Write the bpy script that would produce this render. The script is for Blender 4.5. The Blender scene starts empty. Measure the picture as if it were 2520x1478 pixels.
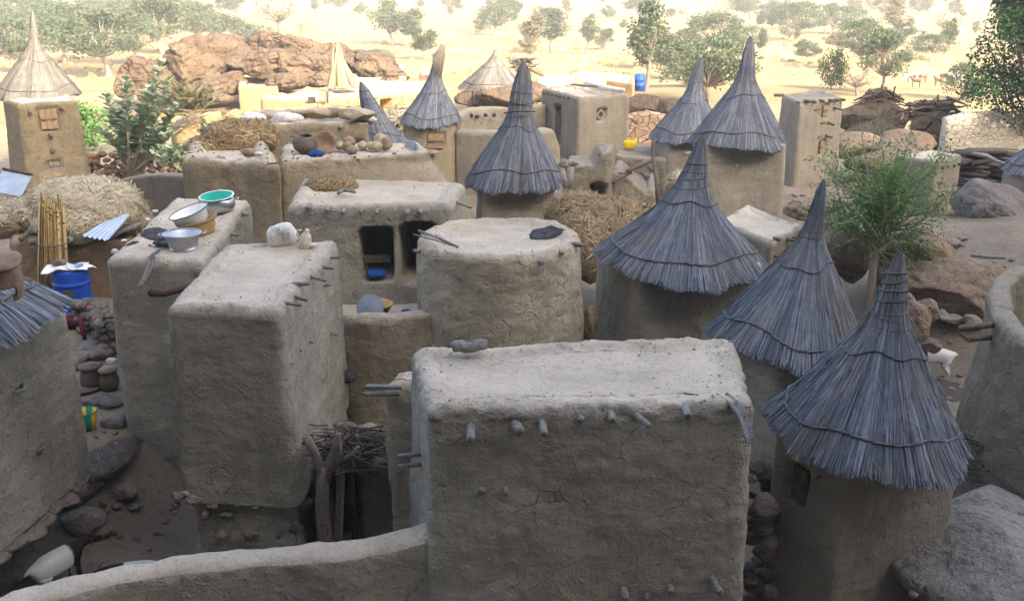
import bpy, bmesh, math, random
import numpy as np
from mathutils import Vector, Matrix, Quaternion
R = math.radians
random.seed(7); np.random.seed(7)
S = bpy.context.scene
COL = S.collection

# ---------------------------------------------------------------- camera
TH = R(18.5); CT, ST = math.cos(TH), math.sin(TH); F = 2450.0
cam = bpy.data.cameras.new('camera'); cam.lens = 35.0; cam.sensor_width = 36.0
cam.clip_start = 0.1; cam.clip_end = 4000
camo = bpy.data.objects.new('camera', cam); COL.objects.link(camo)
camo.location = (0, 0, 0); camo.rotation_euler = (R(90) - TH, 0, 0)
S.camera = camo

# ---------------------------------------------------------------- light
SUN_EL, SUN_AZ = R(30), R(35)          # sun stands behind the cliff, behind and to the right
w = bpy.data.worlds.new("World"); S.world = w; w.use_nodes = True
nt = w.node_tree
sky = nt.nodes.new('ShaderNodeTexSky'); sky.sky_type = 'NISHITA'; sky.sun_disc = False
sky.sun_elevation = SUN_EL; sky.sun_rotation = math.atan2(math.sin(SUN_AZ), -math.cos(SUN_AZ))
sky.dust_density = 7.0; sky.air_density = 1.0; sky.ozone_density = 0.4
bg = nt.nodes['Background']; bg.inputs['Strength'].default_value = 0.15
nt.links.new(sky.outputs[0], bg.inputs['Color'])
sl = bpy.data.lights.new('sun', 'SUN'); sl.energy = 2.3; sl.angle = R(0.55); sl.color = (1.0, 0.87, 0.66)
so = bpy.data.objects.new('sun', sl); COL.objects.link(so)
LDIR = Vector((-math.sin(SUN_AZ) * math.cos(SUN_EL), math.cos(SUN_AZ) * math.cos(SUN_EL), -math.sin(SUN_EL)))
so.rotation_euler = LDIR.to_track_quat('-Z', 'Y').to_euler()
so.location = (20, -40, 40)
S.view_settings.view_transform = 'Standard'; S.view_settings.look = 'None'
S.view_settings.exposure = 2.38; S.view_settings.gamma = 1.0
S.render.engine = 'CYCLES'
S.cycles.max_bounces = 6; S.cycles.diffuse_bounces = 4; S.cycles.volume_bounces = 0
S.cycles.use_denoising = True

# ---------------------------------------------------------------- pixel -> world helpers (2520 x 1478 grid)
def ray(x, y):
    u = (x - 1260) / F; v = (y - 739) / F
    return (u, CT - v * ST, -ST - v * CT)
def at(x, y, Y):
    d = ray(x, y); t = Y / d[1]
    return Vector((d[0] * t, Y, d[2] * t))
def onz(x, y, z):
    d = ray(x, y); t = z / d[2]
    return Vector((d[0] * t, d[1] * t, z))
def ppm(y, Y):
    return F * ray(0, y)[1] / Y

# ---------------------------------------------------------------- noise
def _hash(ix, iy, iz, seed):
    n = (ix * 374761393 + iy * 668265263 + iz * 2147483647 + seed * 1274126177) & 0xffffffff
    n = ((n ^ (n >> 13)) * 1274126177) & 0xffffffff
    n = ((n ^ (n >> 16)) * 2246822519) & 0xffffffff
    return ((n ^ (n >> 15)) & 0xffffff) / float(0x800000) - 1.0
def vnoise(p, seed=0):
    p = np.asarray(p, dtype=np.float64)
    i = np.floor(p).astype(np.int64); f = p - i; f = f * f * f * (f * (f * 6 - 15) + 10)
    r = 0
    for dx in (0, 1):
        for dy in (0, 1):
            for dz in (0, 1):
                wgt = (f[:, 0] if dx else 1 - f[:, 0]) * (f[:, 1] if dy else 1 - f[:, 1]) * (f[:, 2] if dz else 1 - f[:, 2])
                r = r + wgt * _hash(i[:, 0] + dx, i[:, 1] + dy, i[:, 2] + dz, seed)
    return r
def fbm(p, s, oct=3, seed=0):
    p = np.asarray(p, dtype=np.float64) / s
    r = 0; a = 1.0; tot = 0
    for k in range(oct):
        r = r + a * vnoise(p + k * 17.3, seed + k); tot += a; a *= .5; p = p * 2.03
    return r / tot
def sstep(a, b, x):
    t = np.clip((x - a) / (b - a), 0, 1); return t * t * (3 - 2 * t)

# ---------------------------------------------------------------- object helpers
def tag(o, label=None, cat=None, group=None, kind=None):
    if label: o['label'] = label
    if cat: o['category'] = cat
    if group: o['group'] = group
    if kind: o['kind'] = kind
    return o
def thing(name, label, cat, loc, group=None):
    o = bpy.data.objects.new(name, None); COL.objects.link(o)
    o.location = loc; o.empty_display_size = .2
    return tag(o, label, cat, group)
ROOTLOC = {}
def rootpos(o):
    v = Vector((0, 0, 0))
    while o is not None:
        v = v + o.location; o = o.parent
    return v
def link(name, me, mat=None, parent=None):
    o = bpy.data.objects.new(name, me); COL.objects.link(o)
    if mat: me.materials.append(mat)
    if parent is not None:
        o.parent = parent
        if parent.type == 'EMPTY':
            o.matrix_parent_inverse = Matrix.Translation(-parent.location)
    return o
def mesh_np(V, Fq, tone=None, smooth=True):
    """V (n,3) array, Fq list of faces"""
    me = bpy.data.meshes.new('mesh')
    V = np.asarray(V, dtype=np.float32)
    if isinstance(Fq, np.ndarray):
        nf, k = Fq.shape
        me.vertices.add(len(V)); me.vertices.foreach_set('co', V.ravel())
        me.loops.add(nf * k); me.loops.foreach_set('vertex_index', Fq.astype(np.int32).ravel())
        me.polygons.add(nf); me.polygons.foreach_set('loop_start', np.arange(0, nf * k, k, dtype=np.int32))
        me.update(calc_edges=True)
    else:
        me.from_pydata(V.tolist(), [], Fq)
    if smooth:
        me.polygons.foreach_set('use_smooth', np.ones(len(me.polygons), dtype=bool))
    if tone is not None:
        at_ = me.attributes.new('tone', 'FLOAT', 'POINT')
        at_.data.foreach_set('value', np.asarray(tone, dtype=np.float32))
    me.update()
    return me

class MB:
    """collects shapes that become ONE mesh"""
    def __init__(s): s.v = []; s.f = []; s.t = []
    def add(s, vs, fs, tone=.5):
        b = len(s.v); s.v += [tuple(v) for v in vs]; s.f += [tuple(i + b for i in f) for f in fs]
        s.t += ([tone] * len(vs) if np.isscalar(tone) else list(tone))
    def tube(s, pts, rad, n=8, tone=.5, caps=True, closed=False, flat=1.0, jit=0.0):
        pts = [Vector(p) for p in pts]; m = len(pts)
        if np.isscalar(rad): rad = [rad] * m
        b = len(s.v); up = None
        for i, p in enumerate(pts):
            if closed: d = pts[(i + 1) % m] - pts[i - 1]
            else: d = pts[min(i + 1, m - 1)] - pts[max(i - 1, 0)]
            if d.length < 1e-9: d = Vector((0, 0, 1))
            d.normalize()
            if up is None:
                up = Vector((0, 0, 1)) if abs(d.z) < .9 else Vector((1, 0, 0))
            x = up - d * up.dot(d)
            if x.length < 1e-6: x = d.orthogonal()
            x.normalize(); up = x; y = d.cross(x)
            for k in range(n):
                a = 2 * math.pi * k / n; rr = rad[i] * (1 + jit * (random.random() - .5))
                s.v.append(tuple(p + x * (rr * math.cos(a)) + y * (rr * flat * math.sin(a)))); s.t.append(tone)
        for i in range(m if closed else m - 1):
            for k in range(n):
                i2 = (i + 1) % m
                s.f.append((b + i * n + k, b + i * n + (k + 1) % n, b + i2 * n + (k + 1) % n, b + i2 * n + k))
        if caps and not closed:
            s.f.append(tuple(b + k for k in range(n - 1, -1, -1)))
            s.f.append(tuple(b + (m - 1) * n + k for k in range(n)))
    def box(s, c, size, rot=0.0, tone=.5, axes=None):
        c = Vector(c); hx, hy, hz = [q / 2 for q in size]
        if axes is None:
            ax = Vector((math.cos(rot), math.sin(rot), 0)); ay = Vector((-math.sin(rot), math.cos(rot), 0)); az = Vector((0, 0, 1))
        else: ax, ay, az = axes
        vs = [c + ax * (sx * hx) + ay * (sy * hy) + az * (sz * hz) for sz in (-1, 1) for sy in (-1, 1) for sx in (-1, 1)]
        s.add(vs, [(0, 2, 3, 1), (4, 5, 7, 6), (0, 1, 5, 4), (2, 6, 7, 3), (1, 3, 7, 5), (0, 4, 6, 2)], tone)
    def lathe(s, c, prof, n=32, axis=None, tone=.5):
        """prof list of (radius, height) from first to last, open surface of revolution about axis"""
        c = Vector(c); az = Vector(axis).normalized() if axis is not None else Vector((0, 0, 1))
        ax = az.orthogonal().normalized() if abs(az.z) < .999 else Vector((1, 0, 0)); ay = az.cross(ax)
        b = len(s.v)
        for (r, h) in prof:
            for k in range(n):
                a = 2 * math.pi * k / n
                s.v.append(tuple(c + az * h + ax * (r * math.cos(a)) + ay * (r * math.sin(a)))); s.t.append(tone)
        for i in range(len(prof) - 1):
            for k in range(n):
                s.f.append((b + i * n + k, b + i * n + (k + 1) % n, b + (i + 1) * n + (k + 1) % n, b + (i + 1) * n + k))
    def build(s, name, mat, parent=None, smooth=True):
        me = mesh_np(np.array(s.v), s.f, s.t, smooth)
        return link(name, me, mat, parent)

# ---------------------------------------------------------------- materials
class NT:
    def __init__(s, name):
        s.m = bpy.data.materials.new(name); s.m.use_nodes = True; s.t = s.m.node_tree
        s.b = s.t.nodes['Principled BSDF']; s.b.inputs['Roughness'].default_value = .9
        s.b.inputs['Specular IOR Level'].default_value = .2
    def n(s, typ, **kw):
        nd = s.t.nodes.new(typ)
        for k, v in kw.items():
            if k in nd.inputs: 
                s.inp(nd, k, v)
            else: setattr(nd, k, v)
        return nd
    def inp(s, nd, k, v):
        i = nd.inputs[k]
        if hasattr(v, 'links') or isinstance(v, bpy.types.NodeSocket): s.t.links.new(v, i)
        else: i.default_value = v
    def pos(s, scale=(1, 1, 1), obj=False):
        if obj: o = s.n('ShaderNodeTexCoord').outputs['Object']
        else: o = s.n('ShaderNodeNewGeometry').outputs['Position']
        mp = s.n('ShaderNodeMapping'); s.t.links.new(o, mp.inputs[0]); mp.inputs['Scale'].default_value = scale
        return mp.outputs[0]
    def noise(s, vec, scale, detail=4, rough=.55, dist=0):
        nd = s.n('ShaderNodeTexNoise'); s.t.links.new(vec, nd.inputs['Vector'])
        nd.inputs['Scale'].default_value = scale; nd.inputs['Detail'].default_value = detail
        nd.inputs['Roughness'].default_value = rough; nd.inputs['Distortion'].default_value = dist
        return nd.outputs['Fac']
    def vor(s, vec, scale, feature='F1', out='Distance', rnd=1):
        nd = s.n('ShaderNodeTexVoronoi'); nd.feature = feature; s.t.links.new(vec, nd.inputs['Vector'])
        nd.inputs['Scale'].default_value = scale; nd.inputs['Randomness'].default_value = rnd
        return nd.outputs[out]
    def ramp(s, fac, stops, interp='LINEAR'):
        nd = s.n('ShaderNodeValToRGB'); nd.color_ramp.interpolation = interp
        s.t.links.new(fac, nd.inputs[0])
        e = nd.color_ramp.elements
        while len(e) < len(stops): e.new(.5)
        for k, (p, c) in enumerate(stops):
            e[k].position = p
            e[k].color = (c, c, c, 1) if np.isscalar(c) else (c[0], c[1], c[2], 1)
        return nd.outputs[0]
    def mix(s, fac, a, b, mode='MIX'):
        nd = s.n('ShaderNodeMix'); nd.data_type = 'RGBA'; nd.blend_type = mode
        for idx, v in ((0, fac), (6, a), (7, b)):
            i = nd.inputs[idx]
            if isinstance(v, bpy.types.NodeSocket): s.t.links.new(v, i)
            elif idx == 0: i.default_value = v
            else: i.default_value = (v[0], v[1], v[2], 1)
        return nd.outputs[2]
    def math(s, op, a, b=0.0, clamp=False):
        nd = s.n('ShaderNodeMath'); nd.operation = op; nd.use_clamp = clamp
        for idx, v in ((0, a), (1, b)):
            if isinstance(v, bpy.types.NodeSocket): s.t.links.new(v, nd.inputs[idx])
            else: nd.inputs[idx].default_value = v
        return nd.outputs[0]
    def vadd(s, a, b):
        nd = s.n('ShaderNodeVectorMath'); nd.operation = 'ADD'; s.t.links.new(a, nd.inputs[0]); s.t.links.new(b, nd.inputs[1]); return nd.outputs[0]
    def warp(s, vec, scale, amt):
        nd = s.n('ShaderNodeTexNoise'); s.t.links.new(vec, nd.inputs['Vector']); nd.inputs['Scale'].default_value = scale
        nd.inputs['Detail'].default_value = 2
        m1 = s.n('ShaderNodeVectorMath'); m1.operation = 'MULTIPLY_ADD'
        s.t.links.new(nd.outputs['Color'], m1.inputs[0]); m1.inputs[1].default_value = (amt,) * 3
        s.t.links.new(vec, m1.inputs[2]); return m1.outputs[0]
    def attr(s, name):
        nd = s.n('ShaderNodeAttribute'); nd.attribute_name = name; return nd.outputs['Fac']
    def bump(s, h, strength=.5, dist=.02, prev=None):
        nd = s.n('ShaderNodeBump'); s.t.links.new(h, nd.inputs['Height'])
        nd.inputs['Strength'].default_value = strength; nd.inputs['Distance'].default_value = dist
        if prev is not None: s.t.links.new(prev, nd.inputs['Normal'])
        return nd.outputs[0]
    def fin(s, color, normal=None, rough=None, metallic=None):
        if color is not None:
            if isinstance(color, bpy.types.NodeSocket): s.t.links.new(color, s.b.inputs['Base Color'])
            else: s.b.inputs['Base Color'].default_value = (*color, 1)
        if normal is not None: s.t.links.new(normal, s.b.inputs['Normal'])
        if rough is not None:
            if isinstance(rough, bpy.types.NodeSocket): s.t.links.new(rough, s.b.inputs['Roughness'])
            else: s.b.inputs['Roughness'].default_value = rough
        if metallic is not None: s.b.inputs['Metallic'].default_value = metallic
        return s.m
def mulc(c, k): return tuple(min(1, x * k) for x in c)

def mud(name, base, patch, crack=1.0, flake=.5, coarse=1.0, speck=.35, bands=0.25, s=1.0, dust=(.50, .43, .345), streak=.5):
    """sun-dried mud render: blotches, exposed ochre patches, shrinkage cracks, straw flecks, trowel bands"""
    N = NT(name); p = N.pos()
    big = N.noise(p, 1.1 * s, 5, .6)
    c = N.mix(N.ramp(big, [(.3, 0), (.7, 1)]), mulc(base, .80), mulc(base, 1.16))
    mid = N.noise(N.warp(p, 3 * s, .25), 3.2 * s, 6, .65)
    pm = N.ramp(mid, [(.56, 0), (.64, 1)])
    c = N.mix(N.math('MULTIPLY', pm, flake), c, patch)
    bandv = N.noise(N.warp(N.pos((.6, .6, 3.2)), 2.0, .35), 2.0 * s, 4, .6)
    c = N.mix(N.math('MULTIPLY', N.ramp(bandv, [(.42, 0), (.62, 1)]), bands), c, mulc(base, .62))
    strk = N.noise(N.warp(N.pos((3.2, 3.2, .55)), 1.5, .25), 1.6 * s, 4, .6)
    c = N.mix(N.math('MULTIPLY', N.ramp(strk, [(.50, 0), (.68, 1)]), streak), c, mulc(base, .66))
    c = N.mix(N.math('MULTIPLY', N.ramp(strk, [(.30, 1), (.44, 0)]), streak * .7), c, mulc(base, 1.25))
    pit = N.noise(p, 15 * s, 4, .7)
    c = N.mix(N.math('MULTIPLY', N.ramp(pit, [(.60, 0), (.70, 1)]), .4), c, mulc(base, .55))
    fine = N.noise(p, 42 * s, 3, .7)
    c = N.mix(N.math('MULTIPLY', N.ramp(fine, [(.56, 0), (.72, 1)]), speck), c, mulc(base, .42))
    fine2 = N.noise(N.pos((1, 1, 1.7)), 66 * s, 2, .6)
    c = N.mix(N.math('MULTIPLY', N.ramp(fine2, [(.63, 0), (.72, 1)]), speck * .8), c, mulc(base, 1.55))
    wp = N.warp(N.warp(p, 2.2 * s, .5), 9 * s, .07)
    d1 = N.vor(wp, 2.3 * s, 'DISTANCE_TO_EDGE'); d2 = N.vor(wp, 6.5 * s, 'DISTANCE_TO_EDGE')
    cm = N.ramp(N.noise(p, 1.9 * s, 3), [(.50, 0), (.62, 1)])
    k1 = N.math('MULTIPLY', N.ramp(d1, [(.0, 1), (.013, 0)]), cm)
    cm2 = N.ramp(N.noise(N.pos((1.3, 1.2, 1)), 3.1 * s, 3), [(.56, 0), (.66, 1)])
    k2 = N.math('MULTIPLY', N.ramp(d2, [(.0, .8), (.022, 0)]), cm2)
    k = N.math('MULTIPLY', N.math('MAXIMUM', k1, k2), crack, True)
    c = N.mix(N.math('MULTIPLY', k, .62), c, mulc(base, .25))
    h = N.math('MULTIPLY', N.ramp(mid, [(.54, 1), (.60, 0)]), .6 * flake)
    h = N.math('ADD', h, N.math('MULTIPLY', N.noise(p, 7 * s, 6, .65), 1.3 * coarse))
    h = N.math('ADD', h, N.math('MULTIPLY', fine, .30 * coarse)); h = N.math('SUBTRACT', h, N.math('MULTIPLY', N.ramp(pit, [(.58, 0), (.70, 1)]), .35 * coarse))
    h = N.math('ADD', h, N.math('MULTIPLY', bandv, .25))
    h = N.math('SUBTRACT', h, N.math('MULTIPLY', k, .45))
    # dusty flat tops with chaff; the brighter light they catch is painted in too
    nz = N.n('ShaderNodeSeparateXYZ'); N.t.links.new(N.n('ShaderNodeNewGeometry').outputs['Normal'], nz.inputs[0])
    up = N.math('ADD', nz.outputs[2], N.math('MULTIPLY', N.math('SUBTRACT', mid, .5), .9))
    dm = N.ramp(up, [(.62, 0), (1.0, 1)])
    lit_dustc = N.mix(N.ramp(fine, [(.5, 0), (.7, 1)]), dust, mulc(dust, .5))
    c = N.mix(N.math('MULTIPLY', dm, .85), c, lit_dustc)
    return N.fin(c, N.bump(h, .9, .035), .95)

def straw_mat(name, dark, mid, light, patch=None):
    N = NT(name); t = N.attr('tone')
    c = N.ramp(t, [(0, dark), (.5, mid), (1, light)])
    n = N.noise(N.pos(), 14, 3)
    c = N.mix(N.ramp(n, [(.35, .25), (.65, 0)]), c, mulc(dark, .7))
    if patch is not None:
        q = N.noise(N.pos((1, 1, .7)), 2.3, 4, .6); c = N.mix(N.ramp(q, [(.45, 0), (.7, .75)]), c, N.ramp(t, [(0, mulc(patch, .3)), (.5, patch), (1, mulc(patch, 2.0))]))
        q2 = N.noise(N.pos((1.4, 1.4, 1)), 1.6, 3, .6); c = N.mix(N.ramp(q2, [(.54, 0), (.72, .5)]), c, mulc(mid, .45))
    return N.fin(c, None, .85)
def wood_mat(name, dark, light):
    N = NT(name); p = N.pos((1, 1, 1)); n1 = N.noise(N.pos((9, 9, 3)), 5, 5, .6, 1.2); n2 = N.noise(p, 60, 3)
    c = N.mix(N.ramp(n1, [(.33, 0), (.66, 1)]), dark, light)
    c = N.mix(N.ramp(n2, [(.58, 0), (.68, .6)]), c, mulc(dark, .4))
    return N.fin(c, N.bump(n1, .7, .01), .85)
def plain(name, col, rough=.8, metallic=0, var=.15, sc=12):
    N = NT(name); n = N.noise(N.pos(), sc, 4)
    c = N.mix(N.ramp(n, [(.35, 0), (.65, 1)]), mulc(col, 1 - var), mulc(col, 1 + var))
    return N.fin(c, None, rough, metallic)
def leaf_mat(name, dark, mid, light, trans=.25):
    N = NT(name); t = N.attr('tone')
    c = N.ramp(t, [(0, dark), (.5, mid), (1, light)])
    oi = N.n('ShaderNodeObjectInfo').outputs['Random']
    c = N.mix(N.math('MULTIPLY', oi, .35), c, mulc(mid, .8))
    N.b.inputs['Roughness'].default_value = .7
    N.t.links.new(c, N.b.inputs['Base Color'])
    tr = N.n('ShaderNodeBsdfTranslucent'); N.t.links.new(c, tr.inputs[0])
    mx = N.n('ShaderNodeMixShader'); mx.inputs[0].default_value = trans
    N.t.links.new(N.b.outputs[0], mx.inputs[1]); N.t.links.new(tr.outputs[0], mx.inputs[2])
    N.t.links.new(mx.outputs[0], N.t.nodes['Material Output'].inputs[0])
    return N.m
def rock_mat(name, base, dark, light, scale=1.0, crackw=.02, crk=.35):
    N = NT(name); p = N.pos(); wp = N.warp(p, 1.2 * scale, .5)
    n1 = N.noise(p, .8 * scale, 6, .65); n2 = N.noise(p, 9 * scale, 5, .65)
    c = N.mix(N.ramp(n1, [(.35, 0), (.65, 1)]), base, light)
    c = N.mix(N.ramp(n2, [(.5, 0), (.7, .7)]), c, dark)
    d = N.vor(wp, 1.0 * scale, 'DISTANCE_TO_EDGE'); k = N.ramp(d, [(0, 1), (crackw, 0)])
    k = N.math('MULTIPLY', k, N.ramp(N.noise(p, .5 * scale, 2), [(.42, 0), (.55, 1)]))
    k = N.math('MULTIPLY', k, crk)
    c = N.mix(N.math('MULTIPLY', k, .7), c, mulc(dark, .35))
    h = N.math('ADD', N.math('MULTIPLY', n2, 1.0), N.math('MULTIPLY', N.noise(p, 2.5 * scale, 6, .65), 3.0))
    h = N.math('SUBTRACT', h, N.math('MULTIPLY', k, 1.2))
    return N.fin(c, N.bump(h, 1.0, .10 / scale), .92)
def stonewall_mat(name, cols, mortar, sx=3.0, sz=5.0):
    N = NT(name); p = N.warp(N.pos((sx, sx, sz)), 1.5, .35)
    col = N.vor(p, 1.0, 'F1', 'Color'); d = N.vor(p, 1.0, 'DISTANCE_TO_EDGE')
    sep = N.n('ShaderNodeSeparateColor'); N.t.links.new(col, sep.inputs[0])
    c = N.ramp(sep.outputs[0], [(i / (len(cols) - 1), q) for i, q in enumerate(cols)])
    n = N.noise(N.pos(), 18, 5, .65)
    c = N.mix(N.ramp(n, [(.5, 0), (.7, .5)]), c, mulc(cols[0], .5))
    k = N.ramp(d, [(.01, 1), (.05, 0)])
    c = N.mix(k, c, mortar)
    h = N.math('SUBTRACT', N.math('MULTIPLY', n, .5), k)
    return N.fin(c, N.bump(h, 1.0, .05), .95)

M = {}
M['mud_grey'] = mud('grey_mud', (.37, .345, .285), (.40, .325, .21), 1.0, .45, 1.1)
M['mud_tower'] = mud('brown_grey_mud', (.34, .31, .25), (.39, .325, .225), .6, .35, .9, .35, .4)
M['mud_yard'] = mud('yard_wall_mud', (.29, .25, .185), (.33, .25, .16), .8, .5, 1.2)
M['mud_warm'] = mud('warm_mud', (.295, .248, .168), (.33, .24, .14), .8, .5, 1.2)
M['mud_pale'] = mud('pale_mud', (.25, .225, .175), (.28, .23, .155), .3, .3, .6, .2, .15, 1.0, (.30, .265, .205))
M['mud_encl'] = mud('rough_brown_mud', (.255, .225, .17), (.28, .22, .15), .5, .4, 1.5, .35, .3, 1.0, (.33, .285, .225))
M['mud_round'] = mud('flaking_mud', (.46, .40, .30), (.43, .325, .215), 1.1, .6, 1.4)
M['mud_ochre'] = mud('ochre_mud', (.36, .265, .14), (.40, .275, .125), .4, .4, 1.0, .25, .2, .6, (.43, .35, .22))
M['mud_dark'] = mud('dark_mud', (.17, .148, .115), (.17, .14, .10), .8, .3, 1.0, dust=(.26, .225, .175))  # plain darker brown mud
M['mud_red'] = mud('reddish_mud', (.30, .21, .135), (.34, .225, .125), .7, .5, 1.2, dust=(.38, .295, .205))
M['mud_sun'] = mud('tan_tower_mud', (.235, .195, .125), (.27, .20, .11), .6, .35, 1.0, .3, .3, 1.0, (.28, .24, .17))
def roof_mat(name, base, dirt=.5):  # dusty screed; brighter light on flat tops is also put into its colour
    N = NT(name); p = N.pos(); n = N.noise(p, 2.2, 5, .6); n2 = N.noise(p, 22, 5, .7); n3 = N.noise(N.pos((1, 1, 1.3)), 75, 2, .6)
    c = N.mix(N.ramp(n, [(.35, 0), (.68, 1)]), mulc(base, .82), mulc(base, 1.1))
    c = N.mix(N.math('MULTIPLY', N.ramp(n2, [(.54, 0), (.66, 1)]), dirt), c, mulc(base, .5))
    c = N.mix(N.ramp(n3, [(.61, 0), (.67, .8)]), c, mulc(base, .28))
    n4 = N.noise(p, 5.5, 6, .7); c = N.mix(N.ramp(n4, [(.55, 0), (.70, .55)]), c, mulc(base, .62))
    h = N.math('ADD', N.math('MULTIPLY', n2, .8), N.math('MULTIPLY', n3, .5))
    return N.fin(c, N.bump(h, .7, .02), .95)
M['roof'] = roof_mat('dusty_lit_roof_screed', (.515, .445, .355), .4)
M['roof_dull'] = roof_mat('dull_earth_top', (.24, .21, .17), .5)  # duller screed; shade around the ruins put into the colour
M['roof_pale'] = roof_mat('pale_roof_screed', (.51, .44, .345), .3)
M['roof_ochre'] = roof_mat('ochre_roof_screed', (.55, .44, .29), .25)
M['thatch'] = straw_mat('grey_thatch', (.038, .045, .058), (.172, .195, .24), (.41, .44, .49), (.19, .175, .15))
M['thatch_warm'] = straw_mat('fawn_thatch', (.06, .055, .05), (.185, .172, .15), (.37, .35, .32), (.12, .11, .10))
M['thatch_base'] = straw_mat('thatch_underlayer', (.016, .015, .015), (.04, .04, .04), (.09, .09, .09))
M['rope'] = straw_mat('twisted_rope', (.05, .05, .05), (.125, .125, .128), (.26, .26, .255))
M['hay'] = straw_mat('hay', (.13, .09, .05), (.32, .25, .15), (.5, .42, .28))
M['hay_brown'] = straw_mat('brown_straw', (.07, .042, .02), (.29, .205, .105), (.58, .46, .28))
M['hay_pale'] = straw_mat('pale_straw', (.16, .125, .075), (.52, .45, .31), (.76, .68, .51))
M['reed'] = straw_mat('golden_reeds', (.15, .09, .03), (.38, .26, .10), (.56, .42, .21))
M['twig'] = straw_mat('dry_twigs', (.04, .033, .026), (.105, .09, .075), (.24, .21, .18))
M['twig_brown'] = straw_mat('brown_brush', (.07, .045, .028), (.19, .135, .09), (.38, .29, .2))
M['sack_tan'] = plain('tan_sacking', (.30, .24, .13), .85, 0, .3, 20)
M['wood_grey'] = wood_mat('weathered_grey_wood', (.12, .115, .11), (.33, .32, .305))
M['wood_brown'] = wood_mat('brown_wood', (.08, .06, .045), (.21, .165, .125))
M['wood_dark'] = wood_mat('dark_stained_wood', (.05, .03, .024), (.10, .06, .045))
M['door_wood'] = wood_mat('door_wood', (.20, .14, .08), (.38, .28, .17))
M['rock'] = rock_mat('brown_rock', (.24, .175, .125), (.09, .065, .05), (.33, .25, .18), 1.0)
M['rock_red'] = rock_mat('sunlit_sandstone', (.15, .105, .068), (.06, .04, .028), (.215, .158, .108), .55, .03, .8)
M['rock_grey'] = rock_mat('grey_boulder_rock', (.185, .165, .15), (.07, .06, .055), (.27, .245, .225), 1.3, .02, .08)
M['rock_pale'] = rock_mat('pale_slab_rock', (.29, .265, .235), (.12, .105, .09), (.38, .35, .315), 1.5, .02, .05)
M['stones'] = rock_mat('fallen_stones', (.21, .175, .145), (.10, .08, .065), (.31, .265, .22), 3.0)
M['stones_red'] = rock_mat('red_rubble', (.25, .15, .09), (.12, .065, .04), (.34, .215, .135), 3.0)
M['stonewall'] = stonewall_mat('dry_stone_masonry', [(.30, .2, .13), (.42, .3, .2), (.5, .38, .27), (.36, .24, .15)], (.09, .06, .04))
M['stonewall_pale'] = stonewall_mat('pale_masonry', [(.50, .45, .36), (.58, .52, .42), (.53, .47, .39)], (.40, .35, .28), 5, 7)
M['mudbrick'] = stonewall_mat('mud_brick_courses', [(.42, .29, .15), (.5, .35, .19), (.46, .33, .17)], (.24, .16, .09), 2.5, 6)
M['galv'] = plain('galvanised_metal', (.42, .44, .47), .42, 1.0, .1, 20)
M['alu'] = plain('aluminium', (.52, .52, .55), .36, 1.0, .06, 12)
M['enamel'] = plain('white_enamel', (.80, .81, .80), .25, 0, .04, 6)
M['enamel_green'] = plain('green_enamel', (.015, .36, .27), .3, 0, .15, 6)
M['enamel_rim'] = plain('dark_green_enamel_rim', (.03, .11, .11), .3, 0, .1)
M['plastic_blue'] = plain('blue_plastic', (.018, .075, .42), .4, 0, .15, 5)
M['plastic_green'] = plain('green_plastic', (.01, .22, .15), .4, 0, .1)
M['plastic_yellow'] = plain('yellow_plastic', (.62, .42, .02), .4, 0, .1)
M['basket'] = plain('tan_calabash', (.46, .31, .12), .6, 0, .25, 9)
M['basket_rim'] = plain('basket_rim', (.26, .19, .12), .8, 0, .25, 20)
M['grain'] = plain('dark_grain_and_hole_shade', (.05, .042, .05), .8, 0, .5, 60)  # also colours the lumps that paint in the shade of holes and vents
M['sack'] = plain('woven_sack', (.60, .585, .55), .7, 0, .08, 40)
M['ink'] = plain('faded_ink', (.16, .15, .17), .8, 0, .1)
M['plastic_jug'] = plain('dusty_plastic_jug', (.62, .56, .46), .5, 0, .2, 14)
M['clay'] = plain('fired_clay', (.12, .095, .075), .7, 0, .3, 9)
M['clay_brown'] = plain('brown_clay', (.22, .155, .11), .8, 0, .3, 7)
M['gourd'] = plain('gourd_skin', (.34, .29, .18), .55, 0, .25, 12)
M['sheet'] = plain('corrugated_sheet', (.62, .65, .68), .35, .9, .12, 5)
M['zinc_blue'] = plain('blue_grey_sheet', (.36, .41, .48), .5, .3, .12, 4)
M['paper'] = plain('white_paper', (.75, .76, .76), .6, 0, .05)
M['paper_blue'] = plain('blue_print', (.15, .3, .55), .6, 0, .2, 30)
M['lid_metal'] = plain('dull_lid_metal', (.16, .18, .22), .45, .5, .1)
M['cloth_blue'] = plain('blue_cloth', (.012, .06, .22), .8, 0, .25, 9)
M['cloth_maroon'] = plain('maroon_cloth', (.13, .02, .045), .9, 0, .3, 14)
M['cloth_pale'] = plain('pale_cloth', (.5, .49, .47), .85, 0, .2, 14)
M['white_stone'] = plain('white_stone', (.58, .56, .54), .8, 0, .12, 20)
M['bark'] = wood_mat('pale_bark', (.22, .185, .14), (.42, .36, .28))
M['bark_dark'] = wood_mat('grey_brown_bark', (.12, .095, .075), (.27, .225, .18))
M['leaf_far'] = leaf_mat('acacia_leaves', (.07, .10, .06), (.13, .17, .10), (.21, .25, .155), .45)
M['leaf_far_dark'] = leaf_mat('dark_acacia_leaves', (.03, .045, .022), (.07, .095, .045), (.14, .17, .085))
M['leaf_far_pale'] = leaf_mat('dry_pale_leaves', (.10, .095, .055), (.19, .175, .10), (.3, .27, .17))
M['leaf_bush'] = leaf_mat('fresh_green_leaves', (.04, .10, .03), (.115, .25, .065), (.26, .42, .14), .35)
M['leaf_dark'] = leaf_mat('dark_green_leaves', (.015, .04, .015), (.05, .11, .035), (.13, .22, .07), .3)
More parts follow.
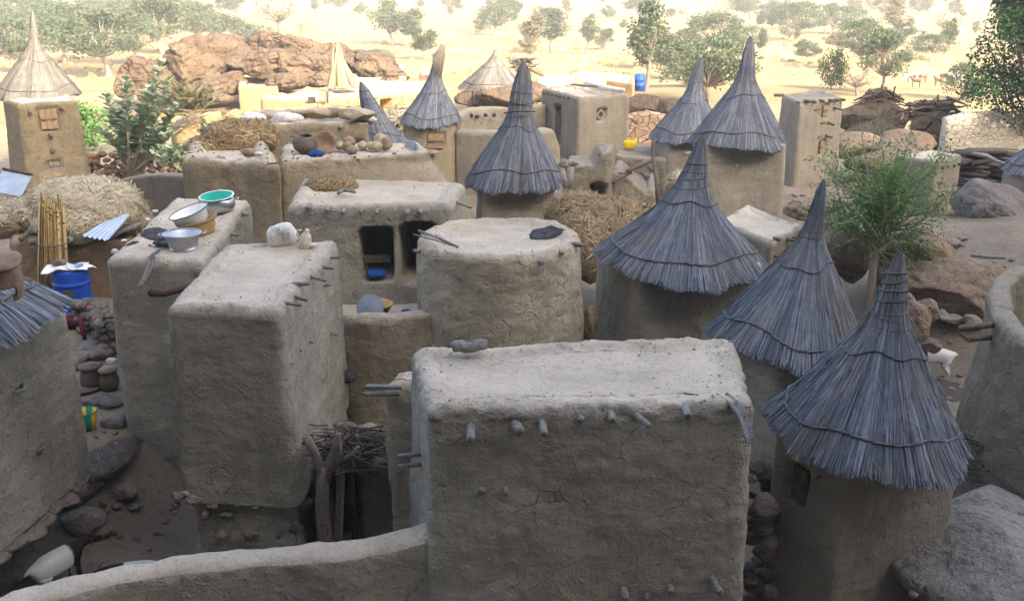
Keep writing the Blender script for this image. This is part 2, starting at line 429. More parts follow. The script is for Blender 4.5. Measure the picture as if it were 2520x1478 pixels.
M['leaf_glauc'] = leaf_mat('glaucous_leaves', (.13, .19, .10), (.30, .39, .235), (.50, .56, .40), .2)
M['goat_white'] = None
# ---------------------------------------------------------------- mud building builder
def rounded(corners, r, counts=None, step=.05):
    """rounded closed polygon (counter-clockwise); returns points and the per-edge counts used"""
    n = len(corners); C2 = [Vector((c[0], c[1])) for c in corners]
    if np.isscalar(r): r = [r] * n
    arcs = []
    for i in range(n):
        p, c, q = C2[i - 1], C2[i], C2[(i + 1) % n]
        rr = min(r[i], .46 * (p - c).length, .46 * (q - c).length)
        a = c + (p - c).normalized() * rr; b = c + (q - c).normalized() * rr
        arcs.append((a, c, b, rr))
    newc = [] if counts is None else counts
    pts = []
    for i in range(n):
        a, c, b, rr = arcs[i]
        if counts is None: ka = max(3, int(rr * 1.6 / step)); 
        else: ka = counts[2 * i]
        for k in range(ka):
            t = k / ka; pts.append(a * (1 - t) ** 2 + c * (2 * t * (1 - t)) + b * t * t)
        a2 = arcs[(i + 1) % n][0]; L = (a2 - b).length
        ke = max(1, int(L / step)) if counts is None else counts[2 * i + 1]
        for k in range(ke):
            t = k / ke; pts.append(b * (1 - t) + a2 * t)
        if counts is None: newc += [ka, ke]
    return np.array([[p.x, p.y] for p in pts]), newc
def outn(P):
    d = np.roll(P, -1, 0) - np.roll(P, 1, 0)
    d = .5 * d + .25 * np.roll(d, 1, 0) + .25 * np.roll(d, -1, 0)
    l = np.linalg.norm(d, axis=1)[:, None]; d = d / np.maximum(l, 1e-9)
    return np.stack([d[:, 1], -d[:, 0]], 1)
def ccw(cs):
    a = sum(cs[i][0] * cs[(i + 1) % len(cs)][1] - cs[(i + 1) % len(cs)][0] * cs[i][1] for i in range(len(cs)))
    return list(cs) if a > 0 else list(cs)[::-1]

def mud_mesh(corners, z_top, z_base, r=.15, R_top=.09, rim_h=.04, rim_w=.16, base=None, flare=.04, power=1.0,
             tilt=(0, 0), amp=.03, amp2=.010, rough_rim=.012, step=.05, recess=(), seed=0, sag=.02, holes=(), ztf=None, cap=True):
    if base is None:
        corners = ccw(corners)
        P, cn = rounded(corners, r, None, step); B = P + outn(P) * flare
    else:
        P, cn = rounded(corners, r, None, step); B, _ = rounded(base, r, cn, step)
    n = len(P); N2 = outn(P); cen = P.mean(0)
    def zt(Q):
        z = z_top + tilt[0] * (Q[:, 0] - cen[0]) + tilt[1] * (Q[:, 1] - cen[1])
        if ztf is not None: z = z + ztf(Q)
        return z
    zt0 = zt(P); H = float(np.mean(zt0)) - z_base
    rings = []; norms = []; kinds = []
    m = max(4, int((H - R_top) / step))
    for k in range(m):
        h = k / m
        Q = B + (P - B) * (h ** power)
        z = z_base + (zt0 - R_top - z_base) * h
        rings.append(np.column_stack([Q, z])); norms.append(np.column_stack([N2, np.zeros(n)])); kinds.append(0)
    ka = max(3, int(R_top * 1.6 / step) + 1)
    for k in range(ka + 1):
        a = math.pi / 2 * k / ka
        Q = P - N2 * R_top * (1 - math.cos(a))
        z = zt0 - R_top + R_top * math.sin(a)
        rings.append(np.column_stack([Q, z])); norms.append(np.column_stack([N2 * math.cos(a), np.full(n, math.sin(a))])); kinds.append(1)
    # parapet top, inner drop
    inner = P - N2 * R_top
    wr = max(2, int(rim_w / step))
    for k in range(1, wr + 1):
        t = k / wr
        wv = 1 + .55 * fbm(np.column_stack([inner, inner[:, :1] * 0 + seed]), .45, 3, seed + 50)[:, None]
        Q = inner - N2 * rim_w * t * wv
        z = zt0 - rim_h * sstep(.25, 1, np.full(n, t))
        rings.append(np.column_stack([Q, z])); norms.append(np.tile([0, 0, 1.], (n, 1))); kinds.append(1)
    nw = len(rings)
    last = rings[-1]
    span = float(np.max(np.linalg.norm(last[:, :2] - cen, axis=1)))
    mr = max(4, int(span / step))
    rc = last[:, :2].mean(0)
    for k in range(1, mr + 1):
        t = k / mr; Q = rc + (last[:, :2] - rc) * (1 - t * .999)
        zz = zt(Q) - rim_h - sag * sstep(0, 1, np.full(n, t))
        if ztf is not None and k < 3: zz = zz * (k / 3) + (last[:, 2]) * (1 - k / 3)
        rings.append(np.column_stack([Q, zz])); norms.append(np.tile([0, 0, 1.], (n, 1))); kinds.append(2)
    V = np.concatenate(rings); NN = np.concatenate(norms); K = np.repeat(kinds, n)
    # recesses: openings pressed into the wall
    V0 = V.copy()
    d = amp * fbm(V0, .9, 2, seed) + amp * .4 * fbm(V0, .3, 2, seed + 5) + amp2 * fbm(V0, .09, 3, seed + 9)
    d = np.where(K == 1, d + rough_rim * fbm(V0, .12, 3, seed + 21), d)
    d = np.where(K == 2, d * .55, d)
    V = V + NN * d[:, None]
    for rc_ in recess:
        c = rc_['c']; nn = Vector((rc_['n'][0], rc_['n'][1])).normalized(); tt = Vector((-nn.y, nn.x))
        rel = V0 - np.array([c[0], c[1], c[2]])
        s_ = rel[:, 0] * tt.x + rel[:, 1] * tt.y; dn = rel[:, 0] * nn.x + rel[:, 1] * nn.y; zz = rel[:, 2]
        rr = rc_.get('r', .06); hw = rc_['w'] / 2 - rr; hh = rc_['h'] / 2 - rr
        wob = .02 * fbm(V0, .25, 2, 77) * rc_.get('wob', 1)
        qx = np.abs(s_) - hw; qz = np.abs(zz) - hh
        sd = np.hypot(np.maximum(qx, 0), np.maximum(qz, 0)) + np.minimum(np.maximum(qx, qz), 0) - rr + wob
        soft = rc_.get('soft', .03)
        f = sstep(soft, -soft, sd) * (np.abs(dn) < rc_.get('reach', .4)) * (K == 0)
        V[:, 0] -= nn.x * rc_['d'] * f; V[:, 1] -= nn.y * rc_['d'] * f
    idx = np.arange(n); F1 = []
    for i in range(len(rings) - 1):
        a = i * n + idx; b = i * n + (idx + 1) % n
        F1.append(np.column_stack([a, b, b + n, a + n]))
    FW = np.concatenate(F1[:nw - 1]); FR = np.concatenate(F1[nw - 1:]) - (nw - 1) * n
    # the roof screed laps over the inner half of the rim with a ragged edge
    ri = np.repeat(np.arange(nw - 1), n); fc_ = V[:nw * n][FW[:, 0]]
    lap = (ri - (m + ka)) / max(1.0, wr * .9) + .9 * fbm(fc_, .22, 3, seed + 60)
    return V[:nw * n], FW, V[(nw - 1) * n:], FR, (lap > .15).astype(np.int32)

def building(name, label, cat, corners, z_top, z_base, mat, roofmat, group=None, root=None, **kw):
    c = Vector((sum(p[0] for p in corners) / len(corners), sum(p[1] for p in corners) / len(corners), z_base))
    if root is None: root = thing(name, label, cat, c, group)
    if 'step' not in kw: kw['step'] = max(.026, .0036 * c.y)
    v1, f1, v2, f2, lap = mud_mesh(corners, z_top, z_base, **kw)
    wo = link('wall', mesh_np(v1, f1), mat, root); wo.data.materials.append(roofmat); wo.data.polygons.foreach_set('material_index', lap); ro = link('roof', mesh_np(v2, f2), roofmat, root)
    return root

def smooth_path(pts, n):
    """Catmull-Rom through 3D points"""
    P = [Vector(p) for p in pts]; P = [P[0] * 2 - P[1]] + P + [P[-1] * 2 - P[-2]]
    out = []; m = len(P) - 3
    for i in range(m):
        for k in range(n):
            t = k / n; a, b, c, d = P[i:i + 4]
            out.append(.5 * ((2 * b) + (c - a) * t + (2 * a - 5 * b + 4 * c - d) * t * t + (3 * b - a - 3 * c + d) * t ** 3))
    out.append(P[-2]); return out

def mud_wall(name, label, cat, path, thick, base, mat, parent=None, step=.05, amp=.025, amp2=.012, flare=.06, seed=3, crumble=.02, group=None, root=True, topmat=None):
    """free standing mud wall along a 3D path of top-centre points"""
    L = sum((Vector(path[i + 1]) - Vector(path[i])).length for i in range(len(path) - 1))
    pts = smooth_path(path, max(3, int(L / step / (len(path) - 1))))
    P = np.array([list(p) for p in pts]); m = len(P)
    d = np.gradient(P[:, :2], axis=0); d /= np.linalg.norm(d, axis=1)[:, None]
    side = np.column_stack([d[:, 1], -d[:, 0]])
    th = thick * (1 + .18 * fbm(P, .5, 2, seed))
    rows = []; nrm = []; kk = []
    zb = base if not callable(base) else None
    Hm = P[:, 2].mean() - (zb if zb is not None else base(P).mean())
    nh = max(4, int(Hm / step)); nt_ = max(4, int(thick * 1.4 / step))
    prof = []
    for k in range(nh): prof.append((-1, k / nh))
    for k in range(nt_ + 1):
        prof.append((-math.cos(math.pi * k / nt_), 2))
    for k in range(nh - 1, -1, -1): prof.append((1, k / nh))
    zbv = np.full(m, zb) if zb is not None else base(P)
    for (s_, h) in prof:
        if h == 2:
            q = abs(s_); off = s_ * th / 2; z = P[:, 2] - .06 * (q ** 4)
            nr = np.column_stack([side * s_ * q ** 3, np.full(m, 1 - q ** 3 * .9)]); kk.append(1)
        else:
            off = s_ * (th / 2 + flare * (1 - h)); z = zbv + (P[:, 2] - .06 - zbv) * h
            nr = np.column_stack([side * s_, np.zeros(m)]); kk.append(0)
        rows.append(np.column_stack([P[:, :2] + side * np.reshape(off, (-1, 1)), z])); nrm.append(nr)
    V = np.concatenate(rows); NN = np.concatenate(nrm); K = np.repeat(kk, m)
    dd = amp * fbm(V, .8, 2, seed) + amp2 * fbm(V, .1, 3, seed + 3) + np.where(K == 1, crumble * fbm(V, .16, 3, seed + 8), 0)
    V = V + NN * dd[:, None]
    i0 = np.arange(m - 1); Fs = []
    for r_ in range(len(prof) - 1):
        Fs.append(np.column_stack([r_ * m + i0, r_ * m + i0 + 1, (r_ + 1) * m + i0 + 1, (r_ + 1) * m + i0]))
    Fs = np.concatenate(Fs).tolist()
    Fs.append([r_ * m for r_ in range(len(prof))]); Fs.append([r_ * m + m - 1 for r_ in range(len(prof) - 1, -1, -1)])
    me = mesh_np(V, Fs)
    o = link(name, me, mat, parent)
    if topmat is not None:
        me.materials.append(topmat)
        mi = np.zeros(len(me.polygons), dtype=np.int32)
        for r_ in range(len(prof) - 1):
            if prof[r_][1] == 2 and prof[r_ + 1][1] == 2 and abs(prof[r_][0]) < .97 and abs(prof[r_ + 1][0]) < .97:
                mi[r_ * (m - 1):(r_ + 1) * (m - 1)] = 1
        me.polygons.foreach_set('material_index', mi)
    if parent is None: tag(o, label, cat, group)
    return o

def peg(parent, p, d, length, rad, mat=None, tone=.5, name='peg', inset=.08):
    """a wooden beam end sticking out of a mud wall at p along d"""
    b = MB(); d = Vector(d).normalized(); p = Vector(p)
    k = d.orthogonal().normalized() * random.uniform(-.1, .1) * length
    pts = [p - d * inset, p + d * length * .4 + k * .5, p + d * length * .93 + k, p + d * length + k]
    b.tube(pts, [rad * 1.0, rad * random.uniform(.95, 1.08), rad * random.uniform(.9, 1.02), rad * .72], n=9, tone=tone, jit=.22)
    return b.build(name, mat or M['wood_grey'], parent)

# ---------------------------------------------------------------- thatch
PROF_STD = [(0, 1), (.08, .865), (.2, .66), (.34, .45), (.46, .305), (.56, .205), (.66, .145), (.78, .105), (.9, .07), (1, .02)]
PROF_STEEP = [(0, 1), (.1, .88), (.25, .70), (.42, .48), (.55, .31), (.66, .20), (.78, .13), (.9, .075), (1, .02)]
PROF_WIDE = [(0, 1), (.1, .84), (.22, .63), (.33, .465), (.45, .33), (.54, .24), (.64, .165), (.76, .115), (.88, .075), (1, .025)]
def thatch_roof(root, C, Rr, A, prof=PROF_STD, n=1500, ropes=(.1, .38), wind=(.62, .68, .74, .8, .86), mat='thatch', droop=None,
                w=.014, bend=(0, 0), seed=0, name='thatch_roof', rr2=None, ragged=1.0, tip=None, fray=0.0):
    n = int(n * 2.1); w = w * .58
    rnd = random.Random(seed); C = Vector(C); A = Vector(A); rx = Rr; ry = rr2 or Rr
    pt = [p[0] for p in prof]; pr = [p[1] for p in prof]
    def rad(t):
        if t < 0: return 1 + (pr[0] - pr[1]) / (pt[1] - pt[0]) * (-t)
        return float(np.interp(t, pt, pr))
    ph = [rnd.uniform(0, 6.28) for _ in range(4)]
    def zoff(a):
        z = .03 * math.sin(2 * a + ph[0]) + .02 * math.sin(3 * a + ph[1]) + .012 * math.sin(7 * a + ph[2])
        z *= Rr
        if droop: z += droop(a)
        return z
    def Sf(a, t, o=0.0):
        c = C.lerp(A, t); q = max(t, 0)
        c = c + Vector((bend[0], bend[1], 0)) * (math.sin(min(q, 1) * math.pi))
        r = rad(t); lump = 1 + .022 * math.sin(3 * a + ph[0] + 3 * t) + .020 * math.sin(5 * a + ph[3] + 2 * t) + .014 * math.sin(11 * a + ph[1]) + .018 * math.sin(9 * t + ph[2] + 2 * a)
        z = zoff(a) * max(0, 1 - q) ** 3
        return Vector((c.x + math.cos(a) * (r * rx * lump + o), c.y + math.sin(a) * (r * ry * lump + o), c.z + z + o * .6))
    # under layer
    b = MB(); na, ntt = 72, 22; vs = []; fs = []
    for j in range(ntt + 1):
        t = j / ntt
        for i in range(na): vs.append(Sf(2 * math.pi * i / na, t, -.012))
    for j in range(ntt):
        for i in range(na):
            fs.append((j * na + i, j * na + (i + 1) % na, (j + 1) * na + (i + 1) % na, (j + 1) * na + i))
    # inside face of the eave, a short way in
    k0 = len(vs)
    for i in range(na):
        p = Sf(2 * math.pi * i / na, .0, -.06); p.z -= .05; vs.append(p)
    for i in range(na):
        q = Sf(2 * math.pi * i / na, .30, -.10); q.z = min(q.z, vs[k0 + i].z + .10) ; vs.append(Vector((q.x, q.y, q.z)))
    for i in range(na):
        i2 = (i + 1) % na
        fs.append((i2, i, k0 + i, k0 + i2)); fs.append((k0 + i2, k0 + i, k0 + na + i, k0 + na + i2))
    b.add(vs, fs, [.25 + .25 * rnd.random() for _ in vs])
    # straws
    H = (A - C).length
    for i in range(n):
        a = rnd.uniform(0, 2 * math.pi); u = rnd.random()
        if u < .52:                        # the long lower straws that make the ragged eave
            t1 = rnd.uniform(.16, .5); t0 = -(.005 + .05 * rnd.random() * ragged + .022 * math.sin(9 * a + ph[0]) * math.sin(4 * a) * ragged) * (.9 / H) * 1.3
            o0 = rnd.uniform(-.035, .022)
        elif u < .80:
            t0 = rnd.uniform(.04, .4); t1 = min(.98, t0 + rnd.uniform(.2, .45)); o0 = rnd.uniform(.0, .016)
        else:
            t0 = rnd.uniform(.3, .7); t1 = min(.99, t0 + rnd.uniform(.15, .35)); o0 = rnd.uniform(.0, .010)
        da = rnd.uniform(-.05, .05); tn = min(1, max(0, 0.5 + .16 * rnd.gauss(0, 1) + .10 * math.sin(6 * a + ph[2]) * math.sin(13 * a + ph[1])))
        wd = w * rnd.uniform(.6, 1.35); vs = []; tt = []
        K = 5
        for k in range(K):
            t = t0 + (t1 - t0) * k / (K - 1); aa = a + da * (k / (K - 1) - .5)
            rloc = max(rad(max(t, 0)) * rx, .02)
            hw = min(wd * .5, rloc * .2) / rloc * (1 if k < K - 1 else .5)
            oo = o0 * (1 - .7 * k / (K - 1)) + .004
            if t < .0 : oo += rnd.uniform(-.012, .012)
            vs.append(Sf(aa - hw, t, oo)); vs.append(Sf(aa + hw, t, oo + rnd.uniform(-.004, .004)))
            tt += [tn, tn]
        b.add(vs, [(2 * k, 2 * k + 1, 2 * k + 3, 2 * k + 2) for k in range(K - 1)], tt)
    for i in range(int(n * fray)):         # stray stalks that have sprung loose
        a = rnd.uniform(0, 6.283); t = rnd.uniform(0, .8); p = Sf(a, t, .01)
        q = Sf(a + rnd.uniform(-.4, .4), max(-.05, t - rnd.uniform(.04, .14)), rnd.uniform(.01, .06))
        b.tube([p, (p + q) / 2 + Vector((0, 0, .01)), q], [.003, .003, .002], n=3, tone=rnd.uniform(.5, 1), caps=False)
    if tip is not None: tip(b, Sf, rnd)
    th = b.build(name, M[mat], root)
    for k, rt in enumerate(ropes):
        p1, p2 = rnd.uniform(0, 6), rnd.uniform(0, 6); rb = MB(); NN = 90; rp = max(.009, .014 * Rr) * (1.25 if k == 0 else .7)
        for strand in (0, 1):
            pts = []
            for i in range(NN):
                a = 2 * math.pi * i / NN; tw = 2 * math.pi * 26 * i / NN + strand * math.pi
                t = rt + .022 * math.sin(2 * a + p1) + .012 * math.sin(5 * a + p2)
                pts.append(Sf(a, t + .3 * rp * math.sin(tw) / H, .020 + .45 * rp * math.cos(tw)))
            rb.tube(pts, rp * .72, n=6, tone=.35 + .25 * strand, closed=True)
        rb.build('binding_rope', M['rope'], th)
    for k, rt in enumerate(wind):
        rb = MB(); p1 = rnd.uniform(0, 6); sl_ = rnd.uniform(.005, .02); pts = []
        for i in range(28):
            a = 2 * math.pi * i / 28
            pts.append(Sf(a, min(.97, rt + sl_ * math.sin(a + p1)), .012))
        rb.tube(pts, .008, n=5, tone=rnd.uniform(.15, .6), closed=True)
        rb.build('spire_winding', M['rope'], th)
    return th, Sf

# ---------------------------------------------------------------- hay, brush, stones
def straw_heap(name, label, cat, blobs, n, length, mat, w=.012, parent=None, group=None, core=.3, seed=1, flat=.35, spiky=.5, nseg=3, drop=None, tmean=.6):
    """blobs: list of (centre, (rx,ry,rz)) ellipsoids; stalks lie over their upper surfaces"""
    rnd = random.Random(seed); b = MB()
    for c, rr in blobs:
        c = Vector(c); vs = []; fs = []; na, nz = 28, 12
        for j in range(nz + 1):
            ph = -math.pi * .25 + (math.pi * .75) * j / nz
            for i in range(na):
                a = 2 * math.pi * i / na
                d = Vector((math.cos(a) * math.cos(ph), math.sin(a) * math.cos(ph), math.sin(ph)))
                k = .93 + .07 * math.sin(3 * a + j) + .05 * rnd.random()
                vs.append(c + Vector((d.x * rr[0], d.y * rr[1], d.z * rr[2])) * k)
        for j in range(nz):
            for i in range(na): fs.append((j * na + i, j * na + (i + 1) % na, (j + 1) * na + (i + 1) % na, (j + 1) * na + i))
        b.add(vs, fs, [core + .15 * (rnd.random() - .5) for _ in vs])
    wts = [rr[0] * rr[1] + rr[0] * rr[2] for c, rr in blobs]
    for i in range(n):
        c, rr = rnd.choices(blobs, wts)[0]; c = Vector(c)
        a = rnd.uniform(0, 6.283); ph = math.asin(rnd.uniform(-.25, 1))
        d = Vector((math.cos(a) * math.cos(ph), math.sin(a) * math.cos(ph), math.sin(ph)))
        p = c + Vector((d.x * rr[0], d.y * rr[1], d.z * rr[2])) * rnd.uniform(.93, 1.06)
        nn = Vector((d.x / rr[0], d.y / rr[1], d.z / rr[2])).normalized()
        tdir = Vector((rnd.gauss(0, 1), rnd.gauss(0, 1), rnd.gauss(0, flat)))
        tdir = (tdir - nn * tdir.dot(nn)).normalized() + nn * rnd.uniform(-.15, spiky) * rnd.random()
        tdir.normalize(); L = length * rnd.uniform(.4, 1.2); sd = tdir.cross(nn).normalized() * w * .5 * rnd.uniform(.6, 1.3)
        cv = nn * -.12 * L * rnd.random() + Vector((0, 0, -.1 * L * rnd.random()))
        vs = []
        for k in range(nseg):
            t = k / (nseg - 1) - .5
            q = p + tdir * L * t + cv * (t * t * 4) + nn * w
            wk = 1 - .5 * abs(t * 2) ** 2
            vs += [q - sd * wk, q + sd * wk]
        tn = min(1, max(0, rnd.gauss(tmean, .22)))
        b.add(vs, [(2 * k, 2 * k + 1, 2 * k + 3, 2 * k + 2) for k in range(nseg - 1)], tn)
    o = b.build(name, M[mat], parent)
    if parent is None: tag(o, label, cat, group)
    return o

def ico(sub):
    bm = bmesh.new(); bmesh.ops.create_icosphere(bm, subdivisions=sub, radius=1)
    V = np.array([v.co[:] for v in bm.verts]); Fc = [tuple(v.index for v in f.verts) for f in bm.faces]; bm.free()
    return V, Fc
ICO = {k: ico(k) for k in (1, 2, 3, 4, 5)}
def rock_verts(size, seed, sub=3, cuts=9, rough=.08, rot=0.0, ridge=0.0):
    rs = np.random.RandomState(seed); V = ICO[sub][0].copy()
    for k in range(cuts):
        nrm = rs.normal(size=3); nrm /= np.linalg.norm(nrm); dd = rs.uniform(.55, .85)
        q = V @ nrm; over = np.maximum(q - dd, 0); V -= np.outer(over * .93, nrm)
    nn = V / np.linalg.norm(V, axis=1)[:, None]
    V = V + nn * (rough * fbm(V + seed * 3.1, .7, 3, seed) + rough * .35 * fbm(V + seed, .2, 3, seed + 3))[:, None]
    if ridge:
        q = np.abs(fbm(V * 1.0 + seed * 1.7, .75, 2, seed + 40)); V = V - nn * (ridge * (1 - sstep(0, .10, q)))[:, None]
        q = np.abs(fbm(V * 1.0 + seed * 2.3, .33, 2, seed + 44)); V = V - nn * (ridge * .4 * (1 - sstep(0, .14, q)))[:, None]
    V = V * np.array(size)
    c, s_ = math.cos(rot), math.sin(rot)
    return np.column_stack([V[:, 0] * c - V[:, 1] * s_, V[:, 0] * s_ + V[:, 1] * c, V[:, 2]])
def boulder(name, label, loc, size, seed, mat, sub=4, cuts=9, rough=.09, rot=0.0, group=None, cat='boulder', tiltx=0.0, tilty=0.0, ridge=0.0):
    V = rock_verts(size, seed, sub, cuts, rough, rot, ridge)
    if tilty:
        c, s_ = math.cos(tilty), math.sin(tilty); V = np.column_stack([V[:, 0] * c + V[:, 2] * s_, V[:, 1], -V[:, 0] * s_ + V[:, 2] * c])
    me = mesh_np(V, ICO[sub][1]); o = link(name, me, M[mat]); o.location = loc
    return tag(o, label, cat, group)
def rubble(name, label, cat, path, height, size, mat, base, seed=5, layers=None, depth=2, group=None):
    """dry stone wall: many stones heaped along a path, one wall"""
    rs = random.Random(seed); b = MB(); pts = [Vector(p) for p in path]
    L = sum((pts[i + 1] - pts[i]).length for i in range(len(pts) - 1)); nl = layers or int(height / (size * .62))
    for j in range(nl):
        s_ = 0.0
        while s_ < L:
            q = s_; k = 0
            while k < len(pts) - 2 and q > (pts[k + 1] - pts[k]).length: q -= (pts[k + 1] - pts[k]).length; k += 1
            dv = (pts[k + 1] - pts[k]); p = pts[k] + dv * min(1, q / dv.length)
            zb = base if not callable(base) else base(p.x, p.y)
            hh = height * (1 + .25 * math.sin(p.x * 2.1 + 1) + .15 * math.sin(p.x * 5.3))
            z = zb + (j + .4) * size * .62
            if z > zb + hh: s_ += size; continue
            for dpt in range(depth):
                sz = size * rs.uniform(.38, .72)
                V = rock_verts((sz, sz * .8, sz * .62), rs.randint(0, 9999), 2, 6, .05, rs.uniform(0, 3))
                off = Vector((-dv.y, dv.x, 0)).normalized() * (dpt - .5) * size * .8
                V = V + np.array([p.x + off.x + rs.uniform(-.2, .2) * size, p.y + off.y, z + rs.uniform(-.1, .1) * size])
                b.add([tuple(v) for v in V], ICO[2][1], rs.random())
            s_ += size * rs.uniform(.75, 1.15)
    o = b.build(name, M[mat], None); return tag(o, label, cat, group)
def brush(name, label, cat, c, ext, n, mat='twig', seed=2, w=.01, group=None, dirx=1.0, parent=None, arch=0.0):
    """a heap of thin branches"""
    rnd = random.Random(seed); b = MB(); c = Vector(c)
    for i in range(n):
        p = c + Vector((rnd.gauss(0, .4) * ext[0], rnd.gauss(0, .4) * ext[1], rnd.uniform(-.5, .5) * ext[2]))
        d = Vector((rnd.gauss(0, 1) * dirx, rnd.gauss(0, 1), rnd.gauss(0, .25))).normalized() * rnd.uniform(.3, .75) * max(ext[0], ext[1]) * .6
        pts = []; bend_ = Vector((rnd.gauss(0, .1), rnd.gauss(0, .1), rnd.gauss(0, .1))) * max(ext)
        for k in range(4):
            t = k / 3 - .5; q = p + d * t * 2 + bend_ * (t * t)
            q.z += arch * (1 - ((q.x - c.x) / ext[0]) ** 2); pts.append(q)
        r0 = w * rnd.uniform(.5, 1.6)
        b.tube(pts, [r0, r0 * .9, r0 * .7, r0 * .4], n=4, tone=min(1, max(0, rnd.gauss(.45, .25))), caps=False)
    o = b.build(name, M[mat], parent)
    if parent is None: tag(o, label, cat, group)
    return o

# ---------------------------------------------------------------- trees
def leaf_quads(b, p, d, size, rnd, tone, droopy=.3, fold=False):
    """one leaf: a bent four-sided blade"""
    d = d.normalized(); s_ = d.cross(Vector((rnd.gauss(0, 1), rnd.gauss(0, 1), rnd.gauss(0, 1))))
    if s_.length < 1e-4: s_ = d.orthogonal()
    s_.normalize(); nrm = d.cross(s_); wv = size[1] * .5
    m = p + d * size[0] * .5 + nrm * size[0] * .06; e = p + d * size[0] - Vector((0, 0, droopy * size[0] * .3))
    b.add([p, m - s_ * wv, e, m + s_ * wv], [(0, 1, 2), (0, 2, 3)], tone)
def tree_meshes(seed, h, wd, n_clump, n_leaf, leaf, trunk_h=.35, lean=0.0, clump_r=.22, flat=.7, tr=.035, spread=1.0, up=.0):
    """returns (trunk MB, crown MB) at the origin, standing on z = 0"""
    rnd = random.Random(seed); T = MB(); Cw = MB()
    th = h * trunk_h; k1 = Vector((lean * th + rnd.uniform(-.1, .1) * h, rnd.uniform(-.05, .05) * h, th))
    r0 = tr * h
    T.tube([(0, 0, -.25), (0, 0, 0), k1 * .5 + Vector((rnd.uniform(-.03, .03) * h, 0, 0)), k1], [r0 * 1.5, r0 * 1.15, r0 * .9, r0 * .8], n=7, tone=.5)
    for i in range(n_clump):
        a = rnd.uniform(0, 6.283); rr = math.sqrt(rnd.random()) * spread
        zc = rnd.uniform(.0, 1.0)
        prof_ = math.sin(math.pi * (.18 + .74 * zc)) ** .7
        c = Vector((math.cos(a) * rr * wd * .5 * prof_ + k1.x, math.sin(a) * rr * wd * .5 * prof_, th + (h - th) * (.12 + .85 * zc) * 1.0))
        q1 = k1.lerp(c, .5) + Vector((0, 0, -.04 * h)) + Vector((rnd.gauss(0, .03), rnd.gauss(0, .03), 0)) * h
        T.tube([k1 * .94, q1, c], [r0 * .55, r0 * .3, r0 * .1], n=4, tone=.5, caps=False)
        cr = clump_r * wd * rnd.uniform(.55, 1.25); ct = rnd.gauss(.5, .12)
        for j in range(n_leaf):
            d = Vector((rnd.gauss(0, 1), rnd.gauss(0, 1), rnd.gauss(0, 1) * flat)); d *= rnd.random() ** .33 / max(d.length, .01)
            p = c + Vector((d.x, d.y, d.z * flat)) * cr
            leaf_quads(Cw, p, Vector((rnd.gauss(0, 1), rnd.gauss(0, 1), rnd.gauss(0, .6) + up)), (leaf * rnd.uniform(.6, 1.3), leaf * .55), rnd, min(1, max(0, ct + rnd.gauss(0, .16))))
    return T, Cw
def make_tree(name, label, cat, loc, T, Cw, bark, leafm, group=None):
    r = thing(name, label, cat, (0, 0, 0), group)
    T.build('trunk', M[bark], r); Cw.build('crown', M[leafm], r, smooth=False)
    r.location = loc; return r
def copy_tree(o, parent=None):
    c = o.copy(); COL.objects.link(c)
    if parent is not None: c.parent = parent
    for ch in o.children: copy_tree(ch, c)
    return c

def roofz(root, x, y):
    """height of a building's roof (or wall top) under a point"""
    best = None
    for ch in root.children:
        if ch.name.split('.')[0] in ('roof', 'wall'):
            key = ch.data.name
            if key not in _RZ:
                n = len(ch.data.vertices); a = np.empty(n * 3, dtype=np.float32); ch.data.vertices.foreach_get('co', a); _RZ[key] = a.reshape(-1, 3)
            a = _RZ[key]; d = (a[:, 0] - x) ** 2 + (a[:, 1] - y) ** 2
            k = np.argsort(d)[:6]; k = k[d[k] < .02]
            if len(k): 
                z = float(a[k, 2].max()); best = z if best is None else max(best, z)
    return best
_RZ = {}
def crumbs(root, n, size, seed, mat='mud_grey', edge=True, name='crumbled_clods'):
    """clods of dry mud lying on a roof, mostly along its rim"""
    rnd = random.Random(seed); b = MB(); ch = [c for c in root.children if c.name.split('.')[0] == 'wall'][0]
    nv = len(ch.data.vertices); a = np.empty(nv * 3, dtype=np.float32); ch.data.vertices.foreach_get('co', a); a = a.reshape(-1, 3)
    top = a[a[:, 2] > a[:, 2].max() - .16]; c = top.mean(0)
    for i in range(n):
        p = top[rnd.randrange(len(top))]; k = rnd.random() ** 2 * .75; q = p + (c - p) * k
        z = roofz(root, q[0], q[1]); s_ = size * rnd.uniform(.4, 1.4) * (1 if k < .25 else .6)
        if z is None: continue
        V = rock_verts((s_, s_ * .8, s_ * .6), rnd.randint(0, 999), 1, 4, .1, rnd.uniform(0, 3)) + np.array([q[0], q[1], z + s_ * .25]); b.add([tuple(v) for v in V], ICO[1][1])
    o = b.build(name, M[mat], root, False); o['kind'] = 'stuff'; return o
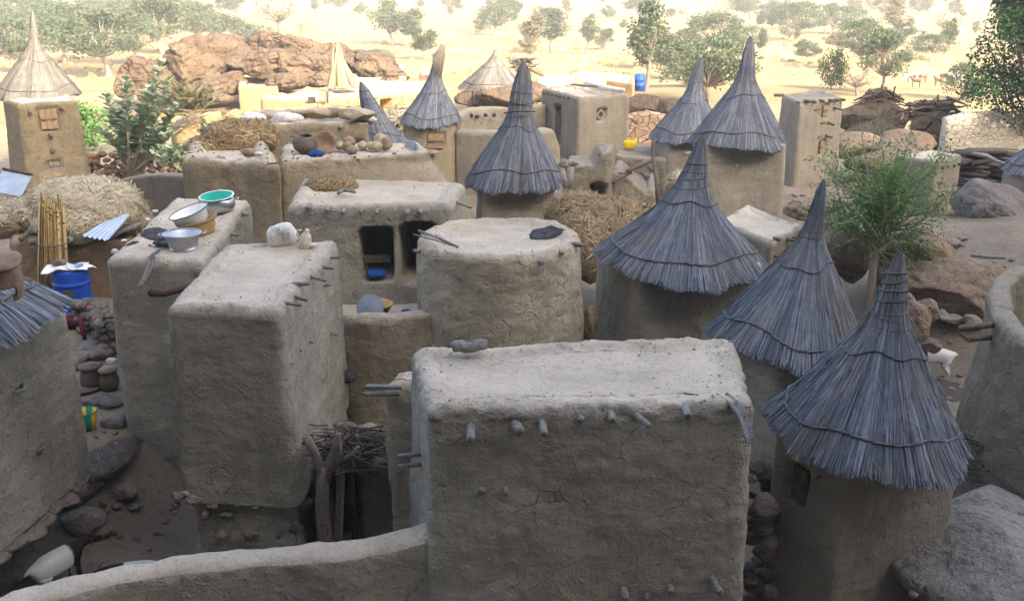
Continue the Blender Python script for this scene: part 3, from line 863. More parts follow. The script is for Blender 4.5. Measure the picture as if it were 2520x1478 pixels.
# ================================================================= SETTING
CTRL = [(-4.1, 9.0, -6.5), (-3.9, 10.6, -6.6), (-3.3, 9.8, -6.6), (-3.0, 8.6, -6.3), (-4.5, 10.0, -6.4), (-5.2, 11, -5.35), (-2.3, 8.2, -6.0), (0, 5.5, -5.9), (0, 8, -5.9), (-1.9, 10.4, -5.1), (-1.2, 8.7, -5.55), (-1.0, 10.6, -5.25),
        (-7, 15.4, -5.3), (-5.4, 12.3, -5.35), (-8, 18, -5.2), (-3.5, 15.5, -5.4), (-6, 20, -5.6), (3, 6, -6.3), (3, 9, -6.2), (4.6, 8, -6.0), (2, 13, -5.9),
        (6.8, 14.6, -6.2), (8, 13, -6.0), (5, 17, -6.0),  (6, 9, -5.7), (6.3, 6.5, -5.2), (0, 17, -5.5), (2.5, 24, -5.65), (5.5, 24, -5.9),
        (-2.5, 27, -5.9), (3, 31, -5.4), (9, 30, -6.2), (-14, 31, -6.5), (-8, 28, -6.3), (-8, 40, -6.9), (8, 45, -7.0), (16, 45, -7.1), (0, 55, -7.3),
        (-12, 57, -7.4), (15, 60, -7.6), (25, 50, -7.6), (-30, 50, -7.9), (-50, 90, -8.7), (0, 90, -8.6), (50, 90, -8.7), (0, 130, -8.9), (100, 130, -8.9), (-100, 130, -8.9),
        (0, 250, -9.0), (200, 250, -9.0), (-200, 250, -9.0), (0, -2, -3.2), (0, -9, -1.5), (-15, -8, -1.5), (15, -8, -1.5), (-9, 4, -5.8), (9, 5, -5.0), (12, 12, -5.4), (14, 22, -6.2), (-14, 15, -5.8), (-14, 22, -6.1), (8, 17, -5.15), (9.6, 18.5, -4.7), (7.2, 17.4, -5.4), (11, 20, -4.7), (10, 22, -5.2)]
_CX = np.array(CTRL)
def ground_np(x, y):
    x = np.asarray(x, float); y = np.asarray(y, float)
    num = 0; den = 0
    for cx, cy, cz in CTRL:
        sc = .6 + .10 * abs(cy)
        q = ((x - cx) ** 2 + (y - cy) ** 2) / (sc * sc) + .15
        wg = 1 / q ** 1.6
        num = num + wg * cz; den = den + wg
    z = num / den
    p = np.column_stack([x, y, x * 0])
    near = sstep(120, 30, y)
    z = z + .07 * near * fbm(p, .9, 3, 31) + .05 * near * fbm(p, 3.0, 2, 32)
    z = z + sstep(90, 200, y) * .35 * fbm(p, 26, 2, 40)
    z = z + sstep(300, 1400, y) * 26
    return z
def gz(x, y): return float(ground_np([x], [y])[0])
def ongr(x, y, guess=-6.5):
    """point of the ground under a pixel"""
    z = guess
    for _ in range(12):
        p = onz(x, y, z); z = .5 * z + .5 * gz(p.x, p.y)
    p = onz(x, y, z); return Vector((p.x, p.y, gz(p.x, p.y)))

# ground: one sheet to the horizon
ys = [-12]
while ys[-1] < 1900:
    v = ys[-1]; ys.append(v + (.11 if 4 < v < 20 else max(.11, .0075 * abs(v)) if v > 0 else .5) * (1 if v < 60 else 1.4))
ys = np.array(ys); ns = 300
sarr = np.linspace(-1, 1, ns); sarr = np.sign(sarr) * np.abs(sarr) ** 1.25
GX = np.array([sarr * (14 + max(v, 0) * .75) for v in ys]); GY = np.repeat(ys[:, None], ns, 1)
GZ = ground_np(GX.ravel(), GY.ravel())
gV = np.column_stack([GX.ravel(), GY.ravel(), GZ]); nr = len(ys)
ii = (np.arange(nr - 1)[:, None] * ns + np.arange(ns - 1)[None, :]).ravel()
gF = np.column_stack([ii, ii + 1, ii + ns + 1, ii + ns])
N = NT('village_soil_and_plain_sand'); p = N.pos()
n1 = N.noise(p, .7, 6, .62); n2 = N.noise(p, 11, 5, .7); n3 = N.noise(p, 55, 3, .7)
soil = N.mix(N.ramp(n1, [(.35, 0), (.65, 1)]), (.165, .135, .10), (.265, .22, .165))
soil = N.mix(N.ramp(n2, [(.52, 0), (.68, .75)]), soil, (.11, .085, .065))
soil = N.mix(N.ramp(n3, [(.6, 0), (.7, .6)]), soil, (.36, .31, .24))
f1 = N.noise(N.pos((.035, .11, 1)), 1.0, 5, .6); f2 = N.noise(N.pos((.25, .9, 1)), 1.0, 4, .65); f3 = N.noise(p, 1.6, 4, .7)
sand = N.mix(N.ramp(f1, [(.36, 0), (.62, 1)]), (.25, .18, .09), (.37, .285, .16))
sand = N.mix(N.ramp(f2, [(.50, 0), (.68, .6)]), sand, (.26, .22, .10))
sand = N.mix(N.ramp(f3, [(.58, 0), (.72, .4)]), sand, (.34, .27, .13))
sep = N.n('ShaderNodeSeparateXYZ'); N.t.links.new(p, sep.inputs[0])
yy = N.math('ADD', sep.outputs[1], N.math('MULTIPLY', N.noise(p, .12, 3), 16.0))
fac = N.math('DIVIDE', N.math('SUBTRACT', yy, 44.0), 16.0, True)
c = N.mix(fac, soil, sand)
h = N.math('ADD', N.math('MULTIPLY', n2, 1.0), N.math('MULTIPLY', n3, .5))
gm = N.fin(c, N.bump(h, .9, .04), .95)
go = link('ground', mesh_np(gV, gF), gm); tag(go, kind='structure')

# the escarpment behind the viewer that keeps the village in shade
xs = np.linspace(-170, 260, 260)
hp = np.interp(xs, [-170, -20, 5, 10.5, 21.8, 26, 32, 39, 44, 51, 80, 260], [20, 20.2, 20.4, 20.6, 21.2, 23.5, 26.2, 26.2, 24.2, 23.8, 24, 26])
hp = hp + .28 * fbm(np.column_stack([xs, xs * 0, xs * 0]), 3.5, 3, 5)
rowsV = []; zlev = np.linspace(0, 1, 34)
for t in zlev:
    z = -4 + (hp + 4) * t; yb = -5 - .8 * (1 - t) * 0 - 0.0 * t
    P = np.column_stack([xs, np.full_like(xs, yb), z])
    dsp = 1.6 * fbm(P, 7, 4, 2) + .8 * np.abs(fbm(P * np.array([1, 1, .35]), 2.2, 3, 9))
    P[:, 1] += -2.2 + dsp * (1 - t ** 6) - (1 - t ** 6) * 0 + 2.2 * (t ** 6)
    rowsV.append(P)
for yb2, dz in ((-20, 1.5), (-70, 3)):
    rowsV.append(np.column_stack([xs, np.full_like(xs, yb2), hp + dz]))
rowsV.append(np.column_stack([xs, np.full_like(xs, -71), np.full_like(xs, -4)]))
cV = np.concatenate(rowsV); m_ = len(xs)
jj = (np.arange(len(rowsV) - 1)[:, None] * m_ + np.arange(m_ - 1)[None, :]).ravel()
cl = link('cliff', mesh_np(cV, np.column_stack([jj, jj + m_, jj + m_ + 1, jj + 1])), rock_mat('shaded_cliff_rock', (.085, .072, .062), (.04, .035, .03), (.12, .105, .09), .4)); tag(cl, kind='structure')

# ---------------------------------------------------------------- acacias of the plain
TV = {}
def variant(key, *a, **k):
    TV[key] = (tree_meshes(*a, **k), key)
SRC = {}
def plant(key, loc, scale, rot, label, cat='tree', group=None, bark='bark_dark', leafm='leaf_far', sx=1.0):
    if (key, leafm) not in SRC:
        T, Cw = TV[key][0]
        o = make_tree('acacia_tree', label, cat, Vector(loc), T, Cw, bark, leafm, group); SRC[(key, leafm)] = o
    else:
        o = copy_tree(SRC[(key, leafm)])
        for kx in ('label', 'group', 'category'):
            if kx in o: del o[kx]
        tag(o, label, cat, group)
    o.location = Vector(loc) - Vector((0, 0, .05)); o.scale = (scale * sx, scale * sx, scale); o.rotation_euler = (0, 0, rot)
    return o
for k in range(4): variant('round%d' % k, 100 + k, 1.0, .95, 28, 80, .07, trunk_h=.30, clump_r=.20, flat=.7, tr=.035)
for k in range(3): variant('tall%d' % k, 200 + k, 1.0, .55, 24, 72, .06, trunk_h=.34, clump_r=.24, flat=.9, tr=.03, lean=.25)
for k in range(3): variant('wide%d' % k, 300 + k, 1.0, 1.35, 38, 95, .062, trunk_h=.32, clump_r=.16, flat=.6, tr=.035, lean=.2)
for k in range(2): variant('bush%d' % k, 400 + k, 1.0, 1.2, 24, 70, .09, trunk_h=.12, clump_r=.22, flat=.8, tr=.03)
for k in range(2): variant('dry%d' % k, 500 + k, 1.0, .9, 28, 20, .055, trunk_h=.36, clump_r=.18, flat=.8, tr=.04)
# (pixel x, pixel y of the foot, height px, width px, shape, leaf, label)
BIGT = [
 (967, 112, 100, 84, 'round0', 'leaf_far', 'spreading grey green acacia with dark trunk, left one of a close pair'),
 (1015, 115, 84, 56, 'tall0', 'leaf_far', 'slim leaning acacia with pale trunk, right one of two close together on the plain'),
 (1217, 88, 76, 66, 'round1', 'leaf_far', 'round topped acacia out on the plain above the conical straw hut'),
 (1358, 131, 96, 66, 'tall1', 'leaf_far', 'tall irregular acacia beside a small dark round bush on the plain'),
 (1297, 126, 31, 36, 'round2', 'leaf_far_dark', 'small dark round bush with a short trunk, near the tall irregular acacia'),
 (1438, 133, 88, 38, 'tall2', 'leaf_far', 'thin acacia with a crooked pale trunk at the sand edge'),
 (1482, 124, 50, 46, 'round3', 'leaf_far', 'small grey acacia just right of the thin crooked one'),
 (1590, 226, 205, 84, 'tall0', 'leaf_far', 'tallest slender acacia, its foot beside the blue drum in the far village'),
 (1640, 195, 112, 96, 'round2', 'leaf_far_dark', 'dark dense tree right of the tallest slender acacia'),
 (1745, 262, 158, 200, 'wide1', 'leaf_far', 'broad pale acacia spreading behind the two joined thatched granaries'),
 (1835, 46, 50, 56, 'round1', 'leaf_far', 'grey acacia far above the pointed thatch tip of the right hand granaries'),
 (2175, 232, 150, 100, 'round3', 'leaf_far', 'rounded pale acacia with a pale straight trunk near the brush shelters'),
 (2123, 175, 118, 96, 'wide0', 'leaf_far', 'double crowned acacia up left of the rounded pale one'),
 (2217, 109, 46, 64, 'round0', 'leaf_far_dark', 'small dark umbrella shaped tree alone on the bright sand, right side'),
 (1980, 156, 58, 56, 'round2', 'leaf_far', 'small acacia with a yellow green side, left of the square mud tower top'),
 (1957, 100, 88, 100, 'wide2', 'leaf_far', 'wide acacia with visible grey limbs on the right hand plain'),
 (2046, 220, 84, 64, 'bush0', 'leaf_dark', 'dark green bush rising directly behind the square mud tower'),
 (2110, 236, 64, 78, 'dry0', 'leaf_far_pale', 'dry brownish thin crowned tree right of the square mud tower'),
 (1765, 82, 74, 60, 'dry1', 'leaf_far_pale', 'pale dead tree with thick trunk on the plain'),
 (2110, 60, 46, 34, 'round1', 'leaf_far', 'small far acacia at the top right of the plain'),
 (2370, 246, 82, 84, 'bush1', 'leaf_far', 'soft grey green bush beside the big dark tree at the right edge'),
 (268, 188, 150, 220, 'wide0', 'leaf_far', 'broad pale acacia over bright sand, largest crown right of the tall pointed granary'),
 (160, 160, 140, 170, 'wide1', 'leaf_far', 'pale acacia just right of the bright thatch spire'),
 (338, 160, 110, 120, 'wide2', 'leaf_far', 'pale acacia with white trunk left of the dark tree by the rocks'),
 (32, 184, 125, 130, 'round0', 'leaf_far', 'acacia left of the tall bright thatched granary'),
 (402, 134, 128, 118, 'round3', 'leaf_far_dark', 'dense darker tree standing behind the left end of the rock outcrop'),
 (484, 112, 96, 120, 'wide1', 'leaf_far', 'grey acacia with thick trunk behind the rock outcrop'),
 (690, 84, 84, 100, 'dry0', 'leaf_far_pale', 'thin leaved grey tree above the middle of the rock outcrop'),
 (752, 108, 58, 36, 'dry1', 'leaf_far_pale', 'bare pale tree standing at the right shoulder of the rock outcrop'),
 (620, 100, 40, 90, 'bush0', 'leaf_far', 'low green bush peeping over the rock outcrop'),
 (60, 90, 90, 150, 'wide2', 'leaf_far', 'hazy pale acacia crown at the upper left edge'),
 (240, 72, 70, 140, 'wide0', 'leaf_far', 'hazy acacia in the back row at upper left'),
 (930, 150, 26, 70, 'bush1', 'leaf_far', 'low grey green bush growing on the right end of the rock outcrop'),
 (110, 96, 80, 130, 'wide1', 'leaf_far', 'pale acacia in the upper left row, above the bright thatch spire'),
 (330, 84, 80, 130, 'wide2', 'leaf_far', 'pale acacia in the upper left row, above the white trunked one'),
 (430, 58, 60, 110, 'wide0', 'leaf_far', 'hazy acacia crown behind the dense darker tree at upper left'),
 (545, 100, 66, 90, 'round1', 'leaf_far', 'grey green acacia beside the crest of the rock outcrop'),
 (205, 128, 100, 130, 'wide2', 'leaf_far', 'broad hazy acacia between the two large pale ones at upper left'),
 (20, 110, 90, 120, 'wide0', 'leaf_far', 'acacia crown touching the left picture edge, second row'),
 (1690, 215, 80, 110, 'bush1', 'leaf_far', 'grey green bush under the broad pale acacia behind the joined granaries'),
 (1610, 170, 90, 90, 'round1', 'leaf_far', 'green tree crown behind the blue drum tree'),
 (1900, 72, 60, 80, 'wide1', 'leaf_far', 'low acacia left of the tallest right hand thatch tip'),
 (2290, 150, 60, 90, 'wide0', 'leaf_far', 'faint acacia left of the big dark tree on bright sand'),
 (230, 372, 110, 120, 'bush0', 'leaf_bush', 'sunlit green shrub right of the tall square granary'),
]
for (px, py, hp_, wp_, key, lm, lab) in BIGT:
    g = ongr(px, py, -7.5); k = ppm(py, g.y); hgt = hp_ / k * 1.06
    base = {'r': .95, 't': .55, 'w': 1.35, 'b': 1.2, 'd': .9}[key[0]]
    plant(key, g, hgt, random.uniform(0, 6), lab, leafm=lm, sx=1.15 * (wp_ / k) / (hgt * base), bark='bark' if random.random() < .5 else 'bark_dark')
rnd = random.Random(11); cnt = 0
while cnt < 225:
    px = rnd.uniform(-60, 2580); py = rnd.uniform(-40, 150) if rnd.random() < .75 else rnd.uniform(-60, 40)
    if py > 90 and (px < 1000 or 1050 < px < 1260) : continue
    if px < 450 and py > 60: continue
    if 500 < px < 1040 and py > 60: continue
    g = ongr(px, py, -8.8)
    k = ppm(py, g.y); u = rnd.random()
    hgt = rnd.uniform(1.4, 3.2) if u < .62 else rnd.uniform(3.0, 5.2)
    key = rnd.choice(['round0', 'round1', 'round2', 'round3', 'tall0', 'tall1', 'tall2', 'bush0', 'bush1', 'wide0', 'dry0', 'dry1'])
    lm = rnd.choice(['leaf_far', 'leaf_far', 'leaf_far', 'leaf_far_dark', 'leaf_far_pale'])
    if py < 30: lab, grp = 'far acacia dotted along the top edge of the sandy plain', 'far acacias along the top edge'
    elif px < 1260: lab, grp = 'small scrub acacia on the sandy plain, left half', 'scrub trees of the plain, left half'
    else: lab, grp = 'small scrub acacia on the sandy plain, right half', 'scrub trees of the plain, right half'
    plant(key, g, hgt, rnd.uniform(0, 6), lab, group=grp, leafm=lm, sx=rnd.uniform(.8, 1.15)); cnt += 1
# dry grass tufts on the plain
gb = MB()
for i in range(2600):
    px = rnd.uniform(-40, 2560); py = rnd.uniform(-30, 200)
    p = onz(px, py, -8.85)
    if p.y < 62 or p.y > 330: continue
    p.z = 0; 
    s_ = rnd.uniform(.12, .35); L_ = rnd.uniform(.2, .9); a = rnd.uniform(-.5, .5)
    for q in range(3):
        d = Vector((math.cos(a), math.sin(a), 0)) * L_ * rnd.uniform(-.5, .5); c_ = p + d
        gb.add([c_ + Vector((-s_, 0, -.1)), c_ + Vector((s_, rnd.uniform(-.2, .2), -.1)), c_ + Vector((s_ * .7 + rnd.uniform(-.1, .1), 0, s_ * rnd.uniform(.6, 1.2))), c_ + Vector((-s_ * .7, .1, s_ * rnd.uniform(.5, 1.2)))], [(0, 1, 2, 3)], rnd.random())
va = np.array(gb.v); va[:, 2] += ground_np(va[:, 0], va[:, 1]); gb.v = va.tolist()
tag(gb.build('dry_grass', straw_mat('dry_grass_blades', (.16, .13, .06), (.36, .29, .15), (.52, .43, .26)), None, False), 'tufts of dry grass scattered over the sandy plain', 'grass', kind='stuff')
# ================================================================= ROCK OUTCROP AND FAR VILLAGE
OUT = [  # px, py centre, Y, half width px, half height px, depth m, tilt, label
 (385, 205, 57, 78, 62, 2.4, .15, 'rounded brown boulder at the left end of the rock outcrop'),
 (490, 165, 58, 100, 72, 2.6, -.25, 'huge cracked boulder forming the left half of the outcrop'),
 (560, 135, 59, 74, 48, 2.4, -.1, 'brown boulder on the outcrop crest, left of the dark cleft'),
 (655, 112, 60, 60, 40, 2.4, .1, 'topmost boulder of the outcrop'),
 (735, 130, 60, 74, 42, 2.4, .25, 'sloping slab at the right of the outcrop top'),
 (650, 158, 57, 78, 32, 2.2, -.12, 'long pale block under the topmost boulder, over the dark gap'),
 (535, 215, 55.5, 70, 36, 2.0, -.2, 'yellowish block low in the middle of the outcrop'),
 (760, 178, 57, 100, 40, 2.2, .1, 'cracked grey brown slab on the right of the outcrop'),
 (830, 150, 60, 60, 34, 2.2, .2, 'reddish boulder at the right shoulder of the outcrop'),
 (905, 160, 60, 70, 40, 2.2, .25, 'sloping red boulder at the far right end of the outcrop'),
 (960, 185, 59, 60, 26, 2.0, .2, 'low tail rock at the right end of the outcrop'),
 (450, 235, 54.5, 60, 26, 1.6, .1, 'low boulder at the foot of the outcrop, left'),
 (305, 212, 54, 22, 26, 1.0, .2, 'small dark rock standing left of the outcrop'),
 (705, 205, 54.5, 60, 22, 1.6, 0, 'low rough rock behind the small sunlit mud house'),
 (530, 242, 52.5, 44, 12, 1.2, .05, 'flat pale rock at the foot of the outcrop'),
]
for i, (px, py, Y, hw, hh, dp, tl, lab) in enumerate(OUT):
    k = ppm(py, Y)
    boulder('boulder', lab, at(px, py, Y), (hw / k * 1.14, dp, hh / k * 1.2), 40 + i, 'rock_red', sub=5, cuts=12, rough=.16, rot=random.uniform(-.2, .2), tilty=tl, ridge=.16, group='boulders of the rock outcrop')

def pblock(name, label, cat, px4, z, zb, mat, roof, **kw):
    cs = [onz(x, y, z) for x, y in px4]
    return building(name, label, cat, cs, z, zb, M[mat], M[roof], **kw)
def door_part(parent, c, n, wd, h, mat='door_wood', name='door', th=.05):
    n = Vector((n[0], n[1], 0)).normalized(); t = Vector((-n.y, n.x, 0)); b = MB()
    k = max(2, int(wd / .14))
    for i in range(k):
        b.box(Vector(c) + t * ((i + .5) / k - .5) * wd, (wd / k * .95, th * (1 + .3 * (i % 2)), h * random.uniform(.97, 1.0)), axes=(t, n, Vector((0, 0, 1))), tone=random.random())
    d = b.build(name, M[mat], parent, False)
    hb = MB(); hb.box(Vector(c) + n * (th * .8), (wd * .9, .03, h * .09), axes=(t, n, Vector((0, 0, 1)))); hb.build('batten', M['wood_brown'], d, False)
    return d
# sunlit houses below the outcrop
h1 = pblock('mud_house', 'small sunlit square mud house under the rock outcrop with a brick parapet', 'house', [(586, 214), (682, 214), (684, 190), (588, 190)], -5.95, -8.2, 'mud_ochre', 'roof_ochre', step=.16, rim_h=.2, rim_w=.35, r=.12, amp=.06)
h2 = pblock('mud_house', 'low sunlit ochre mud building right of the square house, blank front', 'house', [(672, 246), (800, 250), (800, 226), (690, 222)], -6.35, -8.2, 'mud_ochre', 'roof_ochre', step=.16, rim_h=.12, rim_w=.3, r=.15, amp=.08)
bb = MB(); bb.box(at(768, 262, 50.3), (.35, .2, .95)); bb.build('doorway', M['mud_dark'], h2, False)  # solid dark box; the shade inside a doorway put into its colour
bl = pblock('mud_buttress', 'sunlit mud stump standing in front of the square house', 'wall', [(640, 244), (682, 246), (680, 234), (645, 234)], -6.1, -8, 'mud_ochre', 'roof_ochre', step=.12, r=.2, amp=.1)
h3 = pblock('mud_brick_house', 'long low mud brick house with a black square doorway', 'house', [(806, 243), (1050, 226), (1050, 196), (806, 214)], -5.55, -7.9, 'mudbrick', 'roof_ochre', step=.09, rim_h=.08, r=.15, amp=.08,
            recess=[dict(c=at(947, 262, 46.5), n=(.51, -.86), w=.46, h=.65, d=.9, r=.04, wob=0, reach=.9)])
h4 = pblock('mud_house', 'pale flat roofed mud house behind the long mud brick one', 'house', [(860, 208), (998, 206), (1000, 188), (870, 190)], -5.9, -8, 'mud_ochre', 'roof_ochre', step=.18, rim_h=.18, r=.15, amp=.06)
h5 = pblock('mud_ruin', 'dark stub of mud wall standing on the bright sand above the cone granary', 'wall', [(1032, 182), (1058, 184), (1060, 174), (1035, 174)], -6.0, -8, 'mud_red', 'roof', step=.14, r=.1, amp=.08)
# broken stone and mud walls in the sun, left of the big flat roofs
rubble('stone_wall', 'sunlit low wall of ochre stones behind the flat mud roofs', 'wall', [at(440, 300, 36), at(520, 300, 36), at(640, 300, 35)], 1.0, .42, 'stones_red', -6.5, seed=4)
w1 = mud_wall('mud_wall', 'sunlit crumbling mud wall with broken brick top, left of centre', 'wall', [at(560, 276, 34.5), at(640, 268, 34.5), at(720, 262, 34.5), at(800, 256, 34.5), at(900, 250, 34.5)], .55, -6.8, M['mudbrick'], step=.14, amp=.09, crumble=.12)
w2 = mud_wall('mud_wall', 'sunlit rough ochre wall behind the leafy shrub', 'wall', [at(430, 308, 34), at(470, 282, 34.5), at(540, 272, 35)], .5, -6.9, M['mud_ochre'], step=.14, amp=.09, crumble=.12)
rubble('stone_wall', 'dry wall of reddish rubble stones beside the tall square granary', 'wall', [at(200, 440, 29.3), at(290, 440, 29.6), at(370, 430, 29.8), at(455, 410, 30)], 1.45, .27, 'stones_red', lambda x, y: -6.55, seed=8)

# straw hut with sunlit ragged roof
hut = thing('straw_hut', 'round hut with a wide sunlit straw roof in the far village', 'hut', at(1210, 240, 42))
mudv = [Vector((at(1210, 230, 42).x + 1.0 * math.cos(a), 42 + 1.0 * math.sin(a), 0)) for a in np.linspace(0, 2 * math.pi, 13)[:-1]]
building('x', '', '', mudv, -4.7, -7.4, M['mud_red'], M['roof'], root=hut, step=.13, r=.2)
thatch_roof(hut, at(1210, 212, 42), 1.32, at(1218, 122, 42), prof=[(0, 1), (.2, .78), (.4, .54), (.6, .3), (.72, .15), (.85, .08), (1, .03)], n=900, ropes=(.12, .55), wind=(.75,), mat='thatch_warm', w=.05, seed=31, ragged=2.0)
# leaning pole tent
tn = thing('stick_tent', 'sunlit conical bundle of leaning poles and millet stalks by the rocks', 'shelter', at(842, 212, 48)); b = MB(); apx = at(828, 118, 48)
for i in range(46):
    a = i * 2.399; rr_ = .75; f_ = at(845, 214, 48) + Vector((math.cos(a) * rr_, math.sin(a) * rr_, 0))
    b.tube([f_, f_.lerp(apx, .5) + Vector((0, 0, -.05)), apx + Vector((random.uniform(-.15, .15), random.uniform(-.1, .1), random.uniform(-.3, .3)))], [.05, .045, .03], n=5, tone=random.random(), caps=False)
b.build('poles', M['hay'], tn)
# far right of middle: flat stone and mud rubble roofs
h6 = pblock('mud_house', 'sunlit low mud house at the sand edge with a blue drum beside it', 'house', [(1480, 196), (1560, 206), (1562, 186), (1468, 178)], -5.9, -8, 'mud_ochre', 'roof', step=.16, r=.15, amp=.07, rim_h=.12)
dk = MB(); dk.lathe(at(1574, 224, 57), [(0, 0), (.29, 0), (.29, .3), (.31, .31), (.31, .34), (.29, .35), (.29, .6), (.31, .61), (.31, .64), (.29, .65), (.29, .92), (.27, .93), (0, .9)], 20)
tag(dk.build('plastic_drum', M['plastic_blue']), 'blue drum standing by the far sunlit house', 'drum')
for i, (x0, x1, y0, z_, lab) in enumerate([(1320, 1420, 200, -5.4, 'low rubble roof of pale stones right of the straw hut'), (1400, 1490, 190, -5.6, 'low ruined roof with a dark log across it, right of middle'), (1150, 1215, 196, -5.5, 'low mud wall corner behind the straw hut')]):
    pblock('mud_ruin', lab, 'ruin', [(x0, y0 + 12), (x1, y0 + 12), (x1 + 4, y0 - 12), (x0 + 4, y0 - 12)], z_, -8, 'mud_ochre', 'roof_ochre', step=.16, r=.2, amp=.14, amp2=.05)
lg = MB(); lg.tube([at(1262, 152, 58), at(1300, 168, 57), at(1345, 190, 56)], [.12, .11, .08], n=7); tag(lg.build('log', M['wood_brown']), 'dark crooked log lying over the far rubble roofs', 'log')
brush('brush_pile', 'small dark heap of branches on the far ruined roof right of the straw hut', 'brush pile', at(1285, 160, 57), (1.0, .5, .7), 70, w=.035, seed=12)
for i, (px, py, Y, sx, sz, lab) in enumerate([(1180, 245, 40, 1.0, .4, 'flat grey boulder in front of the straw hut'), (1245, 238, 39, 1.2, .5, 'pale sloping boulder right of the straw hut'), (1310, 225, 41, .8, .5, 'sunlit boulder left of the mud house with the cross window'),
        (1600, 268, 38, 1.0, .6, 'sunlit pale boulder above the yellow jerrican'), (1655, 275, 37, .8, .5, 'sunlit boulder left of the joined thatch roofs')]):
    boulder('boulder', lab, at(px, py, Y), (sx, 1.0, sz), 90 + i, 'rock_red', sub=4)
# dry stone masonry lit by the sun behind the yellow jerrican
sw = mud_wall('stone_wall', 'sunlit orange stone masonry wall above the yellow jerrican', 'wall', [at(1535, 285, 36), at(1580, 276, 36), at(1630, 280, 36), at(1680, 290, 36)], .6, -6.9, M['stonewall'], step=.12, amp=.08, crumble=.12)
# right rear: sunlit slope of boulders, brush shelters, white masonry
for i, (px, py, Y, sx, sz, lab) in enumerate([(2140, 290, 43, 1.7, .95, 'sunlit pale boulder slope right of the square mud tower'), (2160, 335, 42, 1.7, .7, 'half shaded boulder below the sunlit slope'), (2110, 365, 38, 1.4, .6, 'shaded boulder at the foot of the square tower, right'),
        (2295, 318, 40, 1.25, .85, 'pale rounded boulder under the dark firewood pile'), (2230, 360, 36, 1.3, .6, 'low boulder behind the leafy shrub'), (2180, 400, 30, 1.3, .5, 'long low rock left of the small flat roofed store')]):
    boulder('boulder', lab, at(px, py, Y), (sx, 1.1, sz), 60 + i, 'rock_red' if i in (0, 1, 3) else 'rock', sub=4)
brush('brush_shelter', 'rounded brush shelter roof of dry branches, left of the firewood pile', 'shelter', at(2165, 256, 43), (1.0, .6, .5), 240, mat='twig_brown', w=.03, seed=5, arch=.35)
brush('firewood_pile', 'dark firewood pile stacked on the pale boulder', 'firewood', at(2290, 272, 40), (1.1, .5, .7), 230, mat='twig_brown', w=.04, seed=6, dirx=2.5)
mud_wall('stone_wall', 'white masonry wall glowing in the sun beside the big dark tree', 'wall', [at(2325, 290, 37), at(2370, 278, 37), at(2420, 274, 37), at(2540, 272, 37)], .4, -8, M['stonewall_pale'], step=.2, amp=.05)
lw = thing('log_wall', 'dark stack of logs and stones below the white masonry wall', 'log stack', at(2390, 470, 27)); b = MB()
for i in range(120):
    p = at(random.uniform(2330, 2480), random.uniform(372, 470), 27 + random.uniform(-.4, .4)); d = Vector((random.uniform(.8, 1), random.uniform(-.5, .5), random.uniform(-.06, .06))) * random.uniform(.4, .9)
    b.tube([p - d, p + Vector((0, 0, random.uniform(-.04, .04))), p + d], [random.uniform(.04, .09)] * 3, n=6, tone=random.random())
b.build('logs', M['twig'], lw); b = MB(); b.add([tuple(v) for v in rock_verts((1.2, .5, .75), 5, 3, 6, .1) + np.array(at(2410, 430, 27.7))], ICO[3][1]); b.build('stone_core', M['stones'], lw)
b = MB(); b.tube([at(2395, 378, 25.5), at(2430, 385, 25.5), at(2455, 398, 25.4), at(2500, 412, 25.3)], [.05, .06, .05, .04], n=7); tag(b.build('log', M['wood_grey']), 'pale forked log jutting over the dark log stack', 'log')
hk = thing('thatched_hut', 'small thatched granary cut by the right edge of the picture', 'granary', at(2575, 560, 25))
cc = at(2575, 420, 25); building('x', '', '', [(cc.x + 1.0 * math.cos(a), 25 + 1.0 * math.sin(a)) for a in np.linspace(0, 2 * math.pi, 13)[:-1]], cc.z, -6.6, M['mud_tower'], M['roof'], root=hk, step=.1, r=.2)
thatch_roof(hk, at(2575, 418, 25), 1.08, at(2590, 260, 25), n=700, w=.03, seed=44, ropes=(.12,), wind=())

# the large dark tree at the right edge
T, Cw = tree_meshes(900, 7.6, 5.2, 60, 560, .15, trunk_h=.16, clump_r=.17, flat=.8, tr=.02, up=-.5)
g = at(2500, 395, 37); g.z = gz(g.x, g.y)
make_tree('broadleaf_tree', 'tall dark green tree filling the upper right corner', 'tree', g, T, Cw, 'bark_dark', 'leaf_dark')
# tiny livestock on the plain
def tiny_goat(loc, rot, mat, lab, grp):
    b = MB(); c, s_ = math.cos(rot), math.sin(rot); X = Vector((c, s_, 0)); L = Vector(loc)
    b.tube([L + X * -.33 + Vector((0, 0, .5)), L + X * -.2 + Vector((0, 0, .52)), L + X * .15 + Vector((0, 0, .52)), L + X * .3 + Vector((0, 0, .6)), L + X * .42 + Vector((0, 0, .76)), L + X * .56 + Vector((0, 0, .7))], [.08, .15, .15, .11, .08, .04], n=8)
    for q in (-.25, .22):
        for sd in (-.07, .07):
            p = L + X * q + Vector((-s_, c, 0)) * sd; b.tube([p + Vector((0, 0, .45)), p + X * .02 + Vector((0, 0, .22)), p - Vector((0, 0, .03))], [.05, .03, .025], n=5)
    return tag(b.build('goat', M[mat]), lab, 'goat', grp)
for i in range(9):
    px = 2228 + i * 14 + rnd.uniform(-3, 3) + (10 if i > 4 else 0); py = 203 + rnd.uniform(-4, 4) + (12 if i in (2, 5) else 0)
    tiny_goat(ongr(px, py, -8), rnd.uniform(-.3, .3) + (math.pi if i % 3 else 0), 'wood_brown' if i % 4 else 'cloth_pale', 'brown or pale goat of the flock grazing on the sand at right', 'flock grazing on the sand')
# ================================================================= THE VILLAGE IN THE SHADE
def px(z, *pts): return [onz(x, y, z) for x, y in pts]
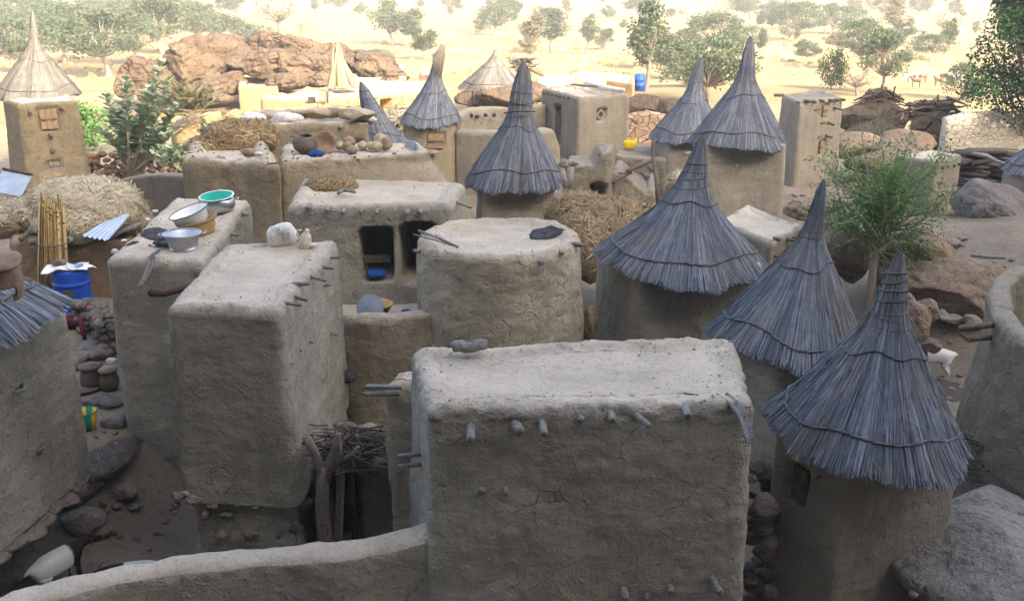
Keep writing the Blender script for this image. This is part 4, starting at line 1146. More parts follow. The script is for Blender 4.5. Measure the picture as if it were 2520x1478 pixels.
# ---- 1 front house
FH = building('mud_house', 'largest flat roofed mud house, in the right foreground, with beam ends below its roof', 'house',
    px(-3.15, (1050, 1000), (1862, 990), (1812, 822), (1000, 848)), -3.15, -6.7, M['mud_grey'], M['roof'], r=[.10, .12, .26, .22], R_top=.10, rim_h=.035, rim_w=.16,
    amp=.035, amp2=.010, rough_rim=.03, flare=.07, seed=2, step=.026)
def ypl(x, y, off=0): # front wall plane of the house
    return 6.98 + off
for (x, y, L_, r_, sl_) in [(1158, 1050, .17, .036, 0), (1270, 1044, .10, .042, .4), (1334, 1042, .14, .030, .1), (1505, 1026, .05, .030, 0), (1430, 1032, .025, .026, 0), (1574, 1028, .13, .022, .5), (1690, 1014, .06, .032, 0),
        (1185, 1203, .045, .030, 0), (1243, 1203, .07, .026, .1), (1535, 1454, .10, .036, 0), (1592, 1464, .05, .022, 0), (1650, 1446, .05, .026, 0), (1756, 1430, .13, .030, .2), (1370, 1474, .05, .03, 0)]:
    peg(FH, at(x, y, 6.90), (sl_, -1, -.18), L_, r_)
for (x, y) in [(1028, 1118), (1030, 1142)]:
    peg(FH, at(x, y, 7.35), (-1, -.15, -.05), .17, .02)
def channel(b, p0, p1, wd, dp, n=10, curve=Vector((0, 0, 0)), tone=.6):
    p0 = Vector(p0); p1 = Vector(p1); d = (p1 - p0).normalized(); s_ = d.cross(Vector((0, 0, 1))).normalized(); u = s_.cross(d)
    prof = [(-.5, .5), (-.42, .5), (-.3, -.25), (.3, -.25), (.42, .5), (.5, .5), (.42, -.5), (-.42, -.5)]
    vs = []; fs = []; m = len(prof)
    for i in range(n + 1):
        t = i / n; c = p0.lerp(p1, t) + curve * math.sin(math.pi * t); k = 1 - .25 * t + random.uniform(-.04, .04)
        for (a, q) in prof: vs.append(c + s_ * (a * wd * k) + u * (q * dp * k))
    for i in range(n):
        for k in range(m): fs.append((i * m + k, i * m + (k + 1) % m, (i + 1) * m + (k + 1) % m, (i + 1) * m + k))
    fs.append(tuple(range(m))); fs.append(tuple(n * m + k for k in range(m)))
    b.add(vs, fs, tone)
b = MB(); channel(b, at(1775, 972, 7.15), at(1845, 1086, 6.62), .085, .05, curve=Vector((.03, 0, .05))); b.build('gutter_spout', M['wood_grey'], FH)
# left pillar behind it
pb = building('mud_buttress', 'narrow crumbling mud pier squeezed against the left side of the large front house', 'wall', px(-3.62, (944, 945), (1050, 950), (1060, 912), (985, 912)), -3.62, -6.3, M['mud_round'], M['roof'], r=.12, R_top=.12, rough_rim=.04, amp=.05, flare=.03, seed=6)
for (x, y, L_) in [(966, 952, .24), (962, 968, .25)]: peg(pb, at(x, y, 8.28), (-1, -.05, .02), L_, .022)
# log on roof
def log_mesh(p0, p1, r_, name, label, cat, mat='wood_grey', group=None, n=12, split=True, jit=.22):
    b = MB(); p0 = Vector(p0); p1 = Vector(p1); pts = [p0.lerp(p1, t) + Vector((0, 0, .01 * math.sin(9 * t))) for t in np.linspace(0, 1, 9)]
    b.tube(pts, [r_ * k for k in (.86, .97, 1.0, 1.03, 1.0, 1.0, .97, .95, .82)], n=n, jit=jit)
    if split: b.tube([p0.lerp(p1, .3) + Vector((0, 0, r_ * .8)), p0.lerp(p1, 1.03) + Vector((0, 0, r_ * .9))], [.012, .01], n=4, tone=.2)
    return tag(b.build(name, M[mat]), label, cat, group)
q0 = onz(1112, 868, -3.13); q1 = onz(1197, 862, -3.13)
log_mesh(q0 + Vector((0, 0, .05)), q1 + Vector((0, 0, .05)), .052, 'log', 'short split grey log lying on the back edge of the large front roof', 'log', jit=.07)
# ---- 2 curved wall at the bottom
W = mud_wall('mud_wall', 'low curved mud boundary wall sweeping along the lower left edge of the picture', 'wall',
    [at(1120, 1281, 7.16), at(1060, 1296, 7.10), at(960, 1322, 7.06), at(850, 1342, 7.0), at(640, 1358, 6.95), at(450, 1378, 6.85), at(250, 1412, 6.6), at(60, 1462, 6.2), at(-150, 1540, 5.7)], .27, -6.6, M['mud_grey'], step=.035, amp=.03, amp2=.014, flare=.10, crumble=.03, topmat=M['roof'])
# ---- 3 front left tall granary
GA = building('mud_granary', 'tall rectangular mud granary with a white sack on its flat roof, in the left foreground', 'granary',
    px(-3.01, (402, 752), (688, 762), (832, 590), (552, 598)), -3.01, -5.06, M['mud_tower'], M['roof'], r=[.12, .10, .10, .16], R_top=.11, rim_h=.03, rim_w=.14, amp=.03, amp2=.007, rough_rim=.02, flare=.05, seed=11, step=.028)
fl = onz(690, 750, -3.01); fr = onz(825, 600, -3.01)
def side_pt(x, y):  # point on the right hand wall plane of the tall granary
    n_ = Vector((fr.y - fl.y, -(fr.x - fl.x), 0)).normalized(); d = Vector(ray(x, y)); t = (fl - Vector((0, 0, 0))).dot(n_) / d.dot(n_); return d * t
for (x, y, L_, r_) in [(812, 634, .13, .016), (790, 655, .14, .022), (765, 681, .18, .017), (738, 699, .10, .024), (797, 696, .09, .012), (790, 703, .09, .012), (722, 728, .17, .02), (700, 745, .17, .018), (808, 819, .13, .014), (755, 837, .08, .014), (730, 860, .06, .014), (705, 894, .06, .014), (845, 690, .10, .014)]:
    if x > 835: continue
    peg(GA, side_pt(x, y), (1, random.uniform(-.5, .0), random.uniform(-.25, .1)), L_, r_)
pg = MB(); p_ = onz(452, 706, -3.1); pg.tube([p_ + Vector((.12, .05, -.0)), p_ + Vector((-.18, -.05, -.05)), at(372, 720, 9.4)], [.03, .035, .04], n=8, jit=.2); pg.build('wooden_spout', M['wood_dark'], GA)
# stone footing
fc = [onz(x, y, -3.01) for x, y in [(402, 752), (688, 762), (832, 590), (552, 598)]]
cen_ = sum(fc, Vector((0, 0, 0))) / 4
foot = [cen_ + (q - cen_) * .97 for q in fc]
v1, f1, v2, f2, _l = mud_mesh(foot, -5.03, -7.0, r=.15, R_top=.05, amp=.07, amp2=.02, rough_rim=.03, flare=.06, seed=15, step=.035)
link('footing', mesh_np(np.concatenate([v1, v2]), np.concatenate([f1, f2 + len(v1)])), M['mud_grey'], GA)
def stones_on(parent, pts, mat='stones', seed=1, name='foundation_stone'):
    for i, (p, s_) in enumerate(pts):
        V = rock_verts((s_[0], s_[1], s_[2]), seed + i, 3, 8, .08, random.uniform(0, 3)) + np.array(p)
        link(name, mesh_np(V, ICO[3][1]), M[mat] if isinstance(mat, str) else mat, parent)
stones_on(GA, [(at(x, y, 8.80), (sx, .10, sz)) for x, y, sx, sz in [(440, 1218, .07, .05), (478, 1228, .10, .05), (520, 1240, .05, .05), (556, 1266, .06, .05), (512, 1262, .03, .06), (548, 1310, .08, .05), (620, 1305, .09, .06), (640, 1240, .07, .04), (600, 1236, .06, .03)]] +
          [(at(712, 1290, 8.86), (.13, .1, .13)), (at(745, 1232, 9.05), (.12, .1, .06)), (at(690, 1308, 8.80), (.06, .06, .09)), (at(730, 1255, 8.95), (.05, .06, .12)), (at(432, 1240, 8.8), (.05, .05, .06)), (at(770, 1205, 9.35), (.12, .1, .06))], seed=210)
b = MB()   # ragged fringe of clods along the bottom edge
for i in range(70):
    t = i / 69; x = 445 + t * 262; y = 1213 + 24 * math.sin(t * 2.6) + random.uniform(-4, 4)
    V = rock_verts((random.uniform(.012, .03),) * 3, i, 2, 4, .1) + np.array(at(x, y, 8.79)); b.add([tuple(v) for v in V], ICO[2][1])
b.build('crumbled_edge', M['mud_grey'], GA)
# sack and jug on its roof
def squash_sack(p, L_, w_, h_, rot, seed):
    """a half full sack slumped on its side, mouth pinched and folded at one end"""
    V = ICO[5][0].copy(); D0 = V.copy(); V = np.sign(V) * np.abs(V) ** .62
    pin = sstep(.55, 1.05, V[:, 0]); V[:, 1:] *= (1 - .55 * pin)[:, None]; V[:, 0] *= 1 + .12 * pin
    V[:, 2] += .22 * np.sin(V[:, 0] * 2.2 + .6) - .12 * V[:, 0]
    V = V + D0 * (.12 * fbm(V * np.array([1, 1, 1]) + seed, .9, 2, seed) + .05 * np.abs(fbm(V * np.array([1.2, 4, 4]) + seed, .7, 3, seed + 2)) + .03 * fbm(V, .2, 2, seed + 7))[:, None]
    V[:, 2] = np.maximum(V[:, 2], -.86 + .03 * fbm(V, .3, 2, 3))
    V = V * np.array([L_ / 2, w_ / 2, h_ / 2]); c, s_ = math.cos(rot), math.sin(rot)
    V = np.column_stack([V[:, 0] * c - V[:, 1] * s_, V[:, 0] * s_ + V[:, 1] * c, V[:, 2]])
    return V + np.array(p)
sp = onz(697, 606, -3.04); sk = thing('grain_sack', 'white woven sack with faded print lying on the tall granary roof', 'sack', sp)
link('bag', mesh_np(squash_sack(sp + Vector((0, 0, .115)), .33, .24, .27, .15, 5), ICO[5][1]), M['sack'], sk)
def text_mesh(s_, size, loc, xax, zax, parent, mat, name='lettering', ext=.001):
    cu = bpy.data.curves.new('txt', 'FONT'); cu.body = s_; cu.size = size; cu.extrude = ext; cu.align_x = 'CENTER'; cu.align_y = 'CENTER'
    o = bpy.data.objects.new('txt', cu); COL.objects.link(o); bpy.context.view_layer.update()
    me = bpy.data.meshes.new_from_object(o.evaluated_get(bpy.context.evaluated_depsgraph_get())); bpy.data.objects.remove(o)
    xa = Vector(xax).normalized(); za = Vector(zax); za = (za - xa * za.dot(xa)).normalized(); na = xa.cross(za)
    Mx = Matrix(((xa.x, za.x, na.x, loc[0]), (xa.y, za.y, na.y, loc[1]), (xa.z, za.z, na.z, loc[2]), (0, 0, 0, 1)))
    me.transform(Mx); return link(name, me, mat, parent)
fx = sp + Vector((-.0, -.135, .165))
text_mesh('GRA', .05, fx + Vector((-.045, .02, .075)), (1, .15, -.05), (0, .35, 1), sk, M['ink'])
text_mesh('OPA', .05, fx + Vector((.01, -.003, .02)), (1, .15, -.05), (0, .15, 1), sk, M['ink'])
for k in range(3):
    text_mesh('0002 - 004', .022, fx + Vector((.06, .012 + .0 * k, .0 - .03 * k + .01)), (1, .2, .3), (0, .1, 1), sk, M['ink'])
jp = onz(748, 612, -3.04); jg = thing('plastic_jug', 'dusty cream plastic jug tipped beside the white sack', 'jug', jp)
b = MB(); b.lathe(jp + Vector((0, 0, .0)), [(0, .0), (.055, .0), (.068, .02), (.07, .06), (.066, .12), (.055, .17), (.03, .20), (.022, .21), (.022, .24), (0, .24)], 20, axis=(.25, -.1, 1)); b.build('body', M['plastic_jug'], jg)
b = MB(); b.tube([jp + Vector((-.01, -.02, .22)), jp + Vector((-.05, -.03, .23)), jp + Vector((-.06, -.03, .17)), jp + Vector((-.035, -.02, .13))], .012, n=7); b.build('handle', M['plastic_jug'], jg)
boulder('stone', 'small pale stone behind the cream jug on the tall granary roof', onz(768, 604, -3.0), (.06, .04, .05), 71, 'white_stone', sub=3, cat='stone')

# ---- 4 rear left granary with the basins
GB = building('mud_granary', 'long flat roofed mud granary with metal basins on top, behind the tall one at left', 'granary',
    px(-3.29, (256, 634), (500, 646), (618, 488), (428, 486)), -3.29, -7.3, M['mud_tower'], M['roof'], r=[.14, .16, .10, .08], R_top=.12, rim_h=.02, rim_w=.14, amp=.03, amp2=.007, rough_rim=.02, flare=.06, seed=21, step=.032)
gl = onz(495, 640, -3.29); gr = onz(612, 492, -3.29)
def side_ptB(x, y):
    n_ = Vector((gr.y - gl.y, -(gr.x - gl.x), 0)).normalized(); d = Vector(ray(x, y)); return d * (gl.dot(n_) / d.dot(n_))
for (x, y, L_, r_) in [(596, 525, .10, .03), (578, 550, .05, .02), (562, 575, .14, .022), (548, 598, .04, .022), (530, 612, .05, .025), (536, 636, .08, .02)]:
    peg(GB, side_ptB(x, y), (1, -.2, -.1), L_, r_)
b = MB(); channel(b, at(374, 632, 11.25), at(342, 706, 10.98), .075, .045, curve=Vector((.03, 0, 0))); b.build('gutter_spout', M['wood_grey'], GB)
b = MB(); s0 = at(374, 634, 11.3); b.tube([onz(392, 615, -3.28), s0 + Vector((0, 0, .03)), s0 + Vector((0, -.05, -.1))], .016, n=6); b.build('spout_tie', M['rope'], GB)
zr = -3.31
def basin(name, label, loc, prof, mats, axis=(0, 0, 1), handles=True, hr=None, group=None, cat='basin', hpos=0.0, rimmat=None):
    o = thing(name, label, cat, loc); b = MB(); b.lathe(loc, prof[0], 40, axis); b.build('bowl', M[mats[0]], o)
    if prof[1]: b = MB(); b.lathe(loc, prof[1], 40, axis); b.build('lining', M[mats[1]], o)
    if prof[2]: b = MB(); b.lathe(loc, prof[2], 40, axis); b.build('rim', M[mats[2]], o)
    if handles:
        az = Vector(axis).normalized(); r0, h0 = hr
        for s_ in (0, math.pi):
            ang = hpos + s_; d = Vector((math.cos(ang), math.sin(ang), 0)); d = (d - az * d.dot(az)).normalized(); t = az.cross(d); c = Vector(loc) + az * h0
            b = MB(); b.tube([c + d * r0 - t * .06, c + d * (r0 + .045) - t * .045, c + d * (r0 + .05), c + d * (r0 + .045) + t * .045, c + d * r0 + t * .06], .009, n=7); b.build('handle', M[mats[0]], o)
    return o
bp = onz(452, 612, zr)
basin('metal_basin', 'galvanised metal basin with two handles, nearest of the vessels on the long granary roof', bp,
      ([(0, .012), (.155, .012), (.165, 0), (.172, .0), (.172, .02), (.165, .025), (.185, .10), (.188, .104), (.19, .11), (.215, .19), (.228, .2)], [(.228, .2), (.214, .194), (.16, .03), (0, .028)], [(.222, .194), (.233, .197), (.236, .204), (.23, .21), (.22, .206)]), ('galv', 'galv', 'galv'), hr=(.228, .196), hpos=.25)
cp = onz(493, 574, zr)
basin('calabash_tub', 'tan wooden tub propping a tilted white basin', cp,
      ([(0, 0), (.19, 0), (.205, .03), (.245, .17), (.25, .2)], [(.25, .2), (.235, .2), (.19, .03), (0, .03)], [(.25, .185), (.272, .19), (.274, .212), (.255, .222), (.236, .21)]), ('basket', 'basket', 'basket_rim'), axis=(-.16, -.10, 1), handles=False, cat='tub')
ep = cp + Vector((-.07, -.02, .15))
basin('enamel_basin', 'white enamel basin tilted inside the tan tub', ep,
      ([(0, 0), (.19, 0), (.205, .015), (.235, .15), (.25, .16)], [(.25, .16), (.228, .155), (.185, .02), (0, .015)], [(.244, .155), (.262, .158), (.264, .165), (.25, .17)]), ('enamel', 'enamel', 'enamel_rim'), axis=(-.30, -.14, 1), handles=False)
ap = onz(540, 524, zr)
basin('cooking_pot', 'round silvery cooking pot holding a green bowl, at the back of the long granary roof', ap,
      ([(0, .0), (.12, .005), (.2, .05), (.235, .12), (.225, .19), (.215, .21)], [(.215, .21), (.2, .2), (.2, .1), (0, .06)], None), ('alu', 'alu', 'alu'), hr=(.23, .2), hpos=.3, cat='cooking pot')
basin('enamel_bowl', 'green enamel bowl nested in the round silvery pot', ap + Vector((-.01, 0, .13)),
      ([(0, .0), (.14, .0), (.2, .07), (.235, .12)], [(.235, .12), (.222, .118), (.15, .02), (0, .012)], [(.232, .115), (.245, .12), (.243, .13), (.225, .126)]), ('enamel_green', 'enamel_green', 'enamel'), handles=False, cat='bowl', axis=(-.05, -.1, 1))
def grain_patch(name, label, c, ax, rx, ry, mat, seed, h_=.03, n=2600, sz=.006, group=None, cat='grain', root=None):
    def rz(x, y):
        q = roofz(root, x, y) if root is not None else None
        return c[2] if q is None else q
    b = MB(); rnd = random.Random(seed); vs = [(c[0], c[1], rz(c[0], c[1]) + h_)]; fs = []; na = 40
    ca, sa = math.cos(ax), math.sin(ax)
    def edge(a): return 1 + .10 * math.sin(2 * a + seed) + .07 * math.sin(3 * a + 1.7 * seed) + .04 * math.sin(7 * a)
    for ring, (k, hh) in enumerate([(.45, .85), (.8, .45), (1.0, -.15)]):
        for i in range(na):
            a = 2 * math.pi * i / na; x = math.cos(a) * rx * k * edge(a); y = math.sin(a) * ry * k * edge(a)
            X_, Y2 = c[0] + x * ca - y * sa, c[1] + x * sa + y * ca; vs.append((X_, Y2, rz(X_, Y2) + h_ * hh + (.004 if hh > 0 else 0)))
    for i in range(na): fs.append((0, 1 + i, 1 + (i + 1) % na))
    for r_ in range(2):
        for i in range(na): fs.append((1 + r_ * na + i, 1 + (r_ + 1) * na + i, 1 + (r_ + 1) * na + (i + 1) % na, 1 + r_ * na + (i + 1) % na))
    b.add(vs, fs, .4)
    for i in range(n):
        a = rnd.uniform(0, 6.283); k = math.sqrt(rnd.random()) * (1.0 if rnd.random() < .92 else 1.25) ; x = math.cos(a) * rx * k * edge(a); y = math.sin(a) * ry * k * edge(a)
        X_, Y2 = c[0] + x * ca - y * sa, c[1] + x * sa + y * ca; p = Vector((X_, Y2, rz(X_, Y2) + h_ * max(0, 1 - k) ** .8 + .004)); d = Vector((rnd.gauss(0, 1), rnd.gauss(0, 1), rnd.gauss(0, .4))).normalized() * sz * rnd.uniform(.6, 1.4); s2 = d.cross(Vector((0, 0, 1))).normalized() * sz * .6 if abs(d.z) < .99 * d.length else Vector((sz, 0, 0))
        b.add([p - d, p + s2 + Vector((0, 0, sz * .5)), p + d, p - s2], [(0, 1, 2, 3)], rnd.random())
    return tag(b.build(name, M[mat], None, False), label, cat, group)
grain_patch('drying_grain', 'dark grain spread to dry on the long granary roof behind the metal basin', onz(392, 575, zr + .012), .55, .20, .38, 'grain', 3, .018, 1500, root=GB)
b = MB(); c0 = onz(405, 606, zr + .0)
for k in range(9):
    pts = []; rr_ = random.uniform(.05, .11)
    for i in range(14):
        a = 2 * math.pi * i / 14 + k; pts.append(c0 + Vector((math.cos(a) * rr_ * 1.3, math.sin(a) * rr_, .012 + .006 * k + .012 * math.sin(3 * a + k))))
    b.tube(pts, .008, n=5, closed=True, tone=random.random())
tag(b.build('rope_coil', M['rope']), 'loose coil of rope beside the metal basin on the long granary roof', 'rope')
boulder('stone', 'pinkish stone lying beside the tan tub', onz(517, 548, zr + .02), (.10, .06, .06), 73, 'white_stone', sub=3, cat='stone')
boulder('stone', 'small round stone near the edge of the dark grain on the long roof', onz(369, 604, zr + .01), (.025, .025, .025), 74, 'stones', sub=2, cat='stone')
grain_patch('spilled_grain', 'small dark smear of grain at the front of the long granary roof', onz(326, 602, zr + .006), 1.2, .10, .03, 'grain', 8, .006, 300, root=GB)
for i, (x, y) in enumerate([(272, 618), (294, 592), (352, 540), (372, 520)]):
    boulder('stone', ['white stone wedged at the left front corner of the long granary roof', 'white stone on the left edge of the long granary roof, second from its front', 'white stone at the left edge of the long roof, level with the dark grain', 'white stone farthest back at the left edge of the long granary roof'][i], onz(x + 10, y, -3.40), (.045, .06, .03), 80 + i, 'cloth_pale', sub=3, cat='stone')

# ---- 5 left foreground granary, thatched
cs = [(-4.74, 10.05), (-6.4, 10.2), (-6.75, 7.6), (-5.14, 7.45)]
GC = building('thatched_granary', 'thatched mud granary cut off by the left picture edge, grey peg in its wall', 'granary', [(x_ * .97 - .16 if x_ > -6 else x_, y_ - .15) for x_, y_ in cs] if False else cs, -3.42, -5.36, M['mud_tower'], M['roof'], r=.10, flare=.05, seed=31, step=.04, amp=.03)
thatch_roof(GC, (-5.9, 9.0, -3.22), 1.42, (-5.9, 9.0, -1.75), prof=[(0, 1), (.12, .85), (.3, .63), (.5, .42), (.7, .25), (.85, .12), (1, .03)], n=2400, ropes=(.14,), wind=(), seed=51, w=.017)
stones_on(GC, [((-4.80 - .27 * t + random.uniform(-.05, .05), 9.95 - 2.3 * t, -5.42 + random.uniform(-.03, .03)), (.13, .2, .075)) for t in np.linspace(0, 1, 11)], seed=300)
def wallC(x, y):
    a = Vector((-4.72, 10.05, 0)); c_ = Vector((-5.12, 7.45, 0)); n_ = Vector((c_.y - a.y, -(c_.x - a.x), 0)).normalized(); d = Vector(ray(x, y)); return d * (a.dot(n_) / d.dot(n_))
b = MB(); p = wallC(12, 962); q = wallC(58, 946); b.tube([p + Vector((.10, -.05, .0)), p.lerp(q, .6) + Vector((.1, -.04, 0)), q + Vector((.0, 0, 0))], [.012, .016, .03], n=7, jit=.2); b.build('peg', M['wood_grey'], GC)
b = MB(); p = ongr(-12, 1290, -5.9); q = wallC(92, 1105); b.tube([p, p.lerp(q, .5) + Vector((.06, 0, .03)), q + Vector((.04, -.02, 0)), q + Vector((.10, .02, .03))], [.022, .02, .022, .014], n=7); tag(b.build('stick', M['wood_grey']), 'long pale stick leaning on the wall of the left foreground granary', 'stick')
# broken pot lying on that thatch
pt_ = thing('broken_pot', 'broken brown clay pot with a flat round lid, at the left edge of the picture', 'pot', at(8, 690, 8.3)); c_ = at(6, 690, 8.35)
b = MB(); pr_ = [(.15, -.15), (.165, -.08), (.168, 0), (.16, .1), (.15, .17), (.135, .17), (.145, .1), (.152, 0), (.145, -.08), (.135, -.15)]
b.lathe(c_, pr_, 30, axis=(.1, -.25, 1)); kk = [f for f in b.f if not (sum(b.v[i][1] for i in f) / len(f) < c_.y - .06 and sum(b.v[i][2] for i in f) / len(f) < c_.z - .02 + .03 * math.sin(40 * b.v[f[0]][0]))]
b.f = kk; b.build('jar', M['clay_brown'], pt_)
b = MB(); b.lathe(c_ + Vector((.015, -.04, .165)), [(0, 0), (.15, 0), (.185, .015), (.19, .035), (.17, .05), (0, .06)], 30, axis=(.1, -.25, 1)); b.build('lid', M['clay_brown'], pt_)

# ---- 6 central house with the two openings
cfY = 13.3
CH = building('mud_house', 'low mud house in the centre with two dark openings in its front', 'house',
    px(-3.0, (700, 503), (1112, 500), (1150, 446), (742, 434)), -3.0, -4.75, M['mud_grey'], M['roof_pale'], r=[.16, .16, .2, .22], R_top=.13, rim_h=.05, rim_w=.14, amp=.035, amp2=.007, flare=.05, seed=41, step=.03,
    recess=[dict(c=at(929, 622, 13.1), n=(0, -1), w=.41, h=.72, d=1.05, r=.07, soft=.03), dict(c=at(1030, 622, 13.1), n=(0, -1), w=.46, h=.80, d=1.0, r=.10, soft=.03)])
for (x, y, L_, r_) in [(760, 510, .06, .035), (806, 516, .06, .03), (844, 520, .05, .03), (926, 523, .04, .025), (1002, 523, .05, .03), (1034, 521, .05, .03), (888, 521, .02, .02), (873, 722, .03, .03)]: peg(CH, at(x, y, 12.98), (0, -1, -.15), L_, r_)
b = MB(); b.tube([at(1092, 487, 13.6), at(1160, 511, 13.3)], [.022, .016], n=7); b.build('beam_end', M['wood_grey'], CH)
b = MB(); b.tube([at(808, 518, 12.94), at(826, 521, 12.92), at(846, 524, 12.94)], .008, n=5, tone=.8); b.build('tied_cord', M['rope'], CH)
cl_ = at(926, 672, 13.1); V = rock_verts((.15, .12, .06), 4, 4, 3, .16); tag(link('blue_bundle', mesh_np(V + np.array(cl_), ICO[4][1]), M['cloth_blue']), 'blue cloth bundle inside the left dark opening of the central house', 'bundle')
b = MB(); b.box(cl_ + Vector((.0, .16, .16)), (.36, .03, .10), rot=.1); tag(b.build('plank', M['wood_brown'], None, False), 'dull plank standing behind the blue bundle in the dark opening', 'plank')
hs = onz(815, 462, -3.06)
straw_heap('husk_heap', 'heap of brown millet husks on the left end of the central house roof', 'husks', [(hs, (.38, .27, .2))], 4200, .05, 'hay_brown', w=.012, core=.5, seed=4, flat=.6, spiky=.7)
for i, (x0, y0, x1, y1) in enumerate([(832, 476, 846, 468), (846, 469, 862, 470), (861, 470, 874, 473)]):
    b = MB(); b.tube([onz(x0, y0, -2.99), onz((x0 + x1) / 2, (y0 + y1) / 2 - 1, -2.985), onz(x1, y1, -2.99)], [.02, .03, .018], n=7, jit=.3)
    tag(b.build('wood_scrap', M['wood_grey']), ['left', 'middle', 'right'][i] + ' one of three grey wood scraps laid end to end beside the husk heap', 'wood scrap', 'grey wood scraps by the husks')
# raised terrace before it
TR = building('mud_terrace', 'walled mud terrace with pots on it before the central house', 'terrace', px(-4.38, (760, 782), (1120, 786), (1110, 716), (775, 716)), -4.38, -6.0, M['mud_warm'], M['roof'], r=.1, rim_h=.01, seed=44, step=.045)
CW = mud_wall('mud_wall', 'curved ochre mud wall joining the round granary to the tall left granary', 'wall',
    [at(790, 745, 12.4), at(826, 762, 11.9), at(852, 772, 11.45), at(905, 776, 11.3), at(965, 776, 11.3), at(1030, 766, 11.4), at(1095, 764, 11.5), at(1130, 770, 11.6)], .24, -6.0, M['mud_yard'], step=.035, amp=.045, amp2=.012, flare=.16, crumble=.03, seed=14, topmat=M['mud_warm'])
V = rock_verts((.10, .10, .08), 77, 3, 5, .1) + np.array(at(856, 926, 11.02)); link('yard_hole_shade', mesh_np(V, ICO[3][1]), M['grain'], CW)  # dark lump on the wall face, painting in the shade of a hole
lp = at(910, 760, 11.75)
b = MB(); b.lathe(lp + Vector((0, .06, .0)), [(0, .012), (.10, .010), (.155, .004), (.165, .004), (.172, .0), (.172, -.006), (.160, -.006), (.1, .002), (0, .004)], 36, axis=(.05, -1, .75)); tag(b.build('pot_lid', M['lid_metal']), 'metal pot lid standing on edge behind the ochre mud wall', 'lid')
basin('basket', 'shallow round basket behind the ochre mud wall, in front of the metal lid', onz(925, 768, -4.3) , ([(0, 0), (.17, .02), (.22, .10), (.23, .12)], [(.23, .12), (.2, .11), (.15, .03), (0, .03)], None), ('basket', 'basket', 'basket_rim'), handles=False, cat='basket')
V = rock_verts((.07, .06, .03), 9, 3, 3, .16) + np.array(onz(1000, 766, -4.33)); tag(link('blue_cloth', mesh_np(V, ICO[3][1]), M['cloth_blue']), 'scrap of blue cloth at the foot of the round granary terrace', 'cloth')
for i, (x, y, s_, lab) in enumerate([(838, 1052, .13, 'rounded stone at the foot of the ochre yard wall, left'), (868, 1040, .15, 'knobbly stone under the dark hole of the ochre yard wall'), (890, 1068, .10, 'stone beside the brushwood under the ochre yard wall'), (850, 1075, .09, 'small stone at the right foot of the tall granary'), (915, 1062, .12, 'stone half hidden behind the brushwood')]):
    p = ongr(x, y, -5.1); boulder('stone', lab, p + Vector((0, 0, s_ * .3)), (s_, s_ * .9, s_ * .75), 450 + i, 'mud_yard', sub=3, cat='stone')
# ---- 7 round granary
rc = onz(1228, 578, -3.15); circ = [(rc.x + 1.02 * math.cos(a), rc.y + 1.0 * math.sin(a)) for a in np.linspace(0, 2 * math.pi, 25)[:-1]]
RG = building('round_granary', 'round flat topped mud granary with flaking plaster in the middle of the village', 'granary', circ, -3.15, -6.0, M['mud_round'], M['roof_pale'], r=.2, R_top=.10, rim_h=.06, rim_w=.16, amp=.04, amp2=.012, rough_rim=.025, flare=.13, seed=51, step=.03)
for (x, y, ax_, L_, r_) in [(1332, 645, (.3, -1, -.1), .04, .03), (1382, 622, (.5, -.8, 0), .03, .025), (1424, 601, (1, -.2, 0), .05, .03), (1030, 618, (-1, -.3, .1), .07, .025)]:
    d = Vector((ax_[0], ax_[1], 0)).normalized(); c_ = Vector((rc.x, rc.y, 0)); rr_ = Vector(ray(x, y))
    # march along the view ray to the cylinder
    t = 10.5
    while t < 14 and (Vector((rr_[0] * t, rr_[1] * t)) - Vector((rc.x, rc.y))).length > 1.03: t += .01
    peg(RG, Vector(rr_) * t, ax_, L_, r_)
grain_patch('drying_grain', 'dark purple grain spread on the right side of the round granary roof', onz(1342, 577, -3.205), .1, .24, .21, 'grain', 5, .012, 1500, root=RG)
for i, (a_, c_, r_) in enumerate([((1030, 567), (1128, 608), .018), (((1016, 577)), (1112, 604), .011), ((1034, 574), (1100, 596), .009)]):
    b = MB(); p0 = onz(*a_, -3.05 + .02 * i); p1 = onz(*c_, -3.16); b.tube([p0, p0.lerp(p1, .5) + Vector((0, 0, .01)), p1], [r_ * .8, r_, r_ * .9], n=7)
    tag(b.build('stick', M['wood_grey']), ['thickest grey stick lying over the left rim of the round granary', 'long thin grey stick under the thick one on the round granary rim', 'thinnest stick between the two on the round granary rim'][i], 'stick')
boulder('stone', 'white stone on the round granary roof beside the sticks', onz(1080, 578, -3.17), (.055, .045, .045), 91, 'white_stone', sub=3, cat='stone')
# ---- 8 low store, forked posts and brushwood
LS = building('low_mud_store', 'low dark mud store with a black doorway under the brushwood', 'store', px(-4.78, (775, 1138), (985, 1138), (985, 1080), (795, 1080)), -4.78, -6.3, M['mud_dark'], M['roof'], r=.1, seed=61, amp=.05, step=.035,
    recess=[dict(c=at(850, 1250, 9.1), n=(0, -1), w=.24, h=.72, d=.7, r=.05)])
b = MB(); b.box(at(868, 1240, 9.02), (.05, .05, .8)); b.build('door_post', M['wood_dark'], LS)
fp = thing('forked_post', 'stout forked tree trunk post standing left before the low store', 'post', ongr(800, 1335, -5.5)); b = MB(); Y_ = 8.55
b.tube([at(812, 1380, Y_), at(800, 1325, Y_), at(792, 1250, Y_), at(795, 1190, Y_), at(797, 1145, Y_)], [.075, .072, .066, .064, .045], n=10, jit=.12)
b.tube([at(796, 1200, Y_), at(790, 1150, Y_), at(770, 1105, Y_), at(756, 1078, Y_)], [.05, .05, .046, .04], n=9, jit=.14)
b.tube([at(796, 1200, Y_), at(808, 1145, Y_), at(826, 1100, Y_), at(834, 1066, Y_)], [.05, .046, .038, .03], n=9, jit=.14)
